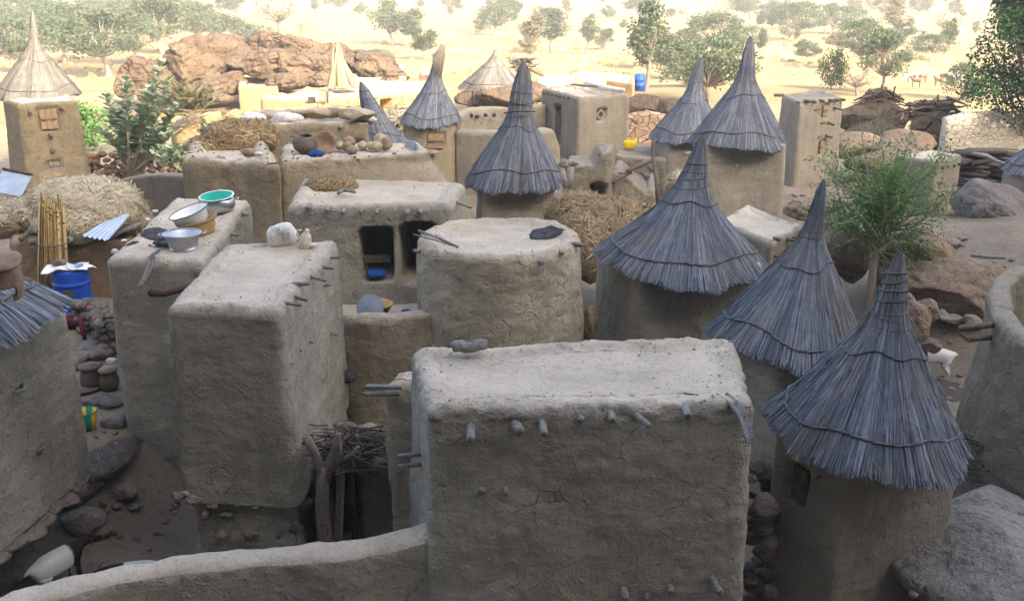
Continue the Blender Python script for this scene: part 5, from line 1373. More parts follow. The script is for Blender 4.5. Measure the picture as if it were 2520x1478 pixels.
b.build('trunk', M['bark_dark'], fp)
fp2 = thing('forked_post', 'thinner forked post with a branch curving right, under the brushwood', 'post', ongr(830, 1345, -5.5)); b = MB(); Y_ = 8.7
b.tube([at(833, 1380, Y_), at(832, 1310, Y_), at(836, 1240, Y_), at(838, 1170, Y_), at(835, 1120, Y_), at(832, 1070, Y_)], [.05, .045, .042, .04, .038, .03], n=9, jit=.14)
b.tube([at(838, 1132, Y_), at(850, 1128, Y_), at(868, 1120, Y_), at(882, 1098, Y_)], [.035, .03, .03, .022], n=8, jit=.14)
b.build('trunk', M['bark_dark'], fp2)
brush('brushwood', 'tangled pile of grey brushwood laid on the forked posts', 'brushwood', at(878, 1100, 8.95), (.55, .36, .22), 330, w=.0075, seed=21, dirx=2.2)
stones_on(LS, [(at(858, 1052, 9.9), (.10, .08, .07)), (at(836, 1050, 10.0), (.08, .08, .07)), (at(880, 1075, 9.8), (.09, .07, .05)), (at(830, 1085, 9.6), (.10, .08, .06))], 'stones', 400, 'loose_stone')
# ---- 9 big two part house behind
P1 = building('mud_house', 'flat roofed mud house with a heap of straw inside its roof parapet', 'house', px(-3.0, (446, 392), (692, 402), (652, 338), (470, 336)), -3.0, -5.9, M['mud_warm'], M['roof'], r=[.22, .12, .3, .25], R_top=.14, rim_h=.14, rim_w=.2, amp=.05, flare=.03, seed=71, step=.05, rough_rim=.03)
b = MB(); channel(b, at(552, 392, 16.7), at(528, 424, 16.4), .09, .06, curve=Vector((0, 0, .12))); b.build('gutter_spout', M['wood_grey'], P1)
P2c = px(-3.04, (684, 398), (1062, 376), (1042, 350), (690, 352)); P2b = [Vector((q.x, q.y, 0)) for q in P2c]
P2b[1] = Vector((P2c[1].x + 1.5, P2c[1].y - 1.4, 0)); P2b[0] = P2b[0] + Vector((0, -.15, 0)); P2b[2] = P2b[2] + Vector((1.2, 0, 0))
P2 = building('mud_house', 'wide mud house with gourds and a black pot on its flat roof', 'house', P2c, -3.04, -5.4, M['mud_warm'], M['roof'], base=P2b, power=1.5, r=[.12, .25, .2, .15], R_top=.12, rim_h=.04, rim_w=.16, amp=.05, amp2=.014, seed=72, step=.05, rough_rim=.035)
for (x, y) in [(790, 403), (953, 398), (715, 412)]: peg(P2, at(x, y, 16.75 if x < 900 else 17.0), (0, -1, -.2), .06, .035)
P3 = building('mud_house', 'long mud house with a broken brick parapet, behind the gourds', 'house', px(-2.93, (612, 308), (908, 300), (880, 277), (618, 280)), -2.93, -6, M['mud_warm'], M['roof'], r=.12, R_top=.08, rim_h=.10, rim_w=.25, amp=.05, seed=73, step=.06, rough_rim=.06)
for (x, y) in [(760, 317), (786, 316), (800, 313), (840, 310), (665, 327), (712, 333), (838, 345)]: peg(P3, at(x, y, 19.9), (0, -1, -.1), .10, .045)
for (x, y, wd) in [(795, 350, .35), (880, 350, .45)]:
    b = MB(); V = rock_verts((wd * .5, .05, .10), int(x), 3, 4, .06) + np.array(at(x, y, 19.86)); b.add([tuple(v) for v in V], ICO[3][1]); b.build('vent_shade', M['grain'], P3)  # dark lump in the wall; a vent's inner shade put into colour
b = MB(); c_ = at(640, 300, 20.6)
for i, (x, y, sx) in enumerate([(625, 291, .28), (700, 291, .4), (905, 291, .2)]):
    V = rock_verts((sx, .22, .12), 30 + i, 3, 4, .12) + np.array(onz(x, y, -2.9)); tag(link('sack_cloth', mesh_np(V, ICO[3][1]), M['cloth_pale']), ['pale cloth heap at the left end of the broken brick parapet', 'largest pale sacking heap on the long house roof behind the straw', 'pale bundle on the right end of the long house roof'][i], 'cloth')
for i, (x, y) in enumerate([(640, 282), (660, 283), (676, 283), (700, 281), (735, 279), (780, 279), (820, 277), (862, 280)]):
    p = onz(x, y, -2.86); V = rock_verts((.32, .2, .12), 500 + i, 3, 8, .07) + np.array(p); link('parapet_block', mesh_np(V, ICO[3][1]), M['mud_warm'], P3)
boulder('stone', 'brown boulder lump at the right end of the broken brick parapet', onz(886, 283, -2.8), (.34, .25, .14), 97, 'mud_warm', sub=4, cat='stone')
st = onz(560, 362, -3.12)
straw_heap('straw_heap', 'brown heap of straw piled on the roof of the flat house left of centre', 'straw heap', [(st + Vector((.05, .25, .05)), (.60, .5, .42)), (st + Vector((-.35, .1, .0)), (.45, .4, .2)), (st + Vector((.45, .35, .1)), (.4, .4, .35))], 2600, .28, 'hay_brown', w=.016, seed=6, core=.4, spiky=.8)
V = rock_verts((.14, .10, .07), 12, 3, 3, .15) + np.array(onz(490, 352, -3.05)); tag(link('cloth', mesh_np(V, ICO[3][1]), M['paper_blue']), 'blue and white rag beside the straw heap on the roof', 'cloth')
for i, (x, y, r_, m_, lab) in enumerate([(613, 375, .16, 'clay_brown', 'brown bowl shaped stone at the edge of the straw roof'), (636, 378, .08, 'cloth_pale', 'pale bundle at the corner of the straw roof')]):
    V = rock_verts((r_, r_ * .7, r_ * .5), 20 + i, 3, 4, .08) + np.array(onz(x, y, -2.98)); tag(link('bundle', mesh_np(V, ICO[3][1]), M[m_]), lab, 'bundle')
p = onz(752, 378, -3.08); pot = thing('clay_pot', 'round black clay pot leaning on the gourd roof edge', 'pot', p)
b = MB(); b.lathe(p + Vector((0, 0, 0)), [(0, 0), (.1, .01), (.2, .09), (.225, .17), (.2, .27), (.15, .32), (.13, .33), (.1, .325), (.14, .26), (0, .2)], 30, axis=(.1, -.15, 1)); b.build('body', M['clay'], pot)
b = MB(); b.tube([p + Vector((0, .1, .3)), at(713, 336, 17.4)], [.02, .016], n=6); tag(b.build('stick', M['wood_grey']), 'pale stick leaning out of the black clay pot', 'stick')
b = MB(); b.lathe(p + Vector((.28, .22, .1)), [(0, .0), (.12, .03), (.2, .12), (.21, .17), (.19, .17), (.11, .05), (0, .03)], 24, axis=(.3, -.8, .45)); tag(b.build('broken_calabash', M['clay_brown']), 'broken half calabash standing behind the black pot', 'calabash')
V = rock_verts((.14, .07, .07), 33, 3, 3, .2) + np.array(onz(777, 379, -3.0)); tag(link('blue_rag', mesh_np(V, ICO[3][1]), M['cloth_blue']), 'bright blue plastic rag beside the black pot', 'rag')
GO = [(795, 380, .07, 'brown gourd right beside the blue rag'), (837, 368, .09, 'white streaked gourd at the left of the gourd cluster'), (860, 362, .13, 'largest wide brown gourd at the back of the cluster'), (855, 371, .10, 'flat orange brown gourd in front of the largest one'),
      (868, 381, .10, 'lone reddish gourd in front of the cluster'), (893, 366, .095, 'grey green gourd left of the three in a row'), (913, 367, .085, 'small grey gourd in the middle of the row'), (930, 369, .115, 'pale green gourd, nearest of the right row'), (952, 367, .12, 'dark brown gourd at the right end of the row'), (940, 358, .13, 'wide pale gourd behind the row of gourds')]
for i, (x, y, r_, lab) in enumerate(GO):
    p = onz(x, y, -3.06); b = MB(); e = random.uniform(.8, 1.05)
    b.lathe(p, [(0, 0), (r_ * .6, r_ * .08), (r_ * .96, r_ * .45), (r_, r_ * .8 * e), (r_ * .75, r_ * 1.35 * e), (r_ * .35, r_ * 1.62 * e), (.012, r_ * 1.68 * e), (.012, r_ * 1.85 * e), (0, r_ * 1.86 * e)], 20, axis=(random.uniform(-.3, .3), random.uniform(-.3, 0), 1))
    tag(b.build('gourd', M['gourd'] if i not in (0, 2, 3, 4, 8) else M['clay_brown']), lab, 'gourd', 'gourds drying on the flat roof')
b = MB(); p = onz(1010, 366, -3.05); b.box(p + Vector((0, 0, .07)), (.22, .03, .14), rot=-.5); b.box(p + Vector((.13, -.08, .05)), (.03, .18, .11), rot=.1, tone=.9); tag(b.build('folded_metal', M['zinc_blue'], None, False), 'bent piece of sheet metal at the right end of the gourd roof', 'sheet metal')
# ---- 10 dark yard wall and left background
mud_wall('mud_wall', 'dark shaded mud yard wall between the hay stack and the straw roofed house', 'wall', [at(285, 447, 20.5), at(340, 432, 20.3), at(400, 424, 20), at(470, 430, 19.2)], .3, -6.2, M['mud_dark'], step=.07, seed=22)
SH = building('mud_shed', 'reddish mud shed under the hay stack at left', 'shed', px(-4.33, (20, 594), (330, 594), (330, 540), (40, 540)), -4.33, -6.2, M['mud_red'], M['mud_red'], r=.12, seed=24, step=.05)
hb = at(208, 545, 16.6)
straw_heap('hay_stack', 'large pale hay stack heaped on the shed roof at left', 'hay stack', [(hb + Vector((0, .25, .22)), (.9, .75, .5)), (hb + Vector((.5, .05, .14)), (.52, .6, .42)), (hb + Vector((-.55, .3, .26)), (.5, .5, .42)), (hb + Vector((.05, -.35, .0)), (.6, .4, .32)), (hb + Vector((.75, .2, -.02)), (.35, .4, .25)), (at(215, 548, 16.25), (.52, .35, .24)), (at(150, 556, 16.1), (.5, .3, .22)), (hb + Vector((-.9, .3, .1)), (.5, .5, .3))], 8500, .21, 'hay_pale', w=.014, seed=9, core=.42, spiky=1.3, tmean=.66, flat=.5)
straw_heap('straw_heap', 'greyish flattened straw at the left edge beside the hay stack', 'straw heap', [(at(30, 538, 17), (.75, .6, .35)), (at(85, 520, 17), (.4, .5, .3))], 2200, .2, 'hay_pale', w=.012, seed=10, core=.3, spiky=.6, tmean=.4)
b = MB(); nX = 22; vs = []; fs = []
sA, sB, sC, sD = at(200, 580, 15.5), at(266, 592, 15.4), at(322, 528, 16.1), at(290, 526, 16.3)
for i in range(nX + 1):
    for j in range(9):
        t = i / nX; s_ = j / 8; q = sA.lerp(sB, t).lerp(sD.lerp(sC, t), s_); vs.append(q + Vector((0, 0, .018 * math.sin(t * 34))))
for i in range(nX):
    for j in range(8): fs.append((i * 9 + j, (i + 1) * 9 + j, (i + 1) * 9 + j + 1, i * 9 + j + 1))
k0 = len(vs); vs = vs + [Vector(v) - Vector((0, 0, .006)) for v in vs]; fs = fs + [tuple(k0 + q for q in f[::-1]) for f in fs]
b.add(vs, fs); tag(b.build('corrugated_sheet', M['sheet']), 'bright corrugated metal sheet sticking out under the hay stack', 'metal sheet')
for i, (a_, c_, r_, lab) in enumerate([((255, 590, 16.0), (345, 552, 16.4), .05, 'thick pole under the hay stack at right'), ((262, 582, 16.2), (352, 536, 16.8), .04, 'thinner pole above the thick one under the hay stack'), ((50, 590, 15.9), (120, 540, 16.6), .045, 'dark pole under the hay stack at left'), ((75, 596, 15.8), (180, 590, 15.8), .06, 'level beam end under the reed bundle')]):
    b = MB(); p0, p1 = at(*a_), at(*c_); b.tube([p0, p0.lerp(p1, .5) + Vector((0, 0, .03)), p1], r_, n=8, jit=.15); tag(b.build('pole', M['bark_dark' if i == 2 else 'wood_grey']), lab, 'pole')
rb_ = thing('reed_bundle', 'upright bundle of golden millet stalks leaning on the hay stack', 'reed bundle', at(130, 740, 15.6)); b = MB(); rr = random.Random(3)
for i in range(130):
    a = rr.uniform(0, 6.283); k = math.sqrt(rr.random()); f_ = at(133, 745, 15.5) + Vector((math.cos(a) * .27 * k, math.sin(a) * .2 * k, 0)); tp = at(128, 512, 15.75) + Vector((math.cos(a) * .19 * k, math.sin(a) * .15 * k, rr.uniform(-.08, .12) + (.2 if rr.random() < .08 else 0)))
    m1 = f_.lerp(tp, .45) + Vector((rr.uniform(-.01, .01), -.01, 0)); r_ = rr.uniform(.010, .017); b.tube([f_, m1, tp], [r_, r_, r_ * .8], n=5, tone=rr.random())
    for kn in range(4): q = f_.lerp(tp, rr.random()); b.tube([q - (tp - f_).normalized() * .012, q + (tp - f_).normalized() * .012], r_ * 1.3, n=5, tone=.1)
b.build('stalks', M['reed'], rb_); b = MB(); c_ = at(131, 595, 15.62); b.tube([c_ + Vector((math.cos(a) * .26, math.sin(a) * .2, .02 * math.sin(a))) for a in np.linspace(0, 6.283, 24)[:-1]], .012, n=5, closed=True); b.build('tie', M['rope'], rb_)
b = MB(); q = [at(10, 418, 19.5), at(80, 432, 19.2), at(52, 486, 18.6), at(-25, 470, 18.9)]; n_ = (q[1] - q[0]).cross(q[3] - q[0]).normalized() * .015
b.add(q + [v - n_ for v in q], [(0, 1, 2, 3), (7, 6, 5, 4), (0, 4, 5, 1), (1, 5, 6, 2), (2, 6, 7, 3), (3, 7, 4, 0)]); sh_ = tag(b.build('metal_door_sheet', M['zinc_blue'], None, False), 'blue grey metal sheet leaning at the left edge above the straw', 'metal sheet')
b = MB(); b.tube([q[0] + Vector((0, -.02, .02)), q[1] + Vector((0, -.02, .02))], .03, n=6); b.build('frame_bar', M['wood_dark'], sh_)
# barrel, papers, rocks and pots in the alley
bb_ = ongr(188, 772, -5.3); bz = Vector((bb_.x, bb_.y, at(188, 772, bb_.y).z)); BR = thing('plastic_barrel', 'blue plastic barrel with a stack of papers on its lid', 'barrel', bz)
b = MB(); R_ = .275; b.lathe(bz, [(0, 0), (R_ - .02, 0), (R_ - .005, .01), (R_, .03), (R_, .06), (R_, .24), (R_, .255), (R_ + .018, .27), (R_ + .018, .30), (R_, .315), (R_, .33), (R_, .50), (R_, .515), (R_ + .018, .53), (R_ + .018, .56), (R_, .575), (R_, .59), (R_, .70), (R_ - .005, .74), (R_ - .012, .755), (R_ - .03, .78), (R_ - .05, .78), (R_ - .06, .76), (0, .76)], 36); b.build('body', M['plastic_blue'], BR)
b = MB(); c_ = bz + Vector((.03, -.275, .36)); V = np.array([(0, 0, 0)] + [(math.cos(a) * .09 * (1 + .2 * math.sin(3 * a)), -.008, math.sin(a) * .16 * (1 + .2 * math.cos(2 * a))) for a in np.linspace(0, 6.283, 20)[:-1]]) + np.array(c_) + np.array([0, .004, 0])
V[0, 1] -= .01; b.add([tuple(v) for v in V], [(0, 1 + (i + 1) % 19, 1 + i) for i in range(19)]); b.build('mud_stain', M['mud_dark'], BR)
pc = bz + Vector((0, 0, .80))
for i, (dx, dy, rot, m_, sx, lab) in enumerate([(.05, -.05, .3, 'paper', .5, 'white printed paper on the blue barrel'), (.16, -.02, .9, 'enamel', .4, 'pale green tinted sheet under the printed paper on the barrel'), (-.17, -.1, .1, 'paper', .36, 'white sheet hanging over the left side of the blue barrel')]):
    b = MB(); vs = []; nx_ = 7
    for u in range(nx_):
        for v in range(nx_):
            x = (u / 6 - .5) * sx; y = (v / 6 - .5) * .36; z_ = .01 * i + .02 * math.sin(u * 1.3 + i) - max(0, math.hypot(x + dx, y + dy) - .30) * .5
            vs.append(pc + Vector((dx + x * math.cos(rot) - y * math.sin(rot), dy + x * math.sin(rot) + y * math.cos(rot), z_ + (.008 if i == 0 else 0))))
    fs = [(u * nx_ + v, (u + 1) * nx_ + v, (u + 1) * nx_ + v + 1, u * nx_ + v + 1) for u in range(nx_ - 1) for v in range(nx_ - 1)]
    k0 = len(vs); vs += [q - Vector((0, 0, .004)) for q in vs]; fs += [tuple(k0 + q for q in f[::-1]) for f in fs[:len(fs)]]
    b.add(vs, fs); o = tag(b.build('paper_sheet', M[m_]), lab, 'paper')
    if i == 0:
        b = MB(); c_ = pc + Vector((.16, -.02, .035)); b.box(c_, (.13, .10, .004), rot=.3); b.build('blue_print', M['paper_blue'], o, False)
boulder('stone', 'brown stone weighing down the papers on the barrel', pc + Vector((-.13, -.02, .07)), (.14, .10, .07), 111, 'stones', sub=3, cat='stone')
for i, (x, y, s_, m_, lab) in enumerate([(175, 785, (.2, .2, .09), 'stones', 'flat round stone at the foot of the blue barrel'), (195, 885, (.22, .2, .12), 'stones', 'dark stone behind the lidded clay pot'), (240, 880, (.24, .2, .12), 'stones', 'second dark stone behind the clay pots, against the long granary'), (180, 905, (.18, .18, .12), 'stones', 'dark block left of the lidded clay pot'),
        (275, 890, (.08, .06, .05), 'white_stone', 'small pale stone against the long granary wall in the alley'), (225, 860, (.3, .25, .12), 'rock_grey', 'rough ledge of rock in the alley below the barrel'), (195, 960, (.3, .2, .10), 'stones', 'low stone step in front of the clay pots')]):
    p = ongr(x, y, -5.3); boulder('stone', lab, p + Vector((0, 0, s_[2] * .35)), s_, 120 + i, m_, sub=3, cat='stone')
V = rock_verts((.30, .16, .09), 61, 4, 3, .16) + np.array(ongr(180, 806, -5.3) + Vector((0, 0, .12))); tag(link('maroon_cloth', mesh_np(V, ICO[4][1]), M['cloth_maroon']), 'maroon cloth heaped on a stone below the blue barrel', 'cloth')
b = MB(); p = ongr(208, 850, -5.3); b.tube([p + Vector((.03, 0, -.02)), p + Vector((0, .02, .25)), p + Vector((-.03, .04, .45))], [.02, .045, .035], n=8); tag(b.build('stick', M['cloth_maroon']), 'dark upright stick wrapped in purple cloth below the barrel', 'stick')
ROCKW = rubble('stone_wall', 'rough heap of pale brown stones between the barrel and the long granary', 'rubble', [at(210, 800, 14.6), at(250, 810, 14.3), at(275, 850, 13.6)], .5, .2, 'stones', -5.35, seed=14)
cp_ = thing('plastic_cup', 'pink and white plastic cup on the rubble beside the barrel', 'cup', at(222, 772, 14.5)); b = MB(); b.lathe(at(222, 772, 14.5), [(0, 0), (.04, 0), (.05, .09), (.045, .09), (.03, .01)], 14); b.build('cup', M['enamel'], cp_); b = MB(); b.lathe(at(222, 772, 14.5) + Vector((0, 0, .09)), [(.052, -.01), (.053, .04), (0, .05)], 14); b.build('lid', plain('pink_plastic', (.6, .08, .22), .5), cp_)
for i, (x, y, r_, hh, lab) in enumerate([(229, 955, .155, .30, 'dark clay pot with a flat lid standing in the alley at left'), (272, 958, .13, .27, 'dark clay pot half hidden behind the long granary corner')]):
    p = ongr(x, y, -5.3); po = thing('clay_pot', lab, 'pot', p); b = MB(); b.lathe(p, [(0, 0), (r_ * .75, 0), (r_ * .98, hh * .3), (r_, hh * .55), (r_ * .8, hh * .9), (r_ * .72, hh), (0, hh)], 26); b.build('body', M['clay'], po)
    b = MB(); b.lathe(p + Vector((0, 0, hh)), [(0, 0), (r_ * .95, 0), (r_ * 1.02, .02), (r_ * .9, .045), (0, .06)], 26); b.build('lid', M['clay'] if i == 0 else M['clay_brown'], po)
bu = ongr(215, 1056, -5.3); BK = thing('bucket', 'green and yellow striped plastic bucket in the alley at left', 'bucket', bu)
b = MB(); nB = 40; ps = [(.10, 0), (.145, .26)]; vs = []
for r_, z_ in [(0, .004), (.10, 0), (.118, .10), (.145, .255)]:
    for k in range(nB): a = 2 * math.pi * k / nB; vs.append(bu + Vector((math.cos(a) * r_, math.sin(a) * r_, z_)))
for r_, z_ in [(.140, .255), (.112, .10), (.095, .012), (0, .012)]:
    for k in range(nB): a = 2 * math.pi * k / nB; vs.append(bu + Vector((math.cos(a) * r_, math.sin(a) * r_, z_)))
fs = [(i * nB + k, i * nB + (k + 1) % nB, (i + 1) * nB + (k + 1) % nB, (i + 1) * nB + k) for i in range(7) for k in range(nB)]
b.add(vs, fs); o = b.build('pail', M['plastic_green'], BK); o.data.materials.append(M['plastic_yellow'])
mi = [1 if ((k // 4) % 2 == 1) else 0 for i in range(7) for k in range(nB)]; o.data.polygons.foreach_set('material_index', np.array(mi, dtype=np.int32))
b = MB(); b.tube([bu + Vector((math.cos(a) * .146, math.sin(a) * .146, .257)) for a in np.linspace(0, 6.283, 37)[:-1]], .007, n=6, closed=True); b.build('rim', M['plastic_green'], BK)
straw_heap('straw_litter', 'scattered straw litter on the alley ground below the bucket', 'straw', [(ongr(262, 1110, -5.5) + Vector((0, 0, -.05)), (.34, .62, .10))], 1500, .14, 'twig', w=.008, seed=17, core=.3, spiky=.3)
for i, (x, y, s_, m_, lab) in enumerate([(250, 990, (.34, .22, .06), 'rock_grey', 'flat bluish stone slab between the pots and the bucket'), (300, 1215, (.20, .16, .10), 'stones', 'bluish flat faced stone at the foot of the long granary'), (205, 1210, (.26, .2, .14), 'stones', 'rounded brown stone beside the bluish flat faced one'),
      (205, 1290, (.28, .22, .16), 'stones', 'large dark stone in the goat yard'), (330, 1250, (.09, .07, .07), 'stones', 'small stone at the granary corner above the goats'), (160, 1240, (.2, .18, .13), 'stones', 'dark stone under the edge of the left foreground granary'), (255, 1305, (.16, .14, .08), 'stones', 'low dark stone between the goats and the granary'), (225, 1150, (.12, .1, .09), 'stones', 'dark round stone at the straw litter edge'),
      (290, 1040, (.22, .18, .13), 'rock_grey', 'grey rock at the foot of the long granary beside the bucket'), (215, 1180, (.18, .15, .1), 'stones', 'brown stone below the straw litter')]):
    p = ongr(x, y, -5.6); boulder('stone', lab, p + Vector((0, 0, s_[2] * .3)), s_, 140 + i, m_, sub=3, cat='stone')
boulder('boulder', 'dark boulder at the lower left corner behind the curved wall', ongr(30, 1410, -6) + Vector((-.3, .1, .05)), (.6, .5, .35), 161, 'rock_grey', sub=4)

crumbs(FH, 170, .012, 5, 'mud_grey'); crumbs(GA, 70, .011, 6, 'mud_tower'); crumbs(GB, 60, .013, 7, 'mud_tower'); crumbs(CH, 55, .014, 8, 'mud_grey'); crumbs(RG, 55, .014, 9, 'mud_round'); crumbs(P2, 90, .03, 10, 'mud_warm'); crumbs(P1, 90, .03, 11, 'mud_warm')
# ================================================================= THATCHED GRANARIES
def ngon(cx, cy, r, n=24, ry=None):
    ry = ry or r
    return [(cx + r * math.cos(a), cy + ry * math.sin(a)) for a in np.linspace(0, 2 * math.pi, n + 1)[:-1]]
def squarish(cx, cy, hw, hd, rot):
    c, s_ = math.cos(rot), math.sin(rot)
    return [(cx + x * c - y * s_, cy + x * s_ + y * c) for x, y in ((-hw, -hd), (hw, -hd), (hw, hd), (-hw, hd))]
def granary(label, rim, Y, tip, tipY, Rr, foot, zb, mat='mud_tower', seed=0, step=None, **kw):
    C = at(rim[0], rim[1], Y); A = at(tip[0], tip[1], tipY)
    g = thing('thatched_granary', label, 'granary', (C.x, C.y, zb), 'thatched granaries of the village')
    bk = kw.pop('body', {})
    cs = foot(C) ; st_ = dict(r=.14, flare=.05, amp=.03, seed=seed + 3); st_.update(bk)
    if step: st_['step'] = step
    building('x', '', '', cs, C.z + .05, zb, M[mat], M['roof'], root=g, **st_)
    th, Sf = thatch_roof(g, C, Rr, A, seed=seed, **kw)
    return g, C, Sf
# A: centre
gA, cA, _ = granary('slender thatched granary in the middle with its eave torn at the front', (1267, 440), 18, (1290, 150), 18, .86, lambda C: squarish(C.x, C.y + .05, .66, .6, .12), -5.9, seed=101, n=2600, w=.018,
    prof=[(0, 1), (.1, .88), (.22, .70), (.36, .48), (.47, .33), (.54, .265), (.62, .235), (.72, .215), (.82, .175), (.92, .11), (1, .03)], ropes=(.11, .45), wind=(.55, .63, .66, .73), droop=lambda a: -.05 * math.exp(-((a - 4.9) / .25) ** 2), ragged=1.5, step=.05)
b = MB(); p = at(1322, 492, 17.35); peg(gA, p, (.2, -1, 0), .06, .025)
b = MB(); b.tube([at(1240, 279, 17.75), at(1270, 274, 17.65), at(1318, 275, 17.7)], [.010, .014, .01], n=5); b.build('binding_stick', M['wood_dark'], gA)
# B: big wide
gB_, cB, _ = granary('broad thatched granary with a wide flaring roof and a bent spire', (1674, 632), 12.5, (1730, 332), 12.55, 1.06, lambda C: squarish(C.x - .02, C.y + .1, .86, .8, .25), -6.4, seed=102, n=4200, w=.014,
    prof=[(0, 1), (.08, .87), (.2, .68), (.33, .48), (.43, .345), (.52, .25), (.6, .19), (.7, .135), (.82, .095), (.93, .06), (1, .02)], ropes=(.105, .47), wind=(.59, .66, .70, .77), step=.03, bend=(-.02, .0), droop=lambda a: .07 * math.cos(a - 2.9))
for (x, y) in [(1812, 745), (1830, 728)]: peg(gB_, at(x, y, 11.95), (.6, -1, 0), .16, .022)
st1 = MB(); st1.tube([at(1640, 800, 11.75), at(1637, 770, 11.72)], [.06, .04], n=8)
# C
gC_, cC, _ = granary('thatched granary behind the right end of the large front roof, sharp straight spire', (1940, 832), 10.6, (2028, 442), 10.7, .89, lambda C: squarish(C.x, C.y + .05, .72, .70, .45), -6.6, seed=103, n=4200, w=.0125,
    prof=[(0, 1), (.1, .845), (.22, .675), (.36, .485), (.47, .345), (.55, .245), (.61, .165), (.68, .115), (.8, .085), (.92, .05), (1, .015)], ropes=(.10, .49), wind=(.615, .645, .67, .69), step=.032, droop=lambda a: .10 * math.cos(a - 3.3), ragged=1.2)
for (x, y) in [(1895, 945)]: peg(gC_, at(x, y, 9.9), (-.5, -1, 0), .07, .035)
# D: right foreground
zD = at(2134, 1058, 8.0).z; dA, dB = onz(1903, 1040, zD), onz(2082, 1140, zD); nD = Vector((dB.y - dA.y, -(dB.x - dA.x), 0)).normalized(); nD = nD if nD.y < 0 else -nD
def onplane(x, y, p0, n_):
    d = Vector(ray(x, y)); return d * (p0.dot(n_) / d.dot(n_))
dN = onplane(1962, 1195, dA, nD)
gD, cD, sD_ = granary('nearest thatched granary, a square tower with a recessed door, in the right foreground', (2134, 1058), 8.0, (2216, 616), 8.1, .835, lambda C: [onz(1903, 1040, C.z), onz(2082, 1140, C.z), onz(2372, 1072, C.z), onz(2190, 970, C.z)], -6.6, seed=104, n=5200, w=.0115,
    prof=[(0, 1), (.1, .855), (.22, .69), (.36, .50), (.48, .35), (.56, .25), (.62, .185), (.7, .15), (.8, .118), (.9, .075), (1, .02)], ropes=(.115, .47), wind=(.60, .64, .67, .73, .79, .84, .88), step=.028, droop=lambda a: .06 * math.cos(a - 2.6), ragged=1.0, fray=.01,
    body=dict(r=[.12, .035, .07, .12], amp=.016, flare=.05, recess=[dict(c=dN, n=nD, w=.25, h=.40, d=.07, r=.05, soft=.018, reach=.35)]))
door_part(gD, dN - nD * .05, nD, .19, .33, mat='wood_brown', name='shutter')
peg(gD, onplane(2022, 1172, dA, nD), nD, .06, .016); peg(gD, onplane(1925, 1142, dA, nD), nD, .05, .014)
# E
gE, cE, _ = granary('tall thatched granary at upper right, the right one of two with touching roofs', (1818, 345), 24, (1848, 88), 24, 1.14, lambda C: squarish(C.x + .02, C.y + .1, .99, .9, -.06), -6.3, seed=105, n=2600, w=.02,
    prof=[(0, 1), (.1, .86), (.22, .69), (.36, .48), (.46, .34), (.55, .225), (.62, .165), (.72, .14), (.84, .115), (.93, .075), (1, .02)], ropes=(.10, .44), wind=(.56, .65, .7), step=.07)
peg(gE, at(1812, 408, 23), (0, -1, 0), .05, .03); peg(gE, at(1700, 376, 23.2), (-1, -.5, 0), .18, .035)
# F
gF_, cF, _ = granary('thatched granary at upper right with a shorter spire, left of two touching roofs', (1695, 335), 27, (1723, 140), 27, 1.0, lambda C: squarish(C.x, C.y + .1, .80, .8, .1), -6.3, seed=106, n=1800, w=.024,
    prof=[(0, 1), (.12, .84), (.25, .65), (.38, .46), (.48, .33), (.56, .24), (.66, .195), (.78, .16), (.9, .09), (1, .02)], ropes=(.11, .45), wind=(.6, .7), step=.08)
# G
gG, cG, _ = granary('thatched granary with a ragged wooden top and a square shutter, left of centre', (1061, 297), 27, (1074, 152), 27, .80, lambda C: ngon(C.x, C.y, .74), -6.2, seed=107, n=1800, w=.022, mat='mud_warm',
    prof=[(0, 1), (.15, .83), (.32, .62), (.5, .42), (.62, .30), (.74, .20), (.84, .15), (.93, .13), (1, .10)], ropes=(.12, .5), wind=(.72, .84), step=.07, body=dict(recess=[dict(c=at(1073, 347, 26.3), n=(.1, -1), w=.50, h=.46, d=.07, r=.04, soft=.03, wob=.4)]))
d_ = door_part(gG, at(1073, 347, 26.30), (.06, -1), .42, .38)
b = MB(); b.tube([at(1048, 378, 26.2), at(1078, 376, 26.15)], [.04, .035], n=7); b.build('door_sill', M['wood_grey'], gG)
b = MB(); T0 = at(1076, 150, 27)
for dx, y1, r_ in [(1091, 110, .13), (1086, 124, .13), (1066, 132, .10), (1064, 146, .09), (1074, 138, .12), (1090, 138, .08)]:
    b.tube([at(1073, 192, 27), T0.lerp(at(dx, y1, 27), .4), at(dx, y1, 27)], [r_ * 1.2, r_, r_ * .55], n=7, jit=.35)
b.build('wooden_top', M['bark'], gG)
# H: loose leaning roof
hC = at(962, 395, 22); gH = thing('thatched_granary', 'leaning thatch cone without visible walls behind the gourd roof', 'granary', (hC.x, hC.y, -6), 'thatched granaries of the village')
building('x', '', '', ngon(hC.x + .1, hC.y + .1, .55), hC.z + .02, -6.2, M['mud_tower'], M['roof'], root=gH, step=.08, r=.15)
thatch_roof(gH, hC, .72, at(888, 200, 22), seed=108, n=1600, w=.02, prof=[(0, 1), (.15, .82), (.3, .62), (.45, .45), (.6, .33), (.75, .24), (.9, .13), (1, .03)], ropes=(.36,), wind=(.5, .6, .72, .8, .88))
straw_heap('straw_heap', 'bleached straw and sticks between the leaning thatch cone and the shuttered granary', 'straw heap', [(at(985, 300, 30), (.65, .5, .4))], 260, .7, 'hay_pale', w=.04, seed=19, spiky=1.2)
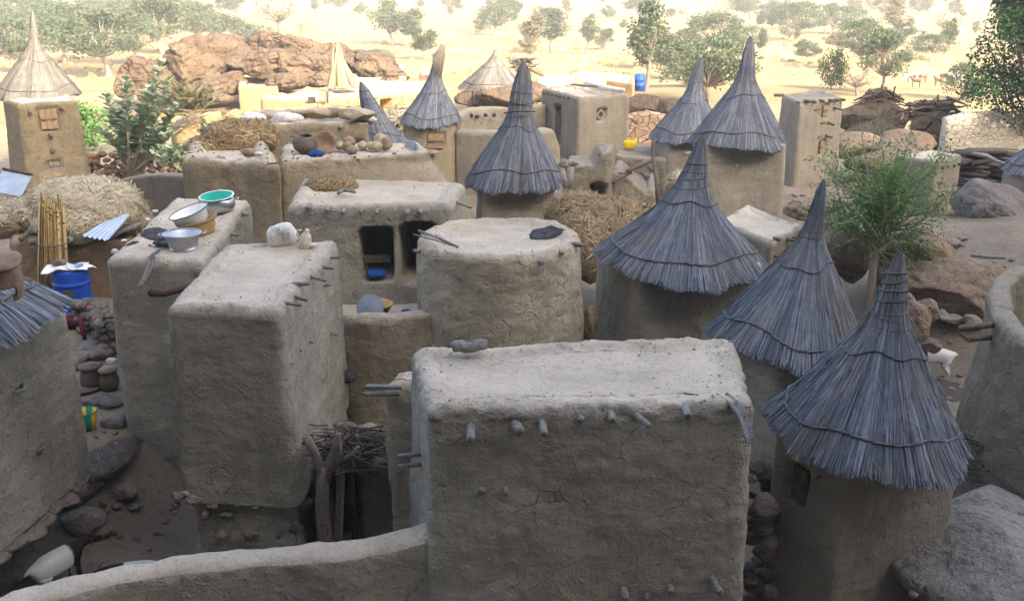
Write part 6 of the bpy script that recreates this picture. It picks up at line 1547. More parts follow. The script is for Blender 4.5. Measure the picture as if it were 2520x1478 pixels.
# I: tall square left tower in the sun
iC = at(92, 232, 31)
gI = thing('thatched_granary', 'tall square thatched granary at the upper left with a sunlit white spire', 'granary', (iC.x, iC.y, -6.9), 'thatched granaries of the village')
zI = iC.z
ic = [onz(6, 250, zI), onz(44, 262, zI), onz(192, 252, zI), onz(160, 226, zI)]
fa, fb_ = ic[1], ic[2]
def faceI(x, y):
    n_ = Vector((fb_.y - fa.y, -(fb_.x - fa.x), 0)).normalized(); d = Vector(ray(x, y)); return d * (fa.dot(n_) / d.dot(n_)), n_
p1_, nI = faceI(120, 293); p2_, _n = faceI(134, 409)
building('x', '', '', ic, zI + .05, -7.0, M['mud_sun'], M['roof'], root=gI, r=.10, flare=.16, amp=.03, seed=9, step=.075,
    recess=[dict(c=p1_, n=nI, w=.56, h=.66, d=.08, r=.03, soft=.03, wob=.3), dict(c=p2_, n=nI, w=.36, h=.36, d=.10, r=.08, soft=.03, wob=.3)])
thatch_roof(gI, iC, 1.22, at(80, 26, 31), seed=109, n=2800, w=.026, mat='thatch_warm', prof=[(0, 1), (.1, .87), (.22, .68), (.34, .49), (.43, .34), (.5, .24), (.56, .16), (.64, .105), (.8, .08), (.93, .05), (1, .02)], ropes=(.10, .42), wind=(.57, .62), fray=.01)
door_part(gI, p1_ + nI * .02, nI, .46, .56, name='shutter'); door_part(gI, p2_ + nI * -.0, nI, .27, .27, mat='wood_grey', name='shutter')
for (x, y) in [(150, 267), (73, 276), (123, 332), (128, 370)]:
    q, _n = faceI(x, y); peg(gI, q, nI, .16, .05 if y < 300 else .06, M['wood_brown'])
# ================================================================= FLAT TOPPED BLOCKS AND WALLS ON THE RIGHT
mc = [onz(1331, 216, -3.6), onz(1424, 240, -3.6), onz(1551, 231, -3.6), onz(1455, 204, -3.6)]
e1 = (mc[0] - mc[1]); nL = Vector((e1.y, -e1.x, 0)).normalized(); nL = nL if nL.y < 0 else -nL
e2 = (mc[2] - mc[1]); nR = Vector((e2.y, -e2.x, 0)).normalized(); nR = nR if nR.y < 0 else -nR
def onplane(x, y, p0, n_):
    d = Vector(ray(x, y)); return d * (p0.dot(n_) / d.dot(n_))
dq = onplane(1371, 312, mc[1], nL); wq = onplane(1479, 282, mc[1], nR)
gM = building('mud_house', 'square pale mud house with a tall dark doorway and a small cross shaped window', 'house', mc, -3.6, -5.9, M['mud_pale'], M['roof'], r=.10, R_top=.09, rim_h=.14, rim_w=.16, amp=.03, seed=81, step=.065, rough_rim=.04,
    recess=[dict(c=dq, n=nL, w=.46, h=1.25, d=.7, r=.05, soft=.03, reach=.5), dict(c=wq, n=nR, w=.30, h=.28, d=.35, r=.02, soft=.02, wob=0)])
b = MB(); b.box(onplane(1362, 312, mc[1], nL) + nL * -.05, (.05, .05, 1.25), axes=(Vector((-nL.y, nL.x, 0)), nL, Vector((.04, 0, 1)).normalized())); b.build('door_post', M['wood_grey'], gM, False)
tR = Vector((-nR.y, nR.x, 0)); b = MB(); zU = Vector((0, 0, 1)); mids = [zU * .14, tR * .15, zU * -.14, tR * -.15]
for k in range(4):
    p0, p1 = wq + mids[k] + nR * -.04, wq + mids[(k + 1) % 4] + nR * -.04; d_ = (p1 - p0)
    b.box((p0 + p1) / 2, (d_.length * 1.1, .07, .06), axes=(d_.normalized(), nR, d_.normalized().cross(nR)))
b.build('window_lattice', M['mud_pale'], gM, False)
b = MB(); b.box(onplane(1470, 306, mc[1], nR), (.06, .02, .07), axes=(tR, nR, Vector((0, 0, 1)))); b.build('white_patch', M['paper'], gM, False)
b = MB(); b.tube([onz(1440, 206, -3.55), onz(1490, 216, -3.5), onz(1535, 222, -3.5)], [.07, .09, .06], n=8, jit=.3); tag(b.build('log', M['cloth_pale']), 'pale crooked log lying on the roof of the house with the cross window', 'log')
log_mesh(onz(1405, 208, -3.5), onz(1470, 214, -3.5), .03, 'stick', 'thin dark stick on the roof of the house with the cross window', 'stick', 'wood_brown', split=False)
for i in range(7): peg(gM, onplane(1340 + i * 10, 229 + i * 2.2, mc[1], nL), nL, .05, .03, M['wood_dark'])
w3 = mud_wall('mud_wall', 'curved mud yard wall with a row of small round holes', 'wall', [at(1118, 282, 29), at(1150, 268, 29.6), at(1200, 263, 30.2), at(1262, 262, 30.6), at(1335, 256, 31.5)], .35, -6.2, M['mud_pale'], step=.08, amp=.05, seed=5)
for i, (x, y) in enumerate([(1160, 284), (1175, 287), (1195, 284), (1216, 283), (1262, 284)]):
    b = MB(); V = rock_verts((.07, .05, .07), i, 2, 3, .1) + np.array(at(x, y, 29.45 + .3 * i * .4)); b.add([tuple(v) for v in V], ICO[2][1]); b.build('wall_hole_shade', M['grain'], w3)  # small dark lumps; the shade of round holes painted onto the wall
w4 = mud_wall('mud_wall', 'tall plain mud wall running behind the slender granary, right of the shuttered one', 'wall', [at(1128, 318, 26.8), at(1180, 322, 26.6), at(1250, 322, 26.5), at(1310, 320, 26.6), at(1352, 318, 26.9), at(1368, 352, 27.0)], .4, -6.3, M['mud_pale'], step=.08, amp=.05, seed=6)
R1 = building('mud_ruin', 'broken mud room with a dark low doorway and a stepped top', 'ruin', px(-4.25, (1388, 404), (1506, 408), (1512, 385), (1400, 380)), -4.25, -6.3, M['mud_encl'], M['roof_dull'], r=.14, rough_rim=.06, amp=.06, seed=83, step=.055,
    ztf=lambda Q: .34 * sstep(2.2 - .35, 2.2, Q[:, 0]) * 1.0 - .1 * sstep(1.45, 1.3, Q[:, 0]) if False else .30 * sstep(1.85, 2.05, Q[:, 0]),
    recess=[dict(c=at(1465, 468, 22.9), n=(0, -1), w=.30, h=.5, d=.6, r=.05, soft=.04, reach=.8)])
R2 = building('mud_ruin', 'low broken mud wall block with beams sticking out, right of the stepped ruin', 'ruin', px(-4.75, (1500, 452), (1620, 440), (1620, 405), (1515, 415)), -4.75, -6.4, M['mud_encl'], M['roof_dull'], r=.14, rough_rim=.10, amp=.09, seed=84, step=.06, ztf=lambda Q: .28 * np.sin(Q[:, 0] * 3.1 + .6))
for (p_, d_, L_, r_) in [(at(1545, 425, 22.6), (-.9, -.35, -.35), .45, .055), (at(1585, 428, 22.2), (.2, -1, -.1), .25, .07), (at(1600, 412, 22.3), (.2, -1, -.1), .2, .06), (at(1600, 395, 22.6), (-.9, -.2, -.4), .6, .05)]: peg(R2, p_, d_, L_, r_, M['wood_brown'], name='beam_end')
LG = building('mud_ledge', 'low mud ledge carrying the yellow jerrican', 'ledge', px(-4.8, (1512, 382), (1640, 392), (1640, 362), (1525, 356)), -4.8, -6.2, M['mud_encl'], M['roof_dull'], r=.2, seed=86, step=.08, recess=[dict(c=at(1578, 396, 26.3), n=(0, -1), w=.14, h=.14, d=.2, r=.02, reach=.8, wob=0)])
jy = onz(1550, 366, -4.78); J = thing('jerrican', 'yellow plastic jerrican lying on the mud ledge', 'jerrican', jy); b = MB()
vs = rock_verts((.2, .10, .11), 3, 3, 0, 0); vs = np.sign(ICO[3][0]) * np.abs(ICO[3][0]) ** .45 * np.array([.19, .10, .12]) + np.array(jy + Vector((0, 0, .12))); b.add([tuple(v) for v in vs], ICO[3][1]); b.build('body', M['plastic_yellow'], J)
b = MB(); b.tube([jy + Vector((-.1, -.02, .23)), jy + Vector((-.08, -.02, .28)), jy + Vector((.06, -.02, .28)), jy + Vector((.08, -.02, .23))], .018, n=6); b.build('handle', M['plastic_yellow'], J)
b = MB(); b.lathe(jy + Vector((.15, -.02, .22)), [(.03, 0), (.03, .06), (0, .065)], 10); b.build('cap', M['plastic_yellow'], J)
fy = thing('forked_post', 'pale forked post standing right of the slender granary roof', 'post', at(1392, 500, 21.6)); b = MB()
b.tube([at(1398, 500, 21.5), at(1396, 460, 21.5)], [.10, .09], n=9, jit=.2); b.tube([at(1396, 465, 21.5), at(1388, 440, 21.5), at(1380, 415, 21.5)], [.085, .08, .07], n=9, jit=.2); b.tube([at(1396, 465, 21.5), at(1402, 440, 21.5), at(1406, 412, 21.5)], [.085, .08, .07], n=9, jit=.2); b.build('trunk', M['wood_grey'], fy)
for i, (x, y, s_) in enumerate([(1388, 402, .16), (1412, 402, .12)]):
    boulder('stone', ['round pale stone on the left arm of the pale forked post', 'dark stone on the right arm of the pale forked post'][i], at(x, y, 21.6), (s_, s_, s_ * .6), 170 + i, 'stones', sub=3, cat='stone')
b = MB(); b.tube([at(1620, 500, 19.9), at(1615, 440, 20.1), at(1608, 395, 20.3), at(1606, 360, 20.4), at(1612, 338, 20.4)], [.05, .045, .04, .035, .03], n=7); tag(b.build('pole', M['wood_brown']), 'tall dark curved pole leaning on the wall left of the joined granaries', 'pole')
straw_heap('straw_bundle', 'bundle of cut straw hung against the wall behind the broad thatched roof', 'straw bundle', [(at(1688, 442, 21.5), (.36, .22, .2))], 420, .5, 'hay_pale', w=.022, seed=23, flat=.1, spiky=.4)
b = MB(); b.tube([at(1668, 500, 20.6), at(1670, 470, 20.6)], [.05, .05], n=7); tag(b.build('prop', M['wood_grey']), 'short pale prop under the hung straw bundle', 'post')
b = MB(); b.tube([at(1672, 440, 21.2), at(1690, 448, 21.1)], [.07, .07], n=8); b.build('x', M['wood_dark']) if False else None
# big straw pile in the middle right
sp_ = at(1490, 560, 15.6)
straw_heap('straw_pile', 'large pile of brown and golden straw between the slender granary and the broad one', 'straw pile', [(at(1425, 530, 16.4), (.55, .6, .42)), (at(1500, 545, 16.0), (.7, .6, .40)), (at(1590, 550, 15.9), (.62, .5, .30)), (at(1430, 590, 15.0), (.5, .5, .42)), (at(1520, 590, 15.2), (.6, .45, .32)), (at(1452, 640, 14.6), (.28, .35, .42))], 8500, .34, 'hay_brown', w=.012, seed=33, core=.35, flat=.5, spiky=1.0, tmean=.62)
straw_heap('straw_pile', 'paler dry stalks lying along the top of the brown straw pile', 'straw pile', [(at(1540, 528, 16.6), (.9, .35, .16))], 1300, .5, 'hay_pale', w=.012, seed=34, core=.4, spiky=.6)
rubble('stone_wall', 'narrow dry stone wall between the round granary and the broad thatched one', 'wall', [at(1425, 690, 13.6), at(1475, 700, 13.5)], 1.25, .2, 'stones', -5.7, seed=24)
V = rock_verts((.10, .16, .26), 71, 4, 4, .15) + np.array(at(1450, 790, 12.0)); tag(link('sack', mesh_np(V, ICO[4][1]), M['sack_tan']), 'yellowish crumpled sack wedged behind the round granary', 'sack')
# right hand square tower
tc = [onz(1923, 232, -3.65), onz(1969, 251, -3.65), onz(2077, 237, -3.65), onz(2014, 217, -3.65)]
e2 = tc[2] - tc[1]; nT = Vector((e2.y, -e2.x, 0)).normalized(); nT = nT if nT.y < 0 else -nT
q1 = onplane(2030, 272, tc[1], nT); q2 = onplane(2022, 362, tc[1], nT)
gT = building('mud_tower', 'square flat topped mud tower with a row of beam ends under its rim, upper right', 'tower', tc, -3.65, -6.8, M['mud_pale'], M['roof_dull'], r=.10, R_top=.12, rim_h=.05, amp=.03, flare=.08, seed=91, step=.065,
    recess=[dict(c=q1, n=nT, w=.34, h=.40, d=.10, r=.02, soft=.03, wob=.3), dict(c=q2, n=nT, w=.34, h=.44, d=.08, r=.02, soft=.03, wob=.3)])
for (x, y) in [(1985, 249), (1999, 250), (2019, 248), (2043, 247), (2056, 246), (2070, 245)]: peg(gT, onplane(x, y, tc[1], nT), nT, .14, .045, M['wood_brown'])
peg(gT, onplane(1926, 241, tc[1], nT) + Vector((.1, .6, 0)), (-1, -.3, 0), .2, .05, M['wood_brown'])
for (x, y, ax_) in [(2012, 267, -1), (2052, 266, 1), (2024, 302, -1), (2036, 302, .6), (2018, 334, -1), (2030, 333, 1)]: peg(gT, onplane(x, y, tc[1], nT) + nT * .05, (ax_, -.5, -.2), .2, .035, M['wood_brown'], inset=.04)
door_part(gT, q1, nT, .22, .30, name='shutter'); door_part(gT, q2, nT, .2, .34, name='shutter')
# small store to the right
nc = [onz(2200, 382, -4.0), onz(2302, 398, -4.0), onz(2368, 380, -4.0), onz(2290, 368, -4.0)]
e2 = nc[2] - nc[1]; nN = Vector((e2.y, -e2.x, 0)).normalized(); nN = nN if nN.y < 0 else -nN
gN = building('mud_store', 'small flat roofed mud store half hidden by the leafy shrub, far right', 'store', nc, -4.0, -6.6, M['mud_pale'], M['roof_pale'], r=.08, R_top=.06, rim_h=.03, amp=.025, seed=93, step=.055,
    recess=[dict(c=onplane(2340, 482, nc[1], nN), n=nN, w=.06, h=.5, d=.12, r=.01, soft=.02, wob=.3), dict(c=onplane(2311, 455, nc[1], nN), n=nN, w=.10, h=.10, d=.12, r=.03, soft=.02)])
for (x, y) in [(2316, 413), (2327, 410), (2344, 408), (2356, 404), (2366, 440)]: peg(gN, onplane(x, y, nc[1], nN), nN, .07, .028, M['wood_dark'])
# low block behind the broad thatch
oc = [onz(1762, 542, -4.15), onz(1897, 598, -4.15), onz(1990, 556, -4.15), onz(1838, 502, -4.15)]
e2 = oc[2] - oc[1]; nO = Vector((e2.y, -e2.x, 0)).normalized(); nO = nO if nO.y < 0 else -nO
gO = building('mud_store', 'low square mud store with a pale flat roof, just right of the broad thatched granary', 'store', oc, -4.15, -6.5, M['mud_pale'], M['roof'], r=.10, R_top=.07, rim_h=.05, rim_w=.14, amp=.025, seed=95, step=.042)
for (x, y, L_, r_) in [(1915, 588, .05, .03), (1938, 588, .30, .03), (1952, 584, .05, .028), (1966, 580, .05, .025), (1908, 630, .04, .025)]: peg(gO, onplane(x, y, oc[1], nO), (nO + Vector((.5, 0, -.1))), L_, r_, M['wood_brown'])

# ---- right edge: ring wall, rocks, path
RW = mud_wall('mud_enclosure', 'curved mud enclosure wall bulging in at the right edge of the picture', 'wall', [at(2660, 690, 11.4), at(2548, 652, 11.6), at(2484, 672, 11.2), at(2462, 722, 10.5), at(2488, 786, 9.8), at(2550, 836, 9.3), at(2660, 880, 9.0)], .26, -6.6, M['mud_encl'], step=.04, amp=.07, amp2=.02, flare=.22, seed=41, crumble=.03)
for (x, y, L_, r_) in [(2412, 800, .30, .035), (2440, 828, .30, .03), (2452, 846, .12, .05)]: peg(RW, at(x + 15, y, 9.9), (-1, -.1, -.05), L_, r_, M['wood_brown'])
RB = [(2500, 1440, 7.6, 1.15, 1.05, .50, 'rock_pale', 'big pale grey boulder at the lower right corner'), (2425, 1260, 8.8, .4, .5, .28, 'rock_pale', 'grey boulder wedged under the curved enclosure wall'),
      (2720, 1440, 8.0, .75, .8, .4, 'rock_pale', 'large boulder at the right edge below the enclosure'), (2350, 1460, 7.4, .35, .4, .25, 'rock_grey', 'dark rock at the right foot of the nearest thatched granary'),
      (2340, 712, 16.0, 1.2, 1.0, .55, 'rock', 'broad brown boulder slope right of the shrub trunk'), (2080, 625, 16.8, .42, .6, .55, 'rock', 'brown boulder left of the shrub trunk'),
      (2270, 660, 16.6, .8, .8, .65, 'rock', 'rounded brown boulder behind the shrub trunk'), (2445, 530, 20.8, .95, .9, .85, 'rock_grey', 'tall bluish grey boulder at right under the log stack'),
      (2255, 790, 13.9, .24, .25, .38, 'rock', 'upright tan rock behind the spire of the nearest granary'), (2275, 765, 14.4, .22, .22, .2, 'rock', 'angular brown rock above the goat'), (2232, 745, 15, .2, .2, .2, 'rock', 'small rock directly right of the nearest spire'),
      (2300, 850, 13.6, .16, .16, .12, 'rock', 'reddish stone just above the goat at right'), (2345, 785, 14.6, .20, .15, .09, 'stones', 'flat stone on the path at right'), (2390, 790, 14.4, .16, .14, .1, 'stones', 'grey stone near the enclosure wall pegs'), (2315, 775, 14.9, .13, .13, .1, 'stones', 'small grey stone on the path behind the goat'),
      (2330, 605, 18.4, .3, .22, .18, 'stones', 'reddish stone on the slope below the bluish boulder'), (2415, 595, 18.6, .22, .2, .16, 'stones', 'brown stone right of the reddish one on the slope'), (2460, 600, 18.4, .2, .2, .14, 'stones', 'brown stone at the right end of the slope'), (2380, 585, 19, .25, .18, .12, 'stones', 'flat reddish stone at the foot of the bluish boulder'),
      (1990, 520, 19.5, .5, .5, .28, 'rock', 'pinkish rock between the joined granaries and the shrub'), (2030, 500, 20.5, .45, .4, .25, 'stones', 'pale rock under the square tower'), (2060, 560, 18.4, .45, .4, .3, 'rock', 'brown rock left below the leafy shrub')]
for i, (x, y, Y, sx, sy, sz, m_, lab) in enumerate(RB):
    p = at(x, y, Y); boulder('boulder', lab, p, (sx, sy, sz), 230 + i, m_, tilty=.30 if i == 0 else 0.0, sub=5 if sx > .4 else 4, cuts=4 if i == 0 else 10, rough=.07 if i == 0 else .14, ridge=.02 if i == 0 else .05)
for i in range(26):
    t = i / 25; x = random.uniform(1836, 1900); y = 1150 + t * 330
    p = at(x, y, 7.9 + random.uniform(-.3, .4)); s_ = random.uniform(.06, .15); boulder('stone', 'dark rubble stone in the gap between the large front house and the nearest thatched granary', p, (s_, s_ * .9, s_ * .75), 700 + i, 'stones', sub=3, cat='stone', group='rubble stones in the dark gap')
for i in range(5):
    x = random.uniform(2230, 2330); y = 1405 + random.uniform(-15, 60) * 1.0; p = at(x, y, 7.05 - (x - 2230) * -.002); s_ = random.uniform(.03, .06)
    boulder('stone', 'small stone at the right foot of the nearest thatched granary wall', p, (s_, s_, s_ * .7), 760 + i, 'stones', sub=2, cat='stone', group='small stones by the nearest granary')
b = MB(); b.tube([at(2390, 628, 17.2), at(2430, 632, 17), at(2475, 634, 16.8)], [.03, .035, .03], n=6); tag(b.build('stick', M['wood_grey']), 'long grey stick lying on the slope at right', 'stick')
brush('twig_pile', 'heap of dark twigs under the right eave beside the enclosure wall', 'twigs', at(2418, 1120, 9.6), (.35, .3, .45), 110, w=.008, seed=29)

# ================================================================= PLANTS
# leafy shrub with a pale trunk
rs_ = random.Random(77); tb = ongr(2138, 790, -6); SHR = thing('leafy_shrub', 'bright green leafy shrub with many upright twigs on a slim pale trunk, right of centre', 'shrub', tb); T = MB(); Lf = MB()
Ys = tb.y; fork = at(2152, 610, Ys)
T.tube([tb - Vector((0, 0, .1)), at(2140, 740, Ys), at(2148, 670, Ys), fork], [.085, .07, .065, .07], n=9, jit=.1)
T.tube([fork, at(2160, 560, Ys), at(2165, 520, Ys)], [.10, .09, .06], n=8, jit=.2)
ends = []
for i in range(92):
    x0 = 2160 + rs_.gauss(0, 20); p0 = at(x0, rs_.uniform(500, 600), Ys + rs_.uniform(-.25, .25))
    ang = rs_.gauss(-.03, .85); L_ = rs_.uniform(.5, 1.85) * (1.0 if abs(ang) < .8 else .75)
    d = Vector((math.sin(ang), rs_.gauss(0, .45), math.cos(ang) * .95)).normalized(); q = p0 + d * L_; m1 = p0 + d * L_ * .5 + Vector((rs_.gauss(0, .06), rs_.gauss(0, .06), rs_.gauss(0, .06)))
    T.tube([fork.lerp(p0, .3), p0, m1, q], [.026, .018, .012, .005], n=4, tone=rs_.random(), caps=False)
    n_l = int(rs_.uniform(35, 125) * (.5 + L_ * .5))
    for k in range(n_l):
        t = rs_.random() ** .8; c_ = p0.lerp(m1, min(1, t * 2)) if t < .5 else m1.lerp(q, (t - .5) * 2)
        c_ = c_ + Vector((rs_.gauss(0, 1), rs_.gauss(0, 1), rs_.gauss(0, 1))) * .095
        leaf_quads(Lf, c_, Vector((rs_.gauss(0, 1), rs_.gauss(0, 1), rs_.gauss(.1, .7))), (rs_.uniform(.04, .085), rs_.uniform(.022, .038)), rs_, min(1, max(0, rs_.gauss(.5, .22))))
for (x0, y0, x1, y1) in [(2150, 560, 2060, 520), (2150, 590, 2050, 610), (2155, 570, 2075, 540), (2160, 600, 2290, 575), (2170, 640, 2255, 700), (2180, 560, 2350, 600), (2165, 620, 2240, 660), (2190, 560, 2330, 560), (2200, 540, 2360, 520), (2200, 580, 2310, 640), (2190, 600, 2270, 690), (2120, 540, 2020, 480), (2110, 560, 2030, 560), (2210, 500, 2330, 470)]:
    p0, p1 = at(x0, y0, Ys), at(x1, y1, Ys - .3); m1 = p0.lerp(p1, .5) + Vector((0, 0, .08)); T.tube([p0, m1, p1], [.02, .012, .006], n=5, caps=False)
    for k in range(75):
        c_ = p0.lerp(p1, rs_.uniform(.25, 1)) + Vector((rs_.gauss(0, 1), rs_.gauss(0, 1), rs_.gauss(0, 1))) * .11
        leaf_quads(Lf, c_, Vector((rs_.gauss(0, 1), rs_.gauss(0, 1), rs_.gauss(.1, .7))), (rs_.uniform(.04, .08), .03), rs_, min(1, max(0, rs_.gauss(.5, .22))))
T.build('trunk', M['bark'], SHR); Lf.build('foliage', M['leaf_bush'], SHR, False)
# broad leaved shrub (tall stems, large grey green leaves)
cb = at(335, 425, 28.5); cb.z = -6.5; CAL = thing('broad_leaved_shrub', 'tall shrub with large rounded grey green leaves beside the rubble wall at left', 'shrub', cb); T = MB(); Lf = MB()
for i, (xt, yt) in enumerate([(398, 150), (312, 195), (415, 195), (255, 230), (362, 215), (440, 255), (300, 250), (345, 262), (268, 285), (420, 285), (330, 300), (385, 310), (300, 330), (250, 320), (360, 345), (420, 330), (315, 372), (380, 240)]):
    q = at(xt, yt, 28.5 + rs_.uniform(-.8, .6)); p0 = at(338 + rs_.uniform(-22, 25), 430, 28.3); m1 = p0.lerp(q, .5) + Vector((rs_.uniform(-.1, .1), 0, -.02)); T.tube([p0, m1, q], [.045, .035, .015], n=6, tone=.6)
    nn_ = 34
    for k in range(nn_):
        t = .42 + .58 * k / nn_; c_ = p0.lerp(m1, t * 2) if t < .5 else m1.lerp(q, (t - .5) * 2)
        a = k * 2.4 + i; d = Vector((math.cos(a), math.sin(a), rs_.uniform(.15, .9))); sz = rs_.uniform(.20, .34) * (1.1 - .5 * max(0, t - .8) * 4 * .3)
        d.normalize(); s_ = d.cross(Vector((0, 0, 1))).normalized(); up_ = s_.cross(d); w_ = sz * .34; tn = min(1, max(0, rs_.gauss(.5, .25)))
        Lf.add([c_, c_ + d * sz * .35 - s_ * w_ + up_ * .03, c_ + d * sz * .8 - s_ * w_ * .8 + up_ * .03, c_ + d * sz, c_ + d * sz * .8 + s_ * w_ * .8 + up_ * .03, c_ + d * sz * .35 + s_ * w_ + up_ * .03, c_ + d * sz * .5], [(0, 1, 6), (1, 2, 6), (2, 3, 6), (3, 4, 6), (4, 5, 6), (5, 0, 6)], tn)
T.build('stems', M['bark'], CAL); Lf.build('foliage', M['leaf_glauc'], CAL, False)
for i, (x, y, Y, n_, sp_, m_, nm, lab) in enumerate([(425, 385, 27, 26, .55, 'leaf_glauc', 'leafy_plant', 'low grey green plant at the left corner of the straw roofed house'), (465, 255, 33, 44, .9, 'leaf_far_pale', 'grass_clump', 'yellow grass clump leaning right of the broad leaved shrub'), (520, 325, 30, 12, .5, 'leaf_glauc', 'leafy_plant', 'grey green branch behind the straw heap on the roof')]):
    b = MB(); c0 = at(x, y, Y)
    for k in range(n_ * 7):
        a = rs_.uniform(0, 6.283); d = Vector((math.cos(a), math.sin(a), rs_.uniform(.2, 1.3))).normalized(); c_ = c0 + Vector((rs_.gauss(0, .35), rs_.gauss(0, .3), rs_.gauss(0, .2))) * sp_; ln = rs_.uniform(.2, .34) if m_ == 'leaf_glauc' else rs_.uniform(.5, .9)
        leaf_quads(b, c_, d, (ln, ln * (.5 if m_ == 'leaf_glauc' else .06)), rs_, rs_.random())
    tag(b.build(nm, M[m_], None, False), lab, 'plant')

# ================================================================= GOATS
def goat(name, label, loc, rot, scale=1.0, head_turn=0.0, head_down=0.0, grey=False, group=None):
    hx, hz = .62 - .0 * head_down, .68
    P = {'pel': (0, 0, .43, .105), 'mid': (.17, 0, .43, .125), 'chest': (.35, 0, .44, .115), 'nb': (.45, 0, .50, .075), 'nm': (.53, head_turn * .04, .59 - head_down * .16, .055), 'hd': (.62, head_turn * .09, .66 - head_down * .32, .056), 'mz': (.73, head_turn * .13, .60 - head_down * .34, .030),
         'rump': (-.07, 0, .42, .085), 'tl': (-.13, 0, .46, .022), 'tl2': (-.165, 0, .42, .014)}
    E = [('pel', 'mid'), ('mid', 'chest'), ('chest', 'nb'), ('nb', 'nm'), ('nm', 'hd'), ('hd', 'mz'), ('pel', 'rump'), ('rump', 'tl'), ('tl', 'tl2')]
    for s_, sd in ((1, 'l'), (-1, 'r')):
        j = .025 * s_
        P['h' + sd] = (-.01, .07 * s_, .36, .062); P['k' + sd] = (.04 + j, .08 * s_, .26, .042); P['o' + sd] = (-.065 + j, .078 * s_, .15, .022); P['f' + sd] = (-.045 + j, .078 * s_, .02, .018)
        P['s' + sd] = (.36, .07 * s_, .36, .05); P['e' + sd] = (.35 - j, .078 * s_, .25, .034); P['w' + sd] = (.37 - j, .078 * s_, .13, .021); P['p' + sd] = (.365 - j, .078 * s_, .02, .018)
        E += [('pel', 'h' + sd), ('h' + sd, 'k' + sd), ('k' + sd, 'o' + sd), ('o' + sd, 'f' + sd), ('chest', 's' + sd), ('s' + sd, 'e' + sd), ('e' + sd, 'w' + sd), ('w' + sd, 'p' + sd)]
    bm = bmesh.new(); sk_ = bm.verts.layers.skin.verify(); V = {}
    for k, (x, y, z, r_) in P.items():
        v = bm.verts.new((x, y, z)); v[sk_].radius = (r_, r_); v[sk_].use_root = (k == 'pel'); V[k] = v
    for a, c_ in E: bm.edges.new((V[a], V[c_]))
    me = bpy.data.meshes.new('goat'); bm.to_mesh(me); bm.free()
    o = bpy.data.objects.new('tmp', me); COL.objects.link(o)
    o.modifiers.new('Skin', 'SKIN'); ss = o.modifiers.new('Sub', 'SUBSURF'); ss.levels = 2
    dg = bpy.context.evaluated_depsgraph_get(); dg.update()
    me2 = bpy.data.meshes.new_from_object(o.evaluated_get(dg)); bpy.data.objects.remove(o)
    me2.polygons.foreach_set('use_smooth', np.ones(len(me2.polygons), dtype=bool))
    root = thing(name, label, 'goat', (0, 0, 0), group)
    bo = link('body', me2, M['goat_white'], root)
    hd = Vector(P['hd'][:3])
    for s_ in (1, -1):
        b = MB(); p = hd + Vector((-.02, .035 * s_, .02)); b.tube([p, p + Vector((-.03, .05 * s_, -.01)), p + Vector((-.05, .085 * s_, -.05))], [.012, .024, .006], n=6, flat=.4); b.build('ear', M['goat_brown'], root)
        b = MB(); p = hd + Vector((-.01, .02 * s_, .045)); b.tube([p, p + Vector((-.03, .012 * s_, .045)), p + Vector((-.075, .03 * s_, .07))], [.012, .010, .003], n=6); b.build('horn', M['wood_brown'], root)
        b = MB(); V_ = ICO[2][0] * .009 + np.array(hd + Vector((.035, .034 * s_, .016))); b.add([tuple(v) for v in V_], ICO[2][1]); b.build('eye', M['grain'], root)
    root.location = loc; root.rotation_euler = (0, 0, rot); root.scale = (scale,) * 3
    return root
N = NT('goat_coat'); tc_ = N.n('ShaderNodeTexCoord').outputs['Object']; sp3 = N.n('ShaderNodeSeparateXYZ'); N.t.links.new(tc_, sp3.inputs[0])
nz_ = N.noise(tc_, 9, 3); q = N.math('ADD', sp3.outputs[0], N.math('MULTIPLY', nz_, .10)); f_ = N.ramp(q, [(.36, 0), (.39, 1)])
fur = N.noise(N.pos((6, 18, 18), True), 8, 4, .7)
cw = N.mix(N.ramp(fur, [(.3, 0), (.7, 1)]), (.50, .50, .49), (.72, .71, .69)); cb_ = N.mix(N.ramp(fur, [(.3, 0), (.7, 1)]), (.010, .008, .007), (.04, .028, .02))
M['goat_white'] = N.fin(N.mix(f_, cw, cb_), N.bump(fur, .4, .01), .8)
M['goat_brown'] = plain('goat_dark_hair', (.06, .04, .03), .8)
gr_ = ongr(2322, 935, -6.2); goat('goat', 'white goat with a dark head walking behind the nearest thatched roof, far right', gr_, math.pi - .12, .98)
gr_ = ongr(112, 1485, -6.0); goat('goat', 'white goat with dark forequarters seen from behind at the lower left corner', gr_ , .95, .98, head_down=.5)
gr_ = ongr(392, 1478, -6.0); goat('goat', 'white and black goat mostly hidden behind the curved wall', gr_ - Vector((0, 0, .0)), math.pi + .25, .92, head_down=.6)

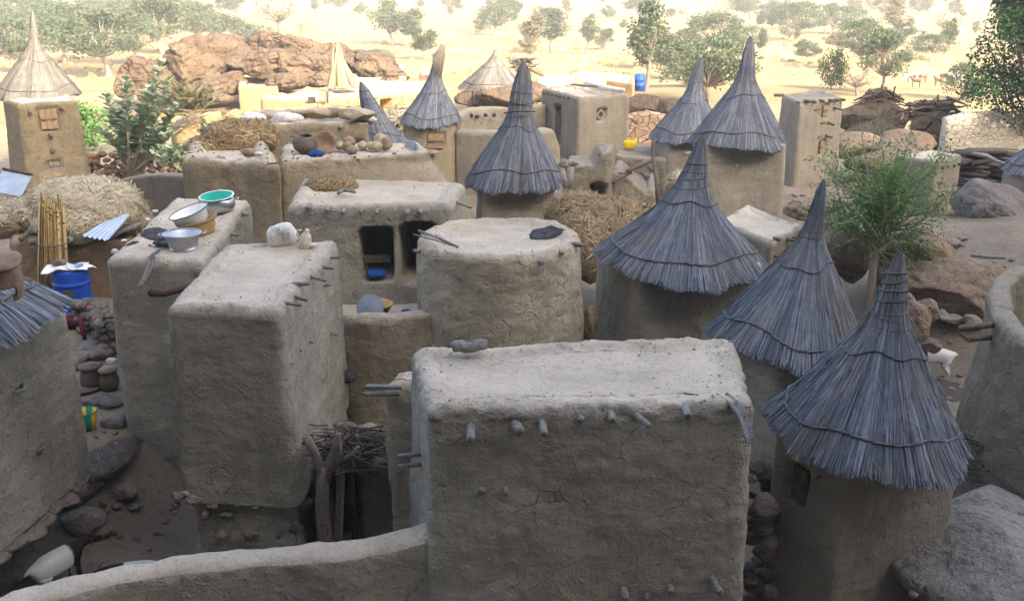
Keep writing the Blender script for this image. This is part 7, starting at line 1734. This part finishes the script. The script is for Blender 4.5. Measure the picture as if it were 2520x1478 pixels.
# loose stones on the bare ground
rs2 = random.Random(5)
def scatter(n, x0, x1, y0, y1, smin, smax, label, grp, mats=('stones', 'stones', 'rock')):
    for i in range(n):
        p = ongr(rs2.uniform(x0, x1), rs2.uniform(y0, y1), -5.8); s_ = rs2.uniform(smin, smax)
        V = rock_verts((s_, s_ * rs2.uniform(.6, 1), s_ * rs2.uniform(.4, .7)), rs2.randint(0, 9999), 2, 6, .08, rs2.uniform(0, 3)); o = link('stone', mesh_np(V, ICO[2][1], None, False), M[rs2.choice(mats)]); o.location = p + Vector((0, 0, s_ * .2)); tag(o, label, 'stone', grp)
scatter(34, 195, 300, 1060, 1330, .02, .07, 'loose stone on the alley ground between the two left granaries', 'loose stones of the alley')
scatter(18, 330, 440, 1240, 1390, .02, .06, 'loose stone on the yard ground before the long granary', 'loose stones of the goat yard')
scatter(30, 2235, 2420, 770, 1000, .03, .09, 'loose stone on the bare path at right', 'loose stones of the right path')
scatter(26, 2250, 2500, 590, 760, .04, .13, 'loose stone on the slope right of the shrub', 'loose stones of the right slope')
scatter(16, 1940, 2130, 470, 560, .06, .16, 'loose stone on the ground below the square tower', 'loose stones below the tower')
straw_heap('straw_litter', 'thin straw litter strewn over the path near the goat at right', 'straw', [(ongr(2330, 980, -6.2) + Vector((0, 0, -.06)), (.7, .9, .08))], 500, .14, 'twig', w=.008, seed=61, core=.3, spiky=.3)

# ---------------------------------------------------------------- dusty air over the plain
hz = MB(); hz.box((0, 930, 20), (2600, 1990, 62)); ho = hz.build('haze', None, None, False)
hm = bpy.data.materials.new('dusty_air'); hm.use_nodes = True; ht = hm.node_tree
for n_ in list(ht.nodes):
    if n_.type == 'BSDF_PRINCIPLED': ht.nodes.remove(n_)
pv = ht.nodes.new('ShaderNodeVolumePrincipled'); pv.inputs['Color'].default_value = (.93, .95, .97, 1); pv.inputs['Density'].default_value = .00135; pv.inputs['Anisotropy'].default_value = 0.0
ht.links.new(pv.outputs[0], ht.nodes['Material Output'].inputs['Volume'])
ho.data.materials.append(hm); tag(ho, kind='stuff'); ho.display_type = 'WIRE'
